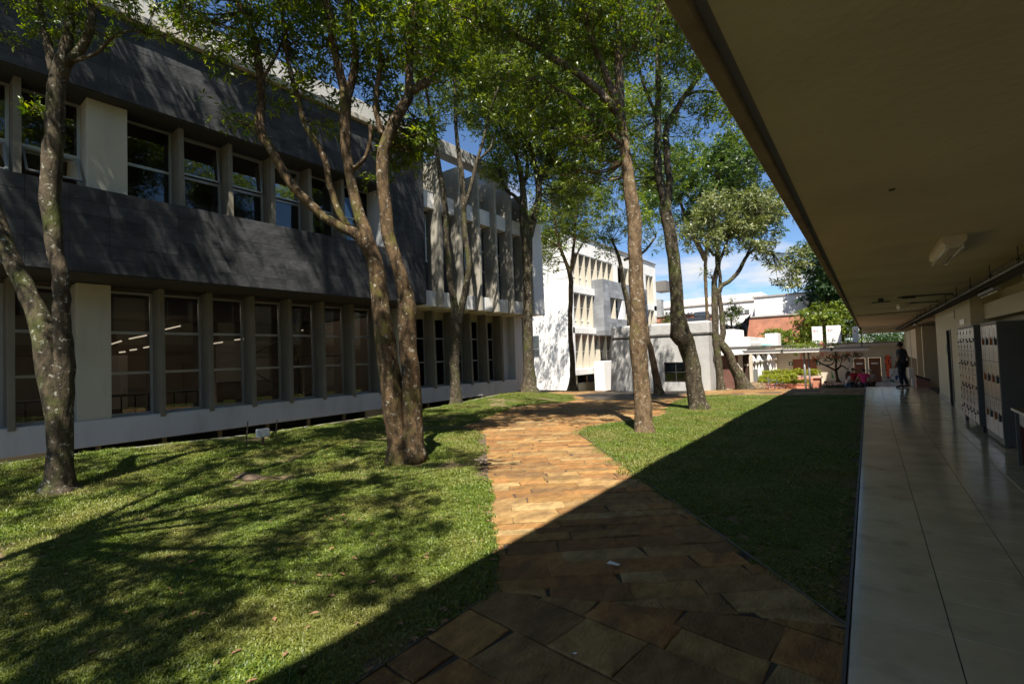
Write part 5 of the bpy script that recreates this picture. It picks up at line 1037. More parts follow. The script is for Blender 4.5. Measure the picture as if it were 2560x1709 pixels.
tree('slender mossy tree on the low mound at the slate building corner', 22.0,
     [[(1326, 990, 42), (1324, 968, 36), (1322, 900, 27), (1320, 800, 25), (1320, 700, 22), (1318, 620, 26), (1310, 540, 22), (1308, 480, 16), (1300, 425, 13), (1288, 385, 10), (1260, 330, 7), (1230, 280, 4)],
      [(1318, 600, 20), (1332, 558, 19), (1346, 500, 17), (1344, 445, 14), (1334, 400, 11), (1320, 340, 8), (1310, 250, 5)], [(1310, 520, 10), (1288, 492, 9), (1264, 472, 8), (1250, 432, 7), (1252, 398, 4)],
      [(1344, 470, 11), (1362, 420, 10), (1384, 370, 8), (1430, 300, 5)], [(1308, 470, 9), (1318, 420, 8), (1312, 350, 5)]],
     [(1310, 380, 130, 90, 0, 2.2), (1400, 330, 130, 110, .5, 2.4), (1290, 270, 130, 110, 0, 2.4), (1420, 440, 100, 70, .5, 1.8), (1250, 430, 40, 36, 0, .8, .6), (1380, 520, 70, 50, .5, 1.2, .8), (1330, 180, 170, 110, 0, 2.6), (1200, 210, 110, 110, .5, 2.2), (1480, 230, 120, 120, 1, 2.4), (1450, 90, 170, 110, 1, 2.6), (1160, 80, 130, 110, 1, 2.2)],
     LEAFO, 0.18, BARK2, None, 3.2, 9, cr=0.5, nspr=17)
tree('thick straight tree on the sunlit grass right of the path', 10.5,
     [[(1612, 1088, 46), (1610, 1060, 46), (1606, 1000, 46), (1602, 920, 44), (1597, 850, 47), (1593, 770, 42), (1590, 700, 40), (1588, 620, 38), (1585, 550, 40), (1576, 480, 36), (1566, 400, 30), (1556, 330, 28), (1548, 262, 28), (1548, 200, 24), (1544, 120, 20), (1546, 40, 17), (1550, -80, 13), (1548, -220, 8)],
      [(1548, 268, 22), (1530, 226, 21), (1518, 195, 20), (1500, 150, 18), (1480, 96, 17), (1456, 20, 15), (1430, -80, 11), (1400, -200, 7)],
      [(1556, 300, 22), (1502, 232, 22), (1450, 188, 20), (1412, 164, 19), (1372, 138, 18), (1334, 114, 16), (1280, 88, 14), (1222, 64, 12), (1165, 46, 10), (1126, 20, 8), (1080, -40, 5)],
      [(1564, 372, 14), (1530, 336, 13), (1506, 310, 12), (1474, 280, 11), (1440, 250, 9), (1396, 224, 7), (1350, 190, 5)],
      [(1546, 150, 10), (1590, 110, 9), (1630, 60, 7), (1660, -20, 4)]],
     [(1460, 70, 170, 90, 0, 1.2, .8), (1290, 60, 150, 70, -.3, 1.0, .8), (1350, 220, 130, 80, .4, .9, .7), (1440, 300, 120, 70, .2, .9), (1560, 90, 120, 100, .2, 1.0, .7), (1500, 380, 110, 70, .5, .8, .9), (1480, -120, 380, 130, 0, 1.9, .6), (1180, 30, 90, 60, -.3, .8), (1500, 210, 70, 60, .5, .6, .6), (1420, 410, 60, 40, .6, .5, .7)],
     LEAF, 0.115, BARK3, None, 19.0, 11, knots=0.05, thin=.93, high=[(-4.4, 9.5, 14, 2.6, 2.4, 1.6, 40), (-4.2, 6.8, 11.5, 2.6, 2.2, 1.2, 60), (-3.0, 11.5, 13.5, 1.6, 2.2, 1.2, 26)])
tree('crooked tree with swollen knee, right of the thick straight tree', 14.3,
     [[(1748, 1032, 46), (1742, 1005, 45), (1734, 950, 44), (1724, 895, 42), (1714, 858, 46), (1702, 836, 54), (1696, 800, 40), (1692, 760, 33), (1688, 700, 32), (1682, 640, 31), (1676, 590, 31), (1666, 530, 30), (1660, 490, 26), (1648, 440, 22), (1644, 380, 18), (1645, 300, 17), (1646, 200, 15), (1644, 110, 13), (1648, 20, 11), (1650, -100, 8)],
      [(1668, 510, 22), (1674, 460, 19), (1667, 390, 17), (1666, 325, 16), (1690, 276, 15), (1718, 232, 13), (1756, 180, 11), (1790, 120, 8)], [(1712, 240, 9), (1742, 230, 8), (1776, 230, 7), (1806, 238, 5), (1822, 270, 3)], [(1646, 300, 9), (1616, 230, 8), (1596, 160, 6), (1590, 60, 4)]],
     [(1680, 120, 110, 120, 0, 1.4), (1640, 300, 90, 80, .4, 1.1, .9), (1770, 210, 75, 60, 0, .8, .9), (1790, 300, 70, 55, .2, .8, 1.2), (1700, 20, 120, 80, 0, 1.4), (1610, 420, 80, 60, .5, .9, .9), (1750, 90, 60, 60, .3, .8), (1660, -120, 260, 110, 0, 1.6, .6), (1840, 330, 45, 30, .3, .5), (1560, 450, 100, 70, 6, 2.0, .3), (1600, 350, 100, 90, 6, 2.0, .3), (1500, 320, 110, 110, 7, 2.2, .3), (1690, 420, 60, 70, 5, 1.6, .25), (1620, 250, 120, 80, 5, 2, .25)],
     LEAF, 0.13, BARK2, None, 11.0, 13)
tree('short leaning sawn-off trunk before the rough grey wall', 21.0,
     [[(1648, 986, 22), (1642, 950, 19), (1634, 910, 17), (1626, 870, 15), (1618, 840, 14), (1614, 812, 14)], [(1615, 816, 13), (1612, 808, 14)]], [], None, 0.1, BARK3, sink=0.05)
tree('thin leafy tree standing before the far white building corner', 30.0,
     [[(1432, 976, 22), (1431, 940, 15), (1430, 890, 13), (1425, 820, 12), (1427, 740, 12), (1426, 690, 12), (1414, 655, 9), (1400, 618, 8), (1388, 560, 6), (1376, 500, 4)], [(1426, 690, 9), (1430, 650, 8), (1436, 600, 7), (1440, 540, 5), (1452, 480, 3)], [(1428, 680, 5), (1440, 640, 5), (1462, 600, 3)], [(1400, 618, 5), (1370, 600, 4), (1340, 590, 3)]],
     [(1350, 630, 55, 60, 0, 1.5, 1.2), (1400, 560, 90, 70, .5, 2.0), (1450, 520, 80, 80, 1, 2.0), (1340, 690, 35, 30, 0, .8, 1.2), (1340, 560, 50, 50, 0, 1.5), (1420, 470, 90, 60, 1, 2.0)],
     LEAFO, 0.19, BARK1, None, 2.4, 15, cr=0.55, nspr=14, nleaf=7, high=[(-19, 31, 10.5, 2.4, 1.6, 2.2, 20), (-22.5, 31.5, 9.4, 2.2, 1.6, 2.6, 28), (-25.5, 31.5, 11.0, 2.0, 1.6, 3, 28)])
tree('pale thin trunk half hidden behind the mound tree', 26.0, [[(1309, 968, 20), (1308, 930, 16), (1312, 880, 14), (1308, 830, 12), (1304, 780, 11), (1306, 700, 9), (1300, 600, 6)]], [(1300, 560, 60, 60, 0, 1.2)], LEAFO, 0.2, BARK3, None, 1.5, 16, cr=0.5)
tree('thin forked tree with round crown left of the thick straight trunk', 26.0,
     [[(1580, 985, 16), (1578, 900, 15), (1575, 800, 15), (1570, 762, 14), (1564, 735, 13), (1557, 705, 12), (1551, 660, 10), (1543, 632, 8), (1530, 600, 5)], [(1560, 650, 8), (1600, 636, 7), (1622, 616, 6), (1640, 590, 4)]],
     [(1500, 610, 45, 35, 0, 1.0, 1.2), (1540, 570, 60, 45, 0, 1.2), (1600, 560, 60, 55, 0, 1.2), (1640, 590, 30, 30, 0, .7), (1520, 650, 30, 20, 0, .6), (1560, 500, 80, 50, .4, 1.5)],
     LEAF, 0.19, BARK2, None, 2.0, 17, cr=0.42, nspr=13)
tree('twin-stemmed tree with pale drooping crown beside the brick wall', 25.0,
     [[(1804, 985, 26), (1800, 950, 19), (1796, 905, 18), (1790, 860, 18), (1788, 800, 18), (1787, 750, 17), (1786, 705, 15), (1794, 665, 13), (1792, 620, 11), (1786, 570, 9), (1780, 520, 6)],
      [(1866, 984, 46), (1856, 960, 36), (1840, 925, 26), (1824, 892, 24), (1808, 866, 23), (1802, 850, 20), (1808, 830, 16), (1806, 806, 14), (1803, 770, 13), (1798, 735, 12), (1800, 722, 13), (1806, 712, 13), (1822, 704, 11), (1842, 684, 11), (1856, 660, 10), (1872, 634, 8), (1900, 622, 6), (1930, 632, 4)],
      [(1787, 700, 10), (1779, 690, 10)], [(1800, 730, 10), (1800, 690, 9), (1798, 660, 8), (1812, 620, 7), (1830, 570, 5)], [(1786, 640, 7), (1762, 612, 5), (1736, 600, 3)], [(1858, 660, 6), (1880, 600, 5), (1890, 540, 4)]],
     [(1760, 560, 60, 50, 0, 1.2, 1.2), (1820, 510, 80, 45, 0, 1.5, 1.2), (1890, 540, 80, 55, 0, 1.5, 1.2), (1810, 590, 70, 45, 0, 1.3, 1.1), (1900, 610, 60, 40, 0, 1.1, 1.1), (1725, 590, 32, 40, 0, .8, 1.3), (1945, 640, 36, 42, 0, .7, 1.2), (1955, 690, 40, 32, .1, .7, 1.2), (1985, 640, 44, 40, 0, .8, 1.2), (1995, 690, 30, 26, 0, .6, 1.2), (1930, 500, 50, 36, 0, 1.0, 1.1), (1840, 560, 90, 40, .3, 1.2), (1760, 690, 18, 18, 0, .4, 1.2)],
     LEAFP, 0.22, BARK2, None, 3.2, 19, cr=0.36, nspr=11, nleaf=7)
tree('large dark rounded tree behind the pale drooping crown', 44.0,
     [[(1770, 960, 9), (1768, 800, 8), (1764, 650, 9), (1780, 520, 8), (1800, 430, 8)], [(1764, 650, 14), (1720, 560, 10), (1690, 470, 6)], [(1768, 600, 14), (1850, 520, 10), (1890, 450, 6)]],
     [(1850, 430, 90, 75, 0, 4.0, 1.2), (1760, 470, 90, 70, 0, 4.0), (1690, 420, 80, 80, 0, 4.0), (1910, 500, 50, 50, 0, 3.0), (1650, 520, 70, 60, 0, 3.0, .8), (1800, 380, 70, 40, 0, 3.0, 1.2), (1740, 560, 70, 40, 0, 3.0, 1.0), (1840, 540, 80, 50, 2, 3.0, 1.0), (1900, 560, 60, 50, 2, 3.0)],
     LEAFM, 0.30, BARK1, None, 0.9, 21, cr=0.9, nspr=16, nleaf=8, wl=0.42)
tree('tall dark-leaved tree rising behind the corridor eave', 52.0,
     [[(2080, 920, 16), (2078, 800, 14), (2066, 740, 12), (2050, 690, 8)], [(2078, 790, 9), (2110, 740, 6)]],
     [(2050, 700, 45, 55, 0, 3.0, 1.3), (2090, 740, 50, 50, 0, 3.0, 1.2), (2030, 640, 35, 40, 0, 2.5, 1.2), (2120, 700, 60, 60, 0, 3.0), (2040, 755, 30, 25, 0, 2)],
     LEAFD, 0.34, BARK1, None, 1.1, 23, cr=0.8, nspr=14, nleaf=8, wl=0.42)
tree('sunny yellow-green bushy tree behind the roof cabinets', 50.0,
     [[(2064, 900, 12), (2062, 840, 10), (2050, 800, 7), (2040, 770, 4)], [(2110, 880, 8), (2106, 810, 6), (2100, 770, 4)]],
     [(2040, 800, 42, 38, 0, 2.5, 1.3), (2085, 800, 45, 45, .5, 2.5, 1.3), (2120, 800, 30, 50, 0, 2.0, 1.3), (2020, 840, 26, 30, 0, 1.5, 1.2), (2120, 850, 25, 30, 0, 1.5)],
     LEAFO, 0.30, BARK3, None, 1.3, 25, cr=0.7, nspr=13, nleaf=7, wl=0.42)
tree('dark bushes glimpsed under the far end of the corridor roof', 56.0, [[(2215, 905, 8), (2214, 880, 6), (2212, 858, 4)]], [(2200, 850, 60, 26, 0, 2.0, 1.4), (2270, 852, 55, 24, 0, 2.0, 1.4)], LEAFD, 0.30, BARK1, None, 1.6, 26, cr=0.6, nspr=14)
tree('small round-leaved tree before the sunlit red brick wall', 46.0,
     [[(1945, 900, 8), (1944, 862, 7), (1936, 842, 5), (1930, 826, 4)], [(1944, 862, 5), (1958, 845, 4), (1964, 834, 3)]],
     [(1928, 830, 20, 12, 0, 1.0, 1.5), (1962, 838, 18, 10, 0, 1.0, 1.5), (1945, 856, 25, 14, 0, 1.2, 1.4), (1985, 868, 30, 10, 0, 1.0, 1.2)],
     LEAF, 0.22, BARK1, None, 4.0, 27, cr=0.4, nspr=14, nleaf=7, wl=0.42)
tree('young dark green tree beside the shade net', 48.0, [[(1830, 880, 8), (1829, 840, 6), (1828, 790, 4)]], [(1826, 790, 22, 30, 0, 1.5, 1.4), (1830, 770, 12, 22, 0, 1.0, 1.4)], LEAF, 0.26, BARK1, None, 2.2, 29, cr=0.5, nspr=13)
tree('green shrubby tree behind the grey outbuilding roof', 48.0, [[(1668, 900, 8), (1668, 860, 6), (1666, 830, 4)]], [(1666, 812, 26, 28, 0, 1.5, 1.4)], LEAFP, 0.28, BARK1, None, 2.0, 30, cr=0.5, nspr=13)
# two trees standing outside the frame; their crowns shade the lawn
def free_tree(label, base, top, crown, n, seed, L=0.13):
    rs = np.random.default_rng(seed); t = thing('tree', label, 'tree', base); m = MB(); b = np.array(base, float); c = np.array(top, float)
    sp = spline([[*b, .2], [*(b*.6+c*.4+[.2, .1, 0]), .15], [*c, .08]], .25); m.tube(sp[:, :3], sp[:, 3], 12, True, .06, seed); C = []; RRr = []
    for (cx, cy, cz, rx, ry, rz, w) in crown:
        k = int(n*w); u = unit(rs.normal(size=(k, 3)))*rs.random((k, 1))**.42; C.append(np.array([cx, cy, cz])+u*np.array([rx, ry, rz])); RRr.append(np.ones((k, 3))*rs.uniform(.14, .34, (k, 1)))
        q = spline([[*c, .07], [*((c+[cx, cy, cz])/2+[0, 0, -.3]), .05], [cx, cy, cz, .02]], .3); m.tube(q[:, :3], q[:, 3], 7, False)
    C = np.vstack(C); RRr = np.vstack(RRr); m.build('trunk', BARK1, t, smooth=True); V, F, ti = leaf_arrays(rs, C, RRr, 11, 6, L); np_mesh('foliage', V, F, LEAF, np.repeat(ti[:, None], 3, 1), t)['kind'] = 'stuff'
free_tree('broad leafy tree behind the camera shading the left lawn', (-5.4, -3.6, -.1), (-5.0, -1.8, 6.0), [(-5.6, -.2, 8.4, 2.6, 2.0, 1.0, 1.0), (-3.4, -2.2, 7.6, 2.0, 1.5, .8, .75), (-7.8, .6, 9.0, 1.9, 1.7, .9, .65), (-2.2, -3.0, 7.8, 1.4, 1.2, .7, .4), (-4.4, 1.2, 9.6, 1.6, 1.1, .6, .4), (-2.9, -.6, 8.6, 1.4, 1.2, .6, .45), (-1.6, -1.2, 8.2, .9, .9, .5, .16), (-2.4, 1.3, 9.8, .9, .8, .4, .14), (-6.8, 2.2, 10.4, 1.6, 1.2, .7, .4), (-1.4, -2.9, 8.2, 1.1, .7, .5, .28), (-.6, -1.9, 8.6, .6, .5, .4, .08)], 150, 41, .125)
free_tree('second leafy tree left of the camera beside the slate wall', (-9.5, -4.5, 0), (-8.8, -3.0, 6.0), [(-9.0, -1.8, 8.0, 2.0, 1.8, 1.0, 1), (-7.0, -2.8, 8.2, 1.6, 1.6, .8, .7)], 100, 43, .125)

# stump, log and plank beside the pale-crowned tree
S0 = at(1890, 985, 26.5)
m = MB(); a = at(1872, 968, 26.5); b = at(1912, 972, 26.3)
m.tube([a, (a+b)/2+[0, 0, .03], b], [.28, .30, .24], 12, True, .1, 3); tag(m.build('fallen_log', BARK3, None, smooth=True), 'short pale fallen log at the foot of the twin-stemmed tree', 'log')
m = MB(); a = at(1842, 908, 26.8); b = at(1876, 961, 26.4); m.tube([a, b], .05, 6); tag(m.build('leaning_plank', FINL), 'pale pole leaning against the twin-stemmed tree', 'pole')

# ------------------------------------------------------------------ planting in the court
def bush(name, label, cat, C, Rr, leaf, L, nspr, nleaf, seed, wl=.42, up=.8, parent=None):
    rs = np.random.default_rng(seed); V, F, ti = leaf_arrays(rs, np.array(C, float), np.array(Rr, float), nspr, nleaf, L, wl, .15, up)
    o = np_mesh(name, V, F, leaf, np.repeat(ti[:, None], 3, 1), parent); return o
hr = np.random.default_rng(51)
hx0, hx1 = pa[0]+.1, pb[0]-.1
def hedge_row(x0, y0, x1, y1, z, n, h): return [[x0+(x1-x0)*t+hr.normal(0, .06), y0+(y1-y0)*t+hr.normal(0, .1), z+hr.normal(0, .05)] for t in np.linspace(0, 1, n)], [[.26, .26, h]]*n
C1, R1_ = hedge_row(hx0, 38.42, hx1, 38.42, ztop+.16, 26, .22); o = bush('clipped_hedge', '', '', C1, R1_, LEAFY, .095, 80, 6, 52); tag(o, 'front row of bright yellow-green hedge above the low brick planter', 'hedge', 'yellow-green hedges in the court')
pxL = ony(1858, 945, 42.0); pxR = ony(2045, 934, 43)
C2, R2_ = hedge_row(pxL[0]+1.0, 40.6, pxR[0], 42.6, ztop+.66, 26, .26); o = bush('clipped_hedge', '', '', C2, R2_, LEAFY, .095, 80, 6, 53); tag(o, 'back row of yellow-green hedge reaching the tall brick planter end', 'hedge', 'yellow-green hedges in the court')
C3, R3_ = hedge_row(hx0+.2, 38.9, hx0+1.2, 40.6, ztop+.40, 12, .28); c4, r4_ = hedge_row(hx0+.8, 38.9, hx0+2.2, 40.2, ztop+.42, 12, .24); o = bush('clipped_hedge', '', '', C3+c4, R3_+r4_, LEAFY, .095, 80, 6, 54); tag(o, 'rounded left end of the yellow-green hedge by the louvres', 'hedge', 'yellow-green hedges in the court')
o = bush('ground_flowers', '', '', [[hx0+.4+.35*k, 38.3, ztop+.05] for k in range(14)], [[.15, .06, .05]]*14, PETAL, .06, 4, 4, 55); tag(o, 'low pink and white flowers along the planter rim', 'flowers'); o['kind'] = 'stuff'
o = bush('ivy', '', '', [[-1.0+1.1*math.cos(t), 35.2+.9*math.sin(t), COURT_Z+.5] for t in np.linspace(0, 6.28, 22)]+[[-1+.5*math.cos(t), 35.2+.4*math.sin(t), COURT_Z+.52] for t in np.linspace(0, 6.28, 8)], [[.3, .3, .14]]*30, LEAFD, .12, 16, 6, 56); tag(o, 'dark ivy filling the round brick planter', 'ivy'); o['kind'] = 'stuff'
o = bush('climbing_shrub', '', '', [[p0+.45+hr.normal(0, .05), 33.5, COURT_Z+.1+.12*k] for k in range(5)], [[.16, .16, .1]]*5, LEAFD, .1, 12, 6, 57); tag(o, 'small dark shrub at the foot of the canopy post', 'shrub')
# dracaena with arching striped leaves
dp = ony(1966, 945, 44.5); DR = thing('dracaena', 'arching pale green dracaena by the louvred screen', 'plant', (dp[0], 44.5, dp[2]-.9)); 
m = MB(); m.tube([(dp[0], 44.5, dp[2]-.9), (dp[0], 44.5, dp[2])], .06, 6); m.build('stem', BARK1, DR); m = MB(); _rs = np.random.default_rng(61)
for k in range(46):
    th = k*2.4; l = _rs.uniform(.6, 1.0); u0 = np.array([math.cos(th), math.sin(th), 0]); w0 = np.array([-math.sin(th), math.cos(th), 0])*.055; c0 = np.array([dp[0], 44.5, dp[2]-.15+.35*_rs.random()]); e = _rs.uniform(.2, 1.0); pr = None
    for s in range(6):
        t = s/5; c = c0+u0*l*t*.9+ZU*l*(e*t*1.1-1.15*t*t); w = w0*(1-t)**.5*(1 if s else .5); 
        if pr is not None: m.quad(pr[0], c-w, c+w, pr[1])
        pr = (c-w, c+w)
m.build('leaf', leaf_mat('leaf_stripe', (.12, .19, .06), (.12, .19, .06), (1.3, 1.3, .6)), DR)['kind'] = 'stuff'
# flowering tree
FT = tree('spreading tree with pink flowers growing from the round planter', depth((-1.15, 35.2, 0)),
     [[(2094, 952, 7), (2092, 938, 7), (2090, 926, 7)], [(2090, 926, 7), (2078, 920, 5), (2066, 914, 5), (2052, 908, 4), (2040, 900, 3), (2030, 890, 2)], [(2090, 926, 6), (2098, 918, 5), (2106, 914, 4), (2120, 924, 3)], [(2090, 930, 5), (2090, 900, 5), (2089, 885, 4), (2086, 865, 3)], [(2100, 918, 4), (2104, 900, 3), (2106, 885, 3)], [(2090, 938, 5), (2098, 950, 4), (2104, 956, 3)], [(2066, 914, 3), (2080, 910, 3), (2086, 900, 2)]],
     [(2060, 896, 26, 10, 0, 1.0, 1.2), (2100, 890, 30, 12, 0, 1.0, 1.2), (2140, 893, 26, 12, 0, .9, 1.2), (2080, 862, 24, 10, 0, .8, 1.0), (2045, 866, 30, 8, .3, .8, .9), (2036, 893, 16, 10, 0, .6, 1.0), (2150, 884, 16, 8, 0, .6)],
     LEAFD, .13, BARK2, None, 7.0, 33, 'flowering_tree', cr=.25, nspr=8, sink=.02)
_d = depth((-1.15, 35.2, 0)); fr = np.random.default_rng(71); FC = np.array([at(x+fr.normal(0, 4), y+fr.normal(0, 2.5), _d-.3+fr.normal(0, .3)) for (x, y) in [(2054, 881), (2056, 858), (2030, 894), (2046, 894), (2080, 888), (2104, 880), (2122, 886), (2000, 888), (1999, 898), (2140, 882), (2066, 870), (2058, 864), (2110, 898), (2092, 896), (2150, 893), (2062, 882)]])
V, F, ti = leaf_arrays(fr, FC, np.ones((len(FC), 3))*.13, 6, 5, .10, .6, 0, .6); np_mesh('blossom', V, F, PETAL, np.repeat(ti[:, None], 3, 1), FT)['kind'] = 'stuff'
vb = np.array([at(x, y, _d+3) for (x, y) in [(1985, 872), (2000, 866), (2015, 868), (2030, 864), (1995, 876), (2040, 860), (2070, 856), (1978, 862)]])
V, F, ti = leaf_arrays(fr, vb, np.ones((len(vb), 3))*[.6, .4, .3], 16, 6, .16, .45); o = np_mesh('creeper', V, F, LEAFO, np.repeat(ti[:, None], 3, 1)); tag(o, 'leafy creeper spilling over the canopy roof', 'creeper'); o['kind'] = 'stuff'

# ------------------------------------------------------------------ lawn: real blades in tufts placed over the grass areas
def tuft(seed, n, size, h):
    rs = np.random.default_rng(seed); p = rs.uniform(-size, size, (n, 2)); th = rs.uniform(0, 6.28, n); l = h*rs.uniform(.5, 1.25, n); w = rs.uniform(.0022, .0042, n); lean = rs.uniform(.35, 1.3, n)
    ux = np.stack([np.cos(th), np.sin(th)], 1); wx = np.stack([-np.sin(th), np.cos(th)], 1)*w[:, None]
    b = np.zeros((n, 3)); b[:, :2] = p
    md = b.copy(); md[:, :2] += ux*(l*.35*lean)[:, None]; md[:, 2] = l*.62/np.sqrt(1+.25*lean**2); tp = b.copy(); tp[:, :2] += ux*(l*lean*.85)[:, None]; tp[:, 2] = l*.80/np.sqrt(1+lean**2)*1.0
    W3 = np.concatenate([wx, np.zeros((n, 1))], 1); V = np.stack([b-W3, b+W3, md+W3*.9, md-W3*.9, tp], 1).reshape(-1, 3); k = np.arange(n)*5
    F = np.concatenate([np.stack([k, k+1, k+2], 1), np.stack([k, k+2, k+3], 1), np.stack([k+3, k+2, k+4], 1)]); ti = np.repeat(np.clip(rs.beta(1.3, 1.9, n), 0, 1), 5)
    o = np_mesh('grass_tuft', V, F, BLADE, np.repeat(ti[:, None], 3, 1)); COL.objects.unlink(o); return o
tc_ = bpy.data.collections.new('grass_tufts')
for i in range(4): tc_.objects.link(tuft(100+i, 170, .075, .040))
tcf = bpy.data.collections.new('far_grass_tufts')
for i in range(3): tcf.objects.link(tuft(110+i, 160, .16, .045))
def gn_scatter(o, coll):
    ng = bpy.data.node_groups.new('scatter_grass', 'GeometryNodeTree'); ng.interface.new_socket('Geometry', in_out='INPUT', socket_type='NodeSocketGeometry'); ng.interface.new_socket('Geometry', in_out='OUTPUT', socket_type='NodeSocketGeometry')
    N = ng.nodes; gi = N.new('NodeGroupInput'); go = N.new('NodeGroupOutput'); ip = N.new('GeometryNodeInstanceOnPoints'); ci = N.new('GeometryNodeCollectionInfo'); ci.inputs['Collection'].default_value = coll; ci.inputs['Separate Children'].default_value = True; ci.inputs['Reset Children'].default_value = True
    rv = N.new('FunctionNodeRandomValue'); rv.data_type = 'FLOAT_VECTOR'; rv.inputs[0].default_value = (-.12, -.12, 0); rv.inputs[1].default_value = (.12, .12, 6.283)
    na = N.new('GeometryNodeInputNamedAttribute'); na.data_type = 'FLOAT'; na.inputs['Name'].default_value = 'size'
    l = ng.links; l.new(gi.outputs[0], ip.inputs['Points']); l.new(ci.outputs[0], ip.inputs['Instance']); ip.inputs['Pick Instance'].default_value = True; l.new(rv.outputs[0], ip.inputs['Rotation']); l.new(na.outputs[0], ip.inputs['Scale']); l.new(ip.outputs[0], go.inputs[0])
    md = o.modifiers.new('scatter', 'NODES'); md.node_group = ng
def fbm(x, y, seed):
    rs = np.random.default_rng(seed); v = 0*x
    for k in range(9): f = rs.uniform(.5, 3.4); a = rs.uniform(0, 6.28); v = v+np.sin(f*(x*math.cos(a)+y*math.sin(a))+rs.uniform(0, 6.28)+.8*np.sin(f*.7*y+k))/9*(1.6/f**.5)
    return v
def edge_dist(x, y, segs):
    d = np.full(x.shape, 9.0)
    for (a, b) in segs:
        vx, vy = b[0]-a[0], b[1]-a[1]; t = np.clip(((x-a[0])*vx+(y-a[1])*vy)/(vx*vx+vy*vy), 0, 1); d = np.minimum(d, np.hypot(x-a[0]-t*vx, y-a[1]-t*vy))
    return d
LAWN_L = [(-2.31, -2.0), L1, L2, L3, L4, L5, (-11.4, 19.6), (-14.6, 20.0), (-14.6, 19.9), (-12.62, 19.8), (-12.62, -2.0)]
LAWN_R = [R1, (-.19, 20.62), (-5.75, 20.62), R7, R6, R5, R4, R3, R2]
TR_B = [(-9.6, 1.63, .34), (-6.5, 5.5, .38), (-4.04, 10.1, .30), (-4.25, 14.8, .34), (-12.7, 13.3, .2), (-12.7, 17.8, .3)]
def scatter(name, poly, d0, d1, per, coll, seed, label, bare_seg, bare_w, sc=1.0, bald=.75):
    rs = np.random.default_rng(seed); px = [p[0] for p in poly]; py = [p[1] for p in poly]; n = int(per*(max(px)-min(px))*(max(py)-min(py)))
    x = rs.uniform(min(px), max(px), n); y = rs.uniform(min(py), max(py), n); dd = np.hypot(x, y); k = in_poly(x, y, poly) & (dd >= d0) & (dd < d1) & ((x*_F[0]+y*_F[1]) > .35)
    x, y = x[k], y[k]; sd = edge_dist(x, y, bare_seg); fb = fbm(x, y, 5)+.5*fbm(2.3*x, 2.3*y, 8); k = (sd > bare_w*(1+.5*fb)) & (fb < bald+rs.normal(0, .16, len(x)))
    for (tx, ty, tr) in TR_B: k &= np.hypot(x-tx, y-ty) > tr
    x, y, fb = x[k], y[k], fb[k]; me = bpy.data.meshes.new(name); me.vertices.add(len(x)); me.vertices.foreach_set('co', np.stack([x, y, g(x, y)-.012], 1).astype(np.float32).ravel())
    a = me.attributes.new('size', 'FLOAT', 'POINT'); a.data.foreach_set('value', (sc*np.clip(1.05-.55*fb+rs.normal(0, .12, len(x)), .5, 1.6)).astype(np.float32))
    o = bpy.data.objects.new(name, me); COL.objects.link(o); gn_scatter(o, coll); tag(o, label, 'grass'); o['kind'] = 'stuff'; return len(x)
segL = [(L0, L1), (L1, L2), (L2, L3)]; segR = [((-.12, 3.6), (-.12, 20.6))]
scatter('grass', LAWN_L, 0, 7.0, 330, tc_, 1, 'dappled short green grass of the near left lawn', segL, .05)
scatter('grass', LAWN_L, 7.0, 40, 75, tcf, 2, 'short grass of the left lawn towards the slate building', segL, .12, 1.0, .5)
scatter('grass', LAWN_R, 0, 7.0, 330, tc_, 3, 'shaded grass wedge between path and corridor floor', segR, .14, 1.0, .65)
scatter('grass', LAWN_R, 7.0, 40, 80, tcf, 4, 'grass of the right lawn farther from the camera', segR, .14, 1.0, .7)
# strips of open soil along the edges
m = MB()
for a, b in (((-.20, 3.9), (-.20, 20.6)),):
    n = 60
    for k in range(n):
        y0 = a[1]+(b[1]-a[1])*k/n; y1 = a[1]+(b[1]-a[1])*(k+1)/n; w0 = .22+.05*math.sin(y0*3)+.03*math.sin(y0*11); w1 = .22+.05*math.sin(y1*3)+.03*math.sin(y1*11)
        if y1 < 5.2: w0 = min(w0, (y0-3.62)*.9); w1 = min(w1, (y1-3.62)*.9)
        m.quad((a[0]-w0, y0, float(g(a[0], y0))+.003), (a[0], y0, float(g(a[0], y0))+.003), (a[0], y1, float(g(a[0], y1))+.003), (a[0]-w1, y1, float(g(a[0], y1))+.003))
for (a, b) in segL:
    n = 16; L_ = math.hypot(b[0]-a[0], b[1]-a[1]); nx, ny = -(b[1]-a[1])/L_, (b[0]-a[0])/L_
    for k in range(n):
        p = [a[i]+(b[i]-a[i])*k/n for i in (0, 1)]; q = [a[i]+(b[i]-a[i])*(k+1)/n for i in (0, 1)]; w = .13+.03*math.sin(p[1]*5)+.02*math.sin(p[0]*13); w2 = .13+.03*math.sin(q[1]*5)+.02*math.sin(q[0]*13)
        m.quad((p[0], p[1], float(g(*p))+.003), (q[0], q[1], float(g(*q))+.003), (q[0]+nx*w2, q[1]+ny*w2, float(g(*q))+.003), (p[0]+nx*w, p[1]+ny*w, float(g(*p))+.003))
struct(m.build('bare_soil', BARE))
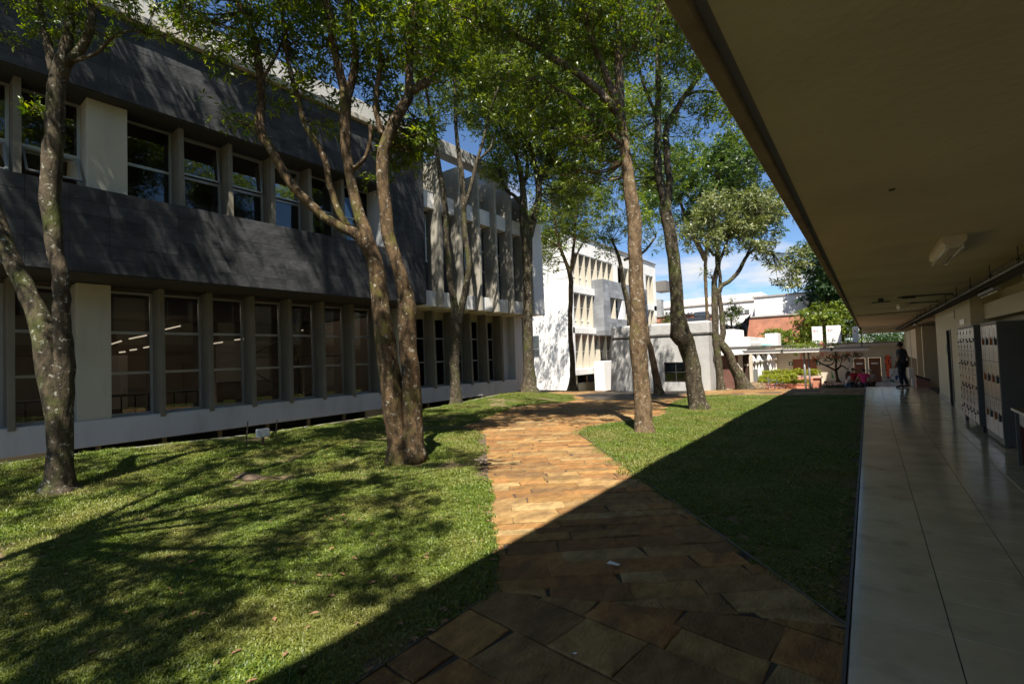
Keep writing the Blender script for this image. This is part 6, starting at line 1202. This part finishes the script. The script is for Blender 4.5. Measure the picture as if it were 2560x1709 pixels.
# litter
def dry_leaf(mb, c, s, rs):
    th = rs.uniform(0, 6.28); u = np.array([math.cos(th), math.sin(th), 0])*s; w = np.array([-math.sin(th), math.cos(th), 0])*s*.4; c = np.asarray(c, float); h = s*.25
    mb._add([c-u, c-w*.9-u*.3+[0, 0, h], c-w+u*.35+[0, 0, h*.6], c+u+[0, 0, h*.5], c+w+u*.3+[0, 0, h*1.1], c+w*.9-u*.35+[0, 0, h*.7], c+[0, 0, h*.2]], [(0, 1, 6), (1, 2, 6), (2, 3, 6), (3, 4, 6), (4, 5, 6), (5, 0, 6)])
_rs = np.random.default_rng(81); DRY = mat('dry_leaf', (.24, .13, .065), (.15, .085, .045), 20, .8); m = MB()
for k in range(620):
    if k < 300: x, y = _rs.uniform(-11, -2.5), _rs.uniform(.5, 9)
    elif k < 420: s = _rs.random(); a, b = segL[_rs.integers(2)]; x, y = a[0]+(b[0]-a[0])*s-abs(_rs.normal(0, .09)), a[1]+(b[1]-a[1])*s
    elif k < 520: x, y = -.2-abs(_rs.normal(0, .12)), _rs.uniform(4, 18)
    else: x, y = _rs.uniform(-7, -.3), _rs.uniform(1, 9)
    on = any(in_poly(np.array([x]), np.array([y]), P)[0] for P in PATH_POLYS)
    dry_leaf(m, (x, y, float(g(x, y))+(.014 if on else .022)), _rs.uniform(.015, .04) if not on else _rs.uniform(.010, .024), _rs)
o = tag(m.build('fallen_leaves', DRY), 'scattered small brown fallen leaves on lawn and path', 'fallen leaves'); o['kind'] = 'stuff'
m = MB(); c = onz(1200, 1158, -.02); 
for k in range(3): dry_leaf(m, c+np.array([.07*k-.07, .05*k, .03]), .13, _rs)
tag(m.build('dry_leaf', mat('dry_leaf_grey', (.34, .27, .19), (.24, .185, .13), 14, .8)), 'large curled grey-brown dead leaf on the left path edge', 'dead leaf')
for (px, py, lab) in ((462*1.09, 1300*1.09*.0+1552, 'fallen brown leaf on the shaded front lawn'), (992, 1456, 'reddish brown leaf on the sunny lawn near the path'), (786, 1549, 'round brown leaf on the bright grass patch')):
    c = onz(px, py, -.05); m = MB(); dry_leaf(m, c+np.array([0, 0, .045]), .035, _rs); tag(m.build('dry_leaf', DRY), lab, 'dead leaf')
c = onz(1533, 1410, -.03); m = MB(); m._add([c+[-.05, -.02, .004], c+[.05, -.025, .012], c+[.055, .022, .005], c+[-.04, .025, .014]], [(0, 1, 2, 3)]); m._add([c+[-.045, -.01, .016], c+[0, -.02, .028], c+[.01, .02, .012]], [(0, 1, 2)]); tag(m.build('paper_scrap', WHITE), 'white paper scrap on the shaded path stones', 'paper')
c = onz(1437, 1637, -.03); m = MB(); m._add([c+[-.01, -.008, .012], c+[.012, -.006, .014], c+[.01, .01, .016], c+[-.008, .008, .012]], [(0, 1, 2, 3)]); tag(m.build('paper_bit', WHITE), 'tiny white paper bit in a stone joint near the camera', 'paper')
# junction box on a post, two sticks
bp = onz(200+.298*1535, 1020+.298*320, float(g(-10.4, 4.9))); jb = thing('junction_box', 'small white utility box on a post at the lawn edge', 'utility box', bp)
m = MB(); m.box(bp[0]-.02, bp[0]+.02, bp[1]-.02, bp[1]+.02, bp[2]-.1, bp[2]+.2); m.build('post', mat('rust_post', (.16, .09, .05), None), jb); m = MB(); m.box(bp[0]-.07, bp[0]+.07, bp[1]-.12, bp[1]+.12, bp[2]+.2, bp[2]+.38); m.build('box', mat('box_white', (.62, .62, .58), (.5, .5, .47), 5), jb, bevel=.015); m = MB(); m.box(bp[0]+.0705, bp[0]+.075, bp[1]-.1, bp[1]+.1, bp[2]+.22, bp[2]+.36); m.build('lid', WHITE, jb)
for (b_, t_, lab) in (((1390, 330), (1408, 108), 'taller thin stake left of the white utility box'), ((1640, 240), (1652, 92), 'short thin stake right of the white utility box')):
    b = onz(200+.298*b_[0], 1020+.298*b_[1], .0); d = depth(b); t = at(200+.298*t_[0], 1020+.298*t_[1], d); m = MB(); m.tube([b-[0, 0, .1], t], .014, 6); tag(m.build('stake', BARK3), lab, 'stake', 'stakes in the lawn')
# soil patch
c = onz(620, 1188, -.045); m = MB(); n = 18; pts = [(c[0]+.42*math.cos(t)*(1+.2*math.sin(3*t)), c[1]+.2*math.sin(t)*(1+.25*math.cos(2*t))) for t in np.linspace(0, 6.28, n+1)[:-1]]
m._add([(p[0], p[1], float(g(*p))+.004) for p in pts]+[(c[0], c[1], float(g(c[0], c[1]))+.05)], [(i, (i+1) % n, n) for i in range(n)]); tag(m.build('soil_heap', BARE), 'low heap of bare soil in the middle of the left lawn', 'soil heap')
# ------------------------------------------------------------------ people
SKIN = mat('skin_tan', (.33, .19, .12), (.28, .155, .095), 8, .55); HAIRK = mat('hair_black', (.012, .01, .009), None, rough=.5); HAIRB = mat('hair_brown', (.045, .022, .014), None, rough=.5); HAIRG = mat('hair_grey', (.35, .33, .31), None, rough=.6)
JEAN = mat('denim_dark', (.022, .03, .055), (.015, .02, .038), 12, .85); SHOE = mat('shoe_black', (.015, .014, .014), None, rough=.5)
def skin_mesh(name, V, E_, Rd, m_, parent, sub=1):
    me = bpy.data.meshes.new(name); me.from_pydata([tuple(v) for v in V], E_, []); o = bpy.data.objects.new(name+'_src', me); COL.objects.link(o)
    s = o.modifiers.new('s', 'SKIN'); s.use_smooth_shade = True
    for i, r in enumerate(Rd):
        sv = me.skin_vertices[0].data[i]; sv.radius = (r, r) if not hasattr(r, '__len__') else r; sv.use_root = (i == 0)
    d = o.modifiers.new('d', 'SUBSURF'); d.levels = sub; d.render_levels = sub
    dg = bpy.context.evaluated_depsgraph_get(); nm = bpy.data.meshes.new_from_object(o.evaluated_get(dg)); nm.name = name; bpy.data.objects.remove(o)
    nm.materials.clear(); nm.materials.append(m_); nm.polygons.foreach_set('use_smooth', [True]*len(nm.polygons)); p = bpy.data.objects.new(name, nm); COL.objects.link(p); p.parent = parent; return p
def person(label, loc, rz, J, shirt, trousers, hair, hairlong=False, sc=1.0, group=None, glasses=False, build=1.0, sleeve=.6):
    """J: joint overrides; local frame faces +y"""
    j = dict(pel=(0, 0, .94), wai=(0, .0, 1.08), che=(0, .01, 1.28), nec=(0, 0, 1.47), hed=(0, .02, 1.60), top=(0, .0, 1.70))
    for s, k in ((-1, 'l'), (1, 'r')):
        j.update({k+'hip': (s*.09, 0, .90), k+'kne': (s*.10, .02, .49), k+'ank': (s*.10, -.01, .08), k+'toe': (s*.12, .15, .035), k+'sho': (s*.185, 0, 1.40), k+'elb': (s*.235, -.02, 1.12), k+'wri': (s*.235, .06, .88), k+'han': (s*.23, .09, .80)})
    j.update(J); j = {k: np.array(v, float) for k, v in j.items()}
    t = thing('person', label, 'person', loc, rz, group); t.scale = (sc, sc, sc); ORG[t.name] = np.zeros(3); B = build
    V = []; R = []; E_ = []; ix = {}
    def ad(k, p, r, fr=None):
        ix[k] = len(V); V.append(p); R.append(r)
        if fr: E_.append((ix[fr], ix[k]))
    ad('pel', j['pel'], .115*B); ad('wai', j['wai'], .105*B, 'pel'); ad('che', j['che'], .125*B, 'wai'); ad('nec', j['nec'], .052, 'che'); ad('jaw', j['nec']*.45+j['hed']*.55, .062, 'nec'); ad('hed', j['hed'], .085, 'jaw'); ad('top', j['top'], .07, 'hed')
    fwd = np.array([0, 1, 0.]); ad('nose', j['hed']+fwd*.098-ZU*.02, .012, 'hed')
    for k in 'lr':
        ad(k+'hip', j[k+'hip'], .082*B, 'pel'); ad(k+'kne', j[k+'kne'], .056, k+'hip'); ad(k+'ank', j[k+'ank'], .038, k+'kne'); ad(k+'toe', j[k+'toe'], .035, k+'ank')
        ad(k+'sho', j[k+'sho'], .058*B, 'che'); ad(k+'elb', j[k+'elb'], .042, k+'sho'); ad(k+'wri', j[k+'wri'], .028, k+'elb'); ad(k+'pal', j[k+'han'], .034, k+'wri')
        d = unit(j[k+'han']-j[k+'wri']); sd = unit(np.cross(d, [1, 0, .2])); 
        for f in range(4):
            o_ = sd*(f-1.5)*.02; l = (.06, .07, .066, .05)[f]; ad(f'{k}f{f}', j[k+'han']+o_+d*.045, .009, k+'pal'); ad(f'{k}g{f}', j[k+'han']+o_*1.1+d*(.045+l)+fwd*.012, .008, f'{k}f{f}')
        ad(k+'th', j[k+'han']+sd*.05+d*.02, .010, k+'pal')
    skin_mesh('body', V, E_, R, SKIN, t, 1)
    # shirt
    m1 = lambda a, b, w: j[a]*(1-w)+j[b]*w
    Vs = [j['che'], j['nec']-ZU*.045, j['wai'], j['pel']+ZU*.0, m1('pel', 'wai', -.35)]; Es = [(0, 1), (0, 2), (2, 3), (3, 4)]; Rs = [.15*B, .066, .135*B, .140*B, .138*B]
    for k in 'lr': b = len(Vs); Vs += [j[k+'sho'], m1(k+'sho', k+'elb', sleeve)]; Es += [(0, b), (b, b+1)]; Rs += [.074*B, .062]
    skin_mesh('shirt', Vs, Es, Rs, shirt, t)
    Vt = [j['pel']]; Et = []; Rt = [.128*B]
    for k in 'lr': b = len(Vt); Vt += [j[k+'hip'], j[k+'kne'], j[k+'ank']+ZU*.02]; Et += [(0, b), (b, b+1), (b+1, b+2)]; Rt += [.096*B, .073, .062]
    skin_mesh('trousers', Vt, Et, Rt, trousers, t)
    for k in 'lr':
        m = MB(); a, b = j[k+'ank'], j[k+'toe']; m.tube([a-unit(b-a)*.05-ZU*.03, a*.5+b*.5-ZU*.005, b+unit(b-a)*.03], [.045, .046, .03], 8); m.build('shoe', SHOE, t, smooth=True, local=True)
    hd = j['hed']; m = MB(); m.ball(hd+np.array([0, -.022, .045]), .106, 12, 8, (.90, 1.0, .95))
    if hairlong: m.tube([hd+[0, -.07, .03], hd+[0, -.10, -.12], hd+[.01, -.11, -.32], hd+[.02, -.09, -.46]], [.09, .10, .09, .03], 10)
    m.build('hair', hair, t, smooth=True, local=True)
    m = MB()
    for s in (-1, 1): m.ball(hd+np.array([s*.032, .083, .0]), .010, 6, 4); m.ball(hd+np.array([s*.084, -.005, -.01]), .022, 6, 4, (.4, .8, 1.2))
    m.build('eyes_and_ears', SKIN if not glasses else SKIN, t, local=True)
    m = MB(); m.box(hd[0]-.025, hd[0]+.025, hd[1]+.082, hd[1]+.088, hd[2]-.058, hd[2]-.05); m.build('mouth', mat('lip', (.16, .06, .05), None), t, local=True)
    if glasses:
        m = MB()
        for s in (-1, 1): m.box(hd[0]+s*.035-.026, hd[0]+s*.035+.026, hd[1]+.088, hd[1]+.094, hd[2]-.016, hd[2]+.016); m.box(hd[0]+s*.085-.003, hd[0]+s*.085+.003, hd[1]-.01, hd[1]+.09, hd[2]-.004, hd[2]+.006)
        m.build('dark_glasses', SHOE, t, local=True)
    return t
mp = onz(*(1950+.19157*1600, 740+.19157*1186), 0); mp = np.array([1.0, 23.9, 0.0])
person('standing man in dark glasses, grey-blue shirt and jeans in the corridor', mp, RAD(62), dict(hed=(0, .05, 1.585), top=(0, .04, 1.69), lwri=(-.22, .10, .90), lhan=(-.20, .13, .82), relb=(.22, -.10, 1.12), rwri=(.16, -.14, .92), rhan=(.12, -.15, .86), lkne=(-.09, .03, .49), rank=(.10, -.10, .08), rtoe=(.12, .06, .035)), mat('shirt_greyblue', (.075, .095, .115), (.06, .075, .09), 14, .85), JEAN, HAIRK, sc=1.02, glasses=True, build=1.1)
def court_xy(px, Y): return float(ony(px, 920, Y)[0])
G_ = 'people talking beside the round planter'
person('standing person in bright pink t-shirt seen from behind', (court_xy(2158, 33.2), 33.2, COURT_Z), RAD(-8), dict(lelb=(-.32, .02, 1.16), lwri=(-.40, .16, 1.0), lhan=(-.42, .22, .95), relb=(.30, .05, 1.15), rwri=(.42, .20, 1.06), rhan=(.46, .26, 1.04)), mat('shirt_pink', (.48, .02, .13), (.40, .016, .105), 9, .8), JEAN, HAIRK, sc=1.0, group=G_)
person('person in red polo shirt facing the camera with hands clasped', (court_xy(2132, 34.2), 34.2, COURT_Z), RAD(175), dict(lelb=(-.24, .03, 1.13), lwri=(-.08, .20, 1.02), lhan=(-.03, .22, 1.0), relb=(.24, .03, 1.13), rwri=(.08, .20, 1.02), rhan=(.03, .23, 1.0)), mat('shirt_red', (.36, .02, .022), (.28, .016, .018), 9, .8), JEAN, HAIRK, sc=1.0, group=G_, build=1.08)
person('long-haired person in pale top and blue jeans leaning by the planter', (court_xy(2118, 33.6), 33.6, COURT_Z), RAD(-62), dict(pel=(0, -.06, .84), wai=(0, -.02, 1.0), che=(0, .02, 1.18), nec=(0, .04, 1.36), hed=(0, .07, 1.48), top=(0, .06, 1.57), lhip=(-.09, -.05, .82), rhip=(.09, -.05, .82), lkne=(-.1, .16, .47), rkne=(.1, .16, .47), lsho=(-.165, .03, 1.3), rsho=(.165, .03, 1.3), lelb=(-.2, .05, 1.05), relb=(.2, .05, 1.05), lwri=(-.12, .22, .98), rwri=(.12, .22, .98), lhan=(-.06, .26, 1.0), rhan=(.06, .26, 1.0)), mat('top_pale', (.42, .40, .38), None, rough=.85), mat('denim_blue', (.07, .13, .26), (.05, .10, .2), 10, .85), HAIRB, True, .98, G_, build=.86)
person('grey-haired person in light grey shirt behind the pink t-shirt', (court_xy(2176, 34.4), 34.4, COURT_Z), RAD(160), dict(pel=(0, -.06, .86), wai=(0, -.03, 1.0), che=(0, 0, 1.2), nec=(0, .02, 1.38), hed=(0, .04, 1.5), top=(0, .03, 1.59), lhip=(-.09, -.05, .82), rhip=(.09, -.05, .82), lkne=(-.1, .14, .47), rkne=(.1, .14, .47), lsho=(-.185, .01, 1.31), rsho=(.185, .01, 1.31), lelb=(-.25, 0, 1.04), relb=(.25, 0, 1.04), lwri=(-.14, .18, .95), rwri=(.14, .18, .95), lhan=(-.08, .22, .95), rhan=(.08, .22, .95)), mat('shirt_grey', (.34, .35, .36), (.28, .29, .3), 9, .85), mat('trousers_brown', (.06, .045, .035), None, rough=.85), HAIRG, sc=1.0, group=G_, build=1.1)

# ------------------------------------------------------------------ bicycles
def bicycle(label, loc, rz, col):
    t = thing('bicycle', label, 'bicycle', loc, rz, 'bicycles parked in the court'); ORG[t.name] = np.zeros(3); r = .33; fm = mat('bike_frame_'+col[0], col[1], None, rough=.35)
    for x in (-.52, .52):
        m = MB(); m.tube([(x+r*math.cos(a), 0, r+r*math.sin(a)) for a in np.linspace(0, 2*math.pi, 33)], .024, 6, False); w = m.build('wheel', SHOE, t, smooth=True, local=True)
        m = MB()
        for k in range(18): a = k*math.pi/9; m.tube([(x, 0.02*(-1)**k, r), (x+(r-.02)*math.cos(a), 0, r+(r-.02)*math.sin(a))], .0025, 4, False)
        m.tube([(x+(r-.025)*math.cos(a), 0, r+(r-.025)*math.sin(a)) for a in np.linspace(0, 2*math.pi, 33)], .008, 5, False); m.tube([(x, -.05, r), (x, .05, r)], .02, 8); q = m.build('spokes_and_rim', ALU, w, local=True)
    bb, st, hd, hs = (-.05, 0, .29), (-.17, 0, .78), (.36, 0, .82), (.40, 0, .68)
    m = MB(); m.tube([bb, st], .022, 8); m.tube([st, hd], .022, 8); m.tube([bb, hs], .025, 8)
    for s in (-1, 1): m.tube([(-.52, s*.05, r), (-.06, s*.03, .29)], .009, 6); m.tube([(-.52, s*.05, r), (-.16, s*.02, .74)], .008, 6); m.tube([(.52, s*.05, r), (.41, s*.03, .66)], .012, 6)
    m.tube([(.42, 0, .62), (.355, 0, .90)], .018, 8); m.build('frame', fm, t, smooth=True, local=True)
    m = MB(); m.tube([(.37, -.28, .97), (.40, -.12, .95), (.37, 0, .93), (.40, .12, .95), (.37, .28, .97)], .012, 6); m.build('handlebar', DARKM, t, smooth=True, local=True)
    m = MB(); m.tube([(-.34, 0, .90), (-.24, 0, .905), (-.10, 0, .90), (.0, 0, .89)], [.06, .065, .03, .018], 8); m.tube([(-.17, 0, .78), (-.20, 0, .89)], .013, 6); m.build('saddle', DARKM, t, smooth=True, local=True)
    m = MB(); m.tube([(-.05+.09*math.cos(a), .04, .29+.09*math.sin(a)) for a in np.linspace(0, 6.283, 17)], .008, 5, False); m.tube([(-.05, .05, .29), (.05, .06, .16)], .01, 6); m.tube([(-.05, -.05, .29), (-.15, -.06, .42)], .01, 6); m.box(.01, .09, .05, .13, .15, .17); m.box(-.19, -.11, -.13, -.05, .41, .43); m.build('crank', ALU, t, local=True)
    return t
ba = ony(1899, 965, 37.6); bb_ = ony(1958, 965, 37.6); bicycle('dark blue bicycle leaning along the low brick planter', ((ba[0]+bb_[0])/2, 37.65, COURT_Z+.0), RAD(4), ('blue', (.02, .03, .09)))
b2 = ony(2072, 960, 34.2); bicycle('second bicycle seen nearly end-on left of the round planter', (b2[0]-.05, 34.6, COURT_Z), RAD(62), ('dark', (.03, .03, .035)))

# ------------------------------------------------------------------ rescue board and poster at the back of the corridor
XR = lambda a, b: (2050+a/8.39, 820+b/8.39)
Yb = 48.97; c0 = ony(*XR(1420, 560), Yb); c1 = ony(*XR(1420, 1020), Yb); lft = ony(*XR(1362, 700), Yb)[0]; rgt = ony(*XR(1490, 700), Yb)[0]; cx = (lft+rgt)/2; hw = (rgt-lft)/2; H_ = c0[2]-c1[2]
RBD = thing('rescue_board', 'bright orange rescue spine board hung upright on the cream wall', 'rescue board', (cx, Yb, c1[2]))
m = MB(); m.prism([(cx-hw*.62, c0[2]), (cx+hw*.55, c0[2]), (cx+hw*.98, c0[2]-H_*.3), (cx+hw*.95, c0[2]-H_*.6), (cx+hw*.5, c1[2]), (cx-hw*.6, c1[2]), (cx-hw*.98, c0[2]-H_*.55), (cx-hw*1.0, c0[2]-H_*.25)], 'y', Yb-.07, Yb-.01); m.build('board', mat('board_orange', (.75, .10, .025), (.66, .085, .02), 3, .45), RBD, bevel=.02)
for s in (-1, 1):
    for q in (.14, .42, .54, .68): m = MB(); m.box(cx+s*hw*.80-.05, cx+s*hw*.80+.05, Yb-.078, Yb-.0705, c0[2]-H_*q-.06, c0[2]-H_*q+.06); m.build('hand_slot', DARKM, RBD)
m = MB(); m.box(cx+.0, cx+.06, Yb-.078, Yb-.0705, c0[2]-H_*.42, c0[2]-H_*.2); m.build('strap', DARKM, RBD); m = MB(); m.box(cx-.1, cx+.08, Yb-.06, Yb-.02, c1[2]-.16, c1[2]-.001); m.build('strap_end', DARKM, RBD)
Yp = 40.0; p0_ = ony(*XR(1450, 850), Yp); p1_ = ony(*XR(1640, 1165), Yp); PO = thing('poster_board', 'white standing poster board with blue circular emblem and SEA lettering', 'poster board', ((p0_[0]+p1_[0])/2, Yp, COURT_Z)); W_ = p1_[0]-p0_[0]; zt_ = p0_[2]
m = MB(); m.box(p0_[0], p1_[0]+.35, Yp, Yp+.04, COURT_Z+.02, zt_); m.build('panel', WHITE, PO); m = MB(); m.box(p0_[0]+.1, p1_[0]+.2, Yp+.041, Yp+.4, COURT_Z, COURT_Z+.03); m.build('foot', GREYM, PO)
BL = mat('print_blue', (.02, .07, .25), None); cxp = p0_[0]+W_*.78; czp = zt_-.62
m = MB(); m.tube([(cxp+.28*math.cos(a), Yp-.004, czp+.28*math.sin(a)) for a in np.linspace(0, 6.283, 29)], .018, 5, False); m.ball((cxp+.04, Yp-.003, czp+.1), .09, 10, 6, (1, .03, 1)); m.prism([(cxp-.02, czp+.05), (cxp+.12, czp+.05), (cxp+.0, czp-.2), (cxp-.05, czp-.05)], 'y', Yp-.005, Yp-.001); m.build('circle_emblem', BL, PO)
def strokes(mb, segs, x, z, s, y):
    for (a, b, c, d) in segs: mb.box(x+a*s, x+c*s, y-.004, y-.0008, z+b*s, z+d*s)
LET = {'S': [(0, .85, .6, 1), (0, .42, .6, .58), (0, 0, .6, .15), (0, .5, .15, 1), (.45, 0, .6, .5)], 'E': [(0, 0, .15, 1), (0, .85, .6, 1), (0, .42, .5, .58), (0, 0, .6, .15)], 'A': [(0, 0, .15, 1), (.45, 0, .6, 1), (0, .85, .6, 1), (0, .4, .6, .55)]}
m = MB()
for i, ch in enumerate('SEA'): strokes(m, LET[ch], p0_[0]+.22+.17*i, zt_-.26, .15, Yp)
m.build('lettering', BL, PO); m = MB(); m.prism([(p0_[0]+.0, czp-.25), (p0_[0]+.28, czp-.25), (p0_[0]+.2, czp-.1), (p0_[0], czp-.1)], 'y', Yp-.004, Yp-.001); m.build('green_patch', MATS['emblem_green'], PO)
# boxes stored beyond the floor edge, pink counter
for (a, b, z0, z1, lab, mt) in ((1860, 1990, 840, 1060, 'large white carton stored between the far piers', WHITE), (1925, 2010, 1065, 1225, 'lower white carton under the large carton', WHITE)):
    q0 = ony(2050+a/8.39, 820+z0/8.39, 30.9); q1 = ony(2050+b/8.39, 820+z1/8.39, 30.9); m = MB(); m.box(q0[0], q1[0], 30.9, 31.6, max(q1[2], COURT_Z+.001), q0[2]); o = tag(m.build('carton', mt, None, bevel=.01), lab, 'carton', 'cartons at the far end')
q0 = ony(2050+2030/8.39, 820+1005/8.39, 25.4); q1 = ony(2050+2215/8.39, 820+1100/8.39, 25.4)
CT = thing('counter', 'pink slanted counter with dark top at the end of the floor', 'counter', (1.7, 25.2, COURT_Z)); m = MB(); m.prism([(q0[0]-.05, COURT_Z), (q1[0]+.1, COURT_Z), (q1[0]+.1, q1[2]), (q0[0]-.05, q0[2])], 'y', 25.0, 25.5); m.build('counter_body', mat('counter_pink', (.5, .25, .19), (.42, .21, .16), 4), CT); m = MB(); m.prism([(q0[0]-.06, q0[2]+.002), (q1[0]+.12, q1[2]+.002), (q1[0]+.12, q1[2]+.06), (q0[0]-.06, q0[2]+.06)], 'y', 24.96, 26.1); m.build('counter_top', DARKM, CT)
